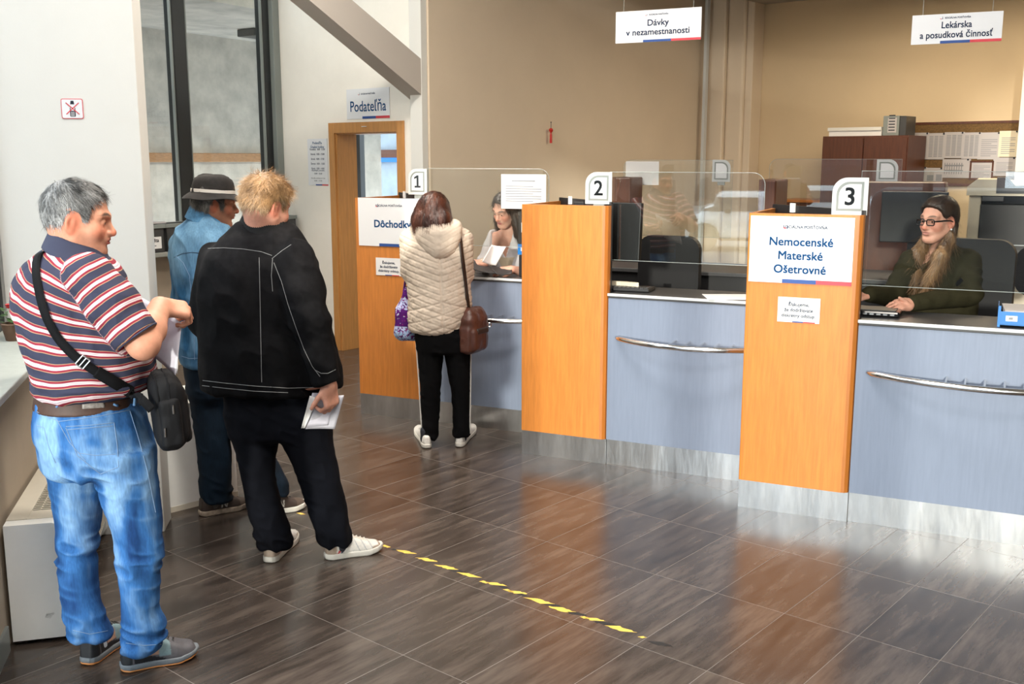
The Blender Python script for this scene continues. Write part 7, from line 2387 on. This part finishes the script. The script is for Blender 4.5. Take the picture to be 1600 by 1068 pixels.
    c = np.array(W(741, 518, D - .03)); R = rotz(-32)
    bf = field([rbox(c + np.array((0, 0, -.01)), (0.050, 0.105, 0.125), .04, R, k=.03), rbox(c + R @ np.array((0, 0, .085)), (0.032, 0.085, 0.075), .03, R, k=.05),
                rbox(c + R @ np.array((0.040, -0.02, -.045)), (0.028, 0.075, 0.075), .025, R, k=.015), rbox(c + R @ np.array((0.0, -0.095, -.04)), (0.038, 0.022, 0.080), .018, R, k=.015)])
    sculpt('bag_body', bf, 0.005, M['leather'], tb, lambda P, n: 0.004 * fbm(P * 16, 3) + 0.003 * ridged(P * np.array((14, 14, 5)), 8))
    pf = field([rbox(c + R @ np.array((0.058, 0.0, 0.012)), (0.016, 0.065, 0.020), .012, R)])
    sculpt('front_flap', pf, 0.004, M['leather_dark'], tb)
    p0, n0 = hit(field([column(torso, cap=.035)] + chain([SL, EL, WL], [.066, .060, .045], k=.03) + chain([S, E, Wr], [.066, .060, .045], k=.03)), 718, 372, D - .5, D + .2, 0.004)
    pts = [np.array(W(714, 357, D + .04)), p0]
    nn_ = [np.array((0.1, -.3, .9)), n0]
    cf = field([column(torso, cap=.035)] + chain([SL, EL, WL], [.066, .060, .045], k=.03) + chain([S, E, Wr], [.066, .060, .045], k=.03))
    for px, py in ((720, 392), (723, 415), (726, 440), (728, 458)):
        p, n = hit(cf, px, py, D - .5, D + .2, 0.006); pts.append(p); nn_.append(n)
    pts.append(c + R @ np.array((-0.01, -0.05, 0.150))); nn_.append(np.array((0, -1, 0)))
    ribbon('strap', pts, nn_, 0.026, 0.004, M['leather_dark'], tb, 60)
    a_ = [c + R @ np.array((0.0, 0.05, 0.140)), c + R @ np.array((0.03, 0.02, 0.30)), np.array(W(735, 400, D + .04))]
    p0, n0 = hit(bf, 723, 492, D - .6, D + .2, 0.004)
    b = MB(); b.prism([(-.012, -.004), (.012, -.004), (.012, .004), (-.012, .004)], -0.045, 0.0)
    M['orange_tag'] = mat('orange_tag', (0.80, 0.13, 0.02), 0.5)
    o = b.build('orange_tag', M['orange_tag'], tb); o.matrix_local = Matrix.Translation(p0 + n0 * 0.006) @ Matrix.Rotation(0.2, 4, 'Y')
    for px, py in ((768, 507), (728, 480)):
        p0, n0 = hit(bf, px - 4, py, D - .6, D + .3, 0.003)
        b = MB(); b.tube([Vector(p0 + np.array((0.012 * math.cos(k), -.002, 0.012 * math.sin(k)))) for k in np.linspace(0, 2 * math.pi, 15)], 0.003, 6, cap=False)
        b.build('ring', M['chrome'], tb)
    finish(tb, Vector(c))
    # patterned cloth bag at her left side
    tt = thing('cloth_bag', Matrix.Identity(4), 'purple and pale blue patterned cloth bag beside the woman in the coat', 'bag')
    c = np.array(W(637, 497, D + .09)); Z = D + .09
    rows = px_rows(Z, [(448, 633, 642, 0, .02), (462, 627, 648, 0, .035), (485, 619, 654, 0, .06), (510, 616, 657, 0, .075), (524, 618, 656, 0, .07), (530, 624, 652, 0, .05)])
    tf = field([column(rows, cap=.015)])
    def tcol(P, n):
        z = (P[:, 2] - W(637, 530, Z).z) / (W(637, 450, Z).z - W(637, 530, Z).z)
        nz = vnoise(P * 130, 2)
        c = np.tile(np.array((0.075, 0.012, 0.13)), (len(P), 1))
        pale = ((z < 0.28) & (nz > -0.25)) | ((z > 0.60) & (z < 0.82) & (nz > -0.15))
        c[pale] = (0.42, 0.47, 0.70)
        c[(z < 0.20) & (nz > 0.1)] = (0.30, 0.55, 0.80)
        c[(nz < -0.62)] = (0.30, 0.02, 0.14)
        c[(nz > 0.72)] = (0.60, 0.60, 0.75)
        return {'tint': c}
    sculpt('bag_body', tf, 0.0045, M['cloth'], tt, lambda P, n: 0.008 * ridged(P * np.array((22, 22, 5)), 4) + 0.003 * fbm(P * 20, 2), tcol)
    M['purple_cloth'] = mat('purple_cloth', (0.075, 0.012, 0.13), 0.85, var=0.4, var_scale=90)
    for s_ in (-1, 1):
        MB().tube([Vector(W(636 + s_ * 5, 455, Z)), Vector(W(636 + s_ * 3, 440, Z)), Vector(W(637, 432, Z)), Vector(W(641 + s_, 430, Z + .02))], 0.008, 8).build('handle', M['purple_cloth'], tt, smooth=True)
    finish(tt, Vector(c))

# ================================================================== the two clerks
def build_clerk_dark():
    D = 7.25
    t = person('dark haired clerk in a pale cardigan reading a sheet behind the first counter')
    H = Head(W(790, 327, D), -138, 24, 6, 0.98)
    torso = px_rows(D, [(352, 786, 812, .06, .05), (362, 773, 828, .09, .085), (374, 766, 836, .12, .105), (392, 763, 840, .14, .11), (415, 764, 842, .16, .11), (440, 766, 842, .17, .105), (480, 764, 846, .18, .11)])
    S, E, Wr = np.array(W(774, 372, D + .06)), np.array(W(754, 416, D - .02)), np.array(W(757, 412, D - .22))
    SL, EL, WL = np.array(W(832, 374, D + .08)), np.array(W(836, 428, D - .05)), np.array(W(800, 421, D - .20))
    V = field([column(torso, cap=.02)] + chain([S, E], [.062, .052], k=.03) + [cone(E, E + (Wr - E) * .8, .050, .036, k=.03)] + chain([SL, EL], [.062, .054], k=.03) + [cone(EL, EL + (WL - EL) * .35, .052, .046, k=.03)])
    fd = H.M[:, 1] * np.array((1, 1, 0)); fd /= np.linalg.norm(fd)
    ctr = np.array(W(800, 380, D + .1)); rd = np.array((-fd[1], fd[0], 0))
    zn = W(800, 358, D).z
    def inV(P):
        q = P - ctr; lat = np.abs(q @ rd); return (q @ fd > 0.02) & (lat < 0.015 + 0.42 * np.clip(P[:, 2] - (zn - 0.30), 0, 1))
    def cc_(P, n):
        c = np.tile(np.array((0.58, 0.55, 0.56)), (len(P), 1))
        m = inV(P) & (P[:, 2] < zn - 0.20)
        c[m] = (0.52, 0.43, 0.32)
        return {'tint': c}
    def vcut(P):
        d = V(P)
        q = P - ctr
        lat = np.abs(q @ rd)
        w_ = np.clip(P[:, 2] - (zn - 0.21), 0, 1) * 0.36
        cut = np.minimum((q @ fd) - 0.02, w_ - lat)
        return np.maximum(d, cut * 0.8)
    vcut.prims = V.prims
    sculpt('cardigan', vcut, 0.0055, M['cloth'], t, lambda P, n: ridged(P * np.array((8, 8, 10)) + P[:, :1] * 9, 4) * 0.005 + 0.002 * fbm(P * 18, 2), cc_)
    hw_ = np.array((-0.3, -0.5, 0.0))
    body = field(head_prims(H, full=0.93, lids=0.0) + [cone(H.w((0, -0.028, -0.04)), W(800, 362, D + .09), 0.047, 0.055, k=.03), column(torso, grow=-.012, k=.03)]
                 + chain([S, E, Wr], [.045, .038, .026], k=.02) + chain([SL, EL, WL], [.045, .040, .027], k=.02)
                 + hand_prims(Wr, (-0.75, -0.60, 0.12), (0.3, -0.3, 0.9), 0.88, curl=(30, 34, 38, 42), spread=3, side=1, thumb=(30, 10))
                 + hand_prims(WL, (-0.92, -0.30, -0.05), (0.1, -0.45, 0.9), 0.90, curl=(26, 28, 30, 34), spread=3, side=-1, thumb=(25, 5)))
    fc = face_colour(H, (0.60, 0.32, 0.235), lips=(0.42, 0.12, 0.12), brow=(0.035, 0.02, 0.015))
    sculpt('body', body, 0.004, M['skin'], t, attr=lambda P, n: {'tint': fc(P)})
    eyes(H, t)
    def brown(q, rs):
        return np.array((0.007, 0.004, 0.003)) + (np.clip(0.4 + 0.5 * fbm(q * 22, 3), 0, 1) * rs.uniform(.3, 1.3, len(q)))[:, None] * np.array((0.040, 0.020, 0.013))
    ex = []
    for s in (-1, 1):
        ex += [H.cone((s * 0.074, -0.012, 0.02), (s * 0.080, 0.010, -0.09), .028, .030, k=.03), H.cone((s * 0.080, 0.010, -0.09), (s * 0.078, 0.03, -0.185), .030, .020, k=.03)]
    ex += [H.ell((0, -0.06, -0.05), (0.07, 0.05, 0.10), k=.03)]
    msk = lambda q: np.minimum(q[:, 1] - 0.045 - 0.25 * np.clip(np.abs(q[:, 0]) - 0.06, 0, 1) + 0.0 * q[:, 2], 1) if False else np.where(np.abs(q[:, 0]) < 0.058, q[:, 1] - 0.02 - np.clip((q[:, 2] - 0.03) * 1.0, 0, .06), -0.02)
    scalp_hair('hair', H, t, [(-.13, -.20), (.045, -.22), (.06, -.2), (.075, .075), (.11, .09)], 0.009, brown, 3000, 0.06, 0.0022, 6, crown=(0, 0.03, 0.13), lift=0.08, jitter=0.10, bend=0.7, extra=ex, lumps=0.004, mask=msk, h=0.005)
    finish(t, (W(800, 470, D).x, D + .1, 0.72))
    # what she holds
    tp = thing('held_sheet', Matrix.Identity(4), 'white sheet in the hands of the dark haired clerk', 'paper')
    sheet('sheet', W(768, 382, D - .30), W(791, 385, D - .26), W(775, 414.5, D - .34), W(753, 409, D - .40), M['paper'], tp, 0.008)
    finish(tp, W(772, 414, D - .34))
    tf = thing('grey_folder', Matrix.Identity(4), 'dark grey open folder under the hands of the dark haired clerk', 'folder')
    sheet('cover', W(737, 403, D - .28), W(763, 414, D - .22), W(776, 427, D - .33), W(735, 419, D - .40), M['grey_plastic'], tf, 0.010, thick=.003)
    sheet('cover', W(763, 415, D - .215), W(800, 418, D - .2), W(800, 427, D - .30), W(776, 428, D - .325), M['grey_plastic'], tf, 0.004, thick=.003)
    finish(tf, W(760, 424, D - .3))

def build_clerk_glasses():
    D = 5.66
    t = person('clerk with black glasses and long hair in an olive sweater behind the near counter')
    H = Head(W(1466, 344, D), -118, 3, 0, 1.0)
    torso = px_rows(D, [(380, 1450, 1488, .04, .05), (390, 1438, 1506, .06, .085), (402, 1424, 1522, .07, .11), (420, 1416, 1529, .07, .125), (445, 1413, 1530, .06, .13), (470, 1414, 1526, .06, .13), (520, 1410, 1528, .08, .14)])
    SL, EL, WL = np.array(W(1512, 408, D + .05)), np.array(W(1514, 468, D - .14)), np.array(W(1424, 477, D - .33))
    S, E, Wr = np.array(W(1424, 410, D + .05)), np.array(W(1395, 462, D + .0)), np.array(W(1358, 466, D - .16))
    EL[2] = max(EL[2], Z_TOP + 0.068); WL[2] = Z_TOP + 0.048; Wr[2] = Z_TOP + 0.075
    V = field([column(torso, cap=.02)] + chain([SL, EL], [.072, .062], k=.03) + [cone(EL, EL + (WL - EL) * .97, .060, .040, k=.03)] + chain([S, E], [.07, .060], k=.03) + [cone(E, Wr, .058, .042, k=.03)])
    zn = W(1465, 388, D).z
    fd = H.M[:, 1] * np.array((1, 1, 0)); fd /= np.linalg.norm(fd); rd = np.array((-fd[1], fd[0], 0)); ctr = np.array(W(1470, 395, D + .06))
    def vcut(P):
        q = P - ctr
        w_ = np.clip(P[:, 2] - (zn - 0.10), 0, 1) * 0.6
        return np.maximum(V(P), np.minimum(q @ fd - 0.02, w_ - np.abs(q @ rd)) * 0.8)
    vcut.prims = V.prims
    def fold(P, n):
        a_ = np.exp(-(np.linalg.norm(P - EL, axis=1) / 0.13) ** 2)
        return ridged(P * np.array((9, 9, 9)) + P[:, 2:] * 8, 4) * (0.004 + 0.007 * a_) + 0.002 * fbm(P * 18, 2)
    so = sculpt('olive_sweater', vcut, 0.005, M['cloth'], t, fold, lambda P, n: {'tint': np.array((0.027, 0.0245, 0.0125)) * (1 + 0.15 * fbm(P * 10, 3))[:, None]})
    p0, n0 = hit(V, 1500, 441, D - .5, D + .2, 0.005)
    b = MB(); b.poly([(-.028, 0), (0, -.033), (.028, 0), (0, .033)], -0.0015, 0.0015)
    o = b.build('arm_patch', M['black_plastic'], so); o.matrix_local = Matrix.Translation(p0) @ Vector((0, -1, 0)).rotation_difference(Vector(n0)).to_matrix().to_4x4()
    body = field(head_prims(H, full=0.96, lids=0.6) + [cone(H.w((0, -0.028, -0.04)), W(1474, 396, D + .05), 0.049, 0.058, k=.03), column(torso, grow=-.014, k=.03)]
                 + chain([SL, EL, WL], [.048, .044, .028], k=.02) + chain([S, E, Wr], [.048, .044, .028], k=.02)
                 + hand_prims(WL + np.array((-.015, -.008, .002)), (-0.86, -0.48, -0.06), (0.05, -0.62, 0.78), 0.94, bends=[(14, 18, 10), (20, 24, 14), (26, 28, 16), (30, 32, 18)], spread=6, side=-1, thumb_dir=(-0.55, -0.1, 0.83))
                 + hand_prims(Wr, (-0.9, -0.3, -0.2), (0.0, -0.2, 0.95), 0.92, side=1))
    fc = face_colour(H, (0.60, 0.31, 0.225), lips=(0.50, 0.22, 0.18), brow=(0.10, 0.055, 0.035))
    nail = np.array((0.42, 0.015, 0.075))
    tipc = WL + np.array((-.015, -.008, .002))
    def bcol(P, n): return {'tint': fc(P)}
    sculpt('body', body, 0.0036, M['skin'], t, attr=bcol)
    # painted nails on the near hand
    hp = [p for p in body.prims if p.op == '+']
    eyes(H, t)
    def brown(q, rs):
        b_ = np.clip(0.45 + 0.5 * fbm(q * np.array((26, 26, 9)), 3), 0, 1) * rs.uniform(.4, 1.3, len(q))
        lo = np.clip((-0.02 - q[:, 2]) / 0.09, 0, 1)[:, None]
        return (np.array((0.010, 0.005, 0.003)) + b_[:, None] * np.array((0.050, 0.024, 0.012))) * (1 - lo) + lo * (np.array((0.050, 0.026, 0.012)) + b_[:, None] * np.array((0.30, 0.175, 0.085)))
    ex = [H.ell((0, -0.085, 0.02), (0.05, 0.045, 0.05), k=.03)]
    for s in (-1, 1):
        ex += [H.cone((s * 0.066, -0.045, -0.03), (s * 0.072, -0.005, -0.105), .020, .026, k=.02), H.cone((s * 0.072, -0.005, -0.105), (s * 0.076, 0.065, -0.19), .030, .037, k=.02),
               H.cone((s * 0.076, 0.065, -0.19), (s * 0.052, 0.105, -0.29), .037, .028, k=.02), H.cone((s * 0.052, 0.105, -0.29), (s * 0.036, 0.115, -0.345), .028, .010, k=.02)]
    scalp_hair('hair', H, t, [(-.20, -.40), (-.06, -.40), (-.045, -.40), (-.036, -.40), (-.028, .01), (.0, .030), (.02, .012), (.036, .020), (.05, .050), (.066, .070), (.085, .078), (.11, .088)], 0.013, brown, 3000, 0.024, 0.0020, 12,
               crown=(0, 0.11, 0.10), lift=0.02, jitter=0.06, bend=0.15, lateral=0.05, extra=None, lumps=0.0025, h=0.004, flow_fn=lambda q: np.stack([q[:, 0] * 0.3, -np.ones(len(q)), 0.25 - 0.5 * (q[:, 2] < 0.05)], -1))
    # long locks over both shoulders
    lf = field(ex)
    rs = np.random.RandomState(4)
    v, q = surface(lf, 0.005); v = relax(v, q, 1); nn = vnormals(v, q)
    ql = H.loc(v)
    v = v + nn * (0.006 * ridged(ql * np.array((60, 60, 9)), 3))[:, None]
    o = mesh_np('long_locks', v, q, M['hair'], t, {'tint': brown(ql, rs) * 0.9}); o['kind'] = 'stuff'
    pick = rs.choice(len(v), 4200)
    fl = np.stack([-0.12 * np.sign(ql[pick][:, 0]), 0.45 * np.ones(4200), -np.ones(4200)], -1) @ H.M.T
    sv, sq, si = strands(v[pick], nn[pick], fl, 0.095, 0.0022, 0.35, rs, lift=0.16, jitter=0.22, lateral=0.55)
    o2 = mesh_np('hair_strands', sv, sq, M['hair'], o, {'tint': brown(ql[pick], rs)[si]}); o2['kind'] = 'stuff'
    # glasses
    gl = bpy.data.objects.new('glasses', None); COL.objects.link(gl); gl.parent = t
    gl.matrix_local = Matrix(np.hstack([H.M * H.sc, H.o[:, None]]).tolist() + [[0, 0, 0, 1]])
    for s in (-1, 1):
        ring = [(s * 0.033 + p[0], 0.100 - 0.10 * (abs(s * 0.033 + p[0]) - 0.01) * abs(p[0] + s * .033), p[1] - 0.003) for p in rrect(0.050, 0.031, 0.010, 5, x0=-0.025, z0=-0.0155)]
        fr_ = MB().tube([Vector(p) for p in ring] + [Vector(ring[0])], 0.0031, 8, cap=False).build('rim', M['black_gloss'], gl, smooth=True)
        b = MB(); b.face([Vector(p) for p in ring]); b.build('lens', M['lens'], gl)
        MB().tube([(s * 0.058, 0.097, 0.004), (s * 0.070, 0.086, 0.004), (s * 0.077, 0.04, 0.004), (s * 0.080, 0.0, 0.002), (s * 0.081, -0.02, -0.006)], [.0038, .0046, .0044, .0036, .0028], 8).build('temple', M['black_gloss'], gl, smooth=True)
    MB().tube([(-0.009, 0.101, 0.004), (0, 0.104, 0.006), (0.009, 0.101, 0.004)], 0.0026, 8).build('bridge', M['black_gloss'], gl, smooth=True)
    for s in (-1, 1):
        b = MB(); bmesh.ops.create_icosphere(b.bm, subdivisions=2, radius=0.0055)
        o = b.build('earring', M['white_plate'], t, smooth=True); o.matrix_local = Matrix.Translation(H.w((s * 0.081, -0.008, -0.046)))
    finish(t, (W(1470, 470, D).x, D + .08, 0.72))
M['lens'] = clear_sheet('spectacle_lens', (0.92, 0.92, 0.93), 0.06, 0.4)
build_man_black()
build_man_denim()
build_woman_coat()
build_clerk_dark()
build_clerk_glasses()

# ------------------------------------------------------------------ cars parked in the street (seen mirrored in the acrylic screens)
M['tyre'] = mat('tyre_rubber', (0.015, 0.015, 0.016), 0.8)
M['car_paint'] = attr_mat('car_paint', 0.25, 0.5, coat=0.6)
def car(mw, paint, label, L=4.3, Wd=1.78):
    t = thing('parked_car', mw, label, 'car', 'cars parked outside')
    # x forward from the front bumper (x=0 front, negative back), y left, z up
    f = field([rbox((-L / 2, 0, 0.56), (L / 2, Wd / 2, 0.30), 0.16, k=.08), rbox((-0.62, 0, 0.66), (0.55, Wd / 2 - 0.06, 0.22), 0.14, k=.12),
               rbox((-L * 0.56, 0, 1.0), (L * 0.30, Wd / 2 - 0.17, 0.44), 0.26, k=.22), rbox((-L * 0.45, 0, 0.9), (L * 0.26, Wd / 2 - 0.10, 0.18), 0.14, k=.2)]
              + [cone((x, s * (Wd / 2 + .1), 0.32), (x, s * (Wd / 2 - .30), 0.32), 0.37, 0.37, k=.02, op='-') for x in (-0.88, -L + 0.85) for s in (-1, 1)])
    def col(P, n):
        c = np.tile(np.array(paint), (len(P), 1))
        gh = (P[:, 2] > 0.98) & (P[:, 2] < 1.33) & (np.abs(n[:, 2]) < 0.80)
        post = (np.abs(P[:, 0] + L * 0.52) < 0.05) | (np.abs(P[:, 0] + L * 0.74) < 0.06)
        c[gh & ~post] = (0.02, 0.03, 0.04)
        c[(P[:, 2] < 0.36)] = (0.03, 0.03, 0.03)
        g = (P[:, 0] > -0.12) & (P[:, 2] > 0.42) & (P[:, 2] < 0.66) & (np.abs(P[:, 1]) < 0.45)
        c[g] = (0.015, 0.015, 0.016)
        return {'tint': c}
    sculpt('car_body', f, 0.04, M['car_paint'], t, attr=col, it=2)
    for x in (-0.88, -L + 0.85):
        for s in (-1, 1):
            R = Matrix.Translation((x, s * (Wd / 2 - 0.11), 0.32)) @ Matrix.Rotation(math.radians(-90 * s), 4, 'X')
            b = MB(); b.lathe([(0.21, -0.10), (0.30, -0.10), (0.32, -0.06), (0.32, 0.06), (0.30, 0.10), (0.21, 0.10)], 28)
            w_ = b.build('wheel', M['tyre'], t, smooth=True); w_.matrix_local = R
            b = MB(); b.lathe([(0.195, 0.0), (0.212, 0.0), (0.212, 0.095), (0.195, 0.095)], 28).lathe([(0.002, 0.06), (0.05, 0.06), (0.05, 0.09), (0.002, 0.095)], 14)
            for k in range(7):
                a_ = 2 * math.pi * k / 7
                b.tube([(0.04 * math.cos(a_), 0.04 * math.sin(a_), 0.075), (0.20 * math.cos(a_), 0.20 * math.sin(a_), 0.075)], 0.022, 6)
            b.build('rim', M['chrome'], w_)
    for s in (-1, 1):
        b = MB(); b.box(-0.30, -0.02, s * 0.52, s * 0.80, 0.66, 0.80, bev=0.04); b.build('headlamp', M['white_plate'], t)
        b = MB(); b.box(-1.50, -1.36, s * (Wd / 2 - 0.02), s * (Wd / 2 + 0.16), 0.95, 1.08, bev=0.03); b.build('wing_mirror', M['car_paint'], t)
    MB().box(-0.02, 0.012, -0.26, 0.26, 0.40, 0.51).build('licence_plate', M['white_plate'], t)
    return t
def carframe(x, y, fx, fy):
    d = Vector((fx, fy, 0)).normalized()
    m_ = Matrix((d, Vector((-d.y, d.x, 0)), Vector((0, 0, 1)))).transposed().to_4x4(); m_.translation = (x, y, -0.42)
    return m_
car(carframe(-13.0, -9.35, -0.76, 0.65), (0.80, 0.82, 0.84), 'white car parked in the street, mirrored in the middle acrylic screen')
car(carframe(-6.1, -8.0, 0.516, 0.857), (0.42, 0.46, 0.50), 'silver car parked nose on in the street, mirrored in the near acrylic screen')

def van(mw, label, L=4.9, Wd=1.9, Hh=1.92):
    t = thing('added_van', mw, label, 'van')
    f = field([rbox((-L / 2 - 0.15, 0, 1.02), (L / 2 - 0.2, Wd / 2, Hh / 2 - 0.16), 0.18, k=.05), rbox((-0.55, 0, 0.72), (0.55, Wd / 2 - 0.03, 0.36), 0.14, k=.15)]
              + [cone((x, s * (Wd / 2 + .1), 0.34), (x, s * (Wd / 2 - .30), 0.34), 0.39, 0.39, k=.02, op='-') for x in (-0.9, -L + 0.95) for s in (-1, 1)])
    def col(P, n):
        c = np.tile(np.array((0.012, 0.014, 0.020)), (len(P), 1))
        g = (P[:, 2] > 1.18) & (P[:, 2] < 1.66) & (np.abs(n[:, 2]) < 0.7)
        c[g] = (0.008, 0.010, 0.012)
        return {'tint': c}
    sculpt('van_body', f, 0.05, M['van_paint'], t, attr=col, it=2)
    for x in (-0.9, -L + 0.95):
        for s in (-1, 1):
            R = Matrix.Translation((x, s * (Wd / 2 - 0.11), 0.34)) @ Matrix.Rotation(math.radians(-90 * s), 4, 'X')
            b = MB(); b.lathe([(0.20, -0.10), (0.32, -0.10), (0.34, -0.06), (0.34, 0.06), (0.32, 0.10), (0.20, 0.10)], 28)
            w_ = b.build('wheel', M['tyre'], t, smooth=True); w_.matrix_local = R
            MB().lathe([(0.002, 0.03), (0.20, 0.03), (0.20, 0.08), (0.002, 0.07)], 20).build('rim', M['grey_plastic'], w_).matrix_local = Matrix.Identity(4)
    return t
M['van_paint'] = attr_mat('dark_van_paint', 0.6, 0.2)
van(carframe(-4.6, -4.6, -0.88, 0.47), 'dark van added in the street to darken the reflection in the near screen')  # unseen van added to block the bright street from the near screen
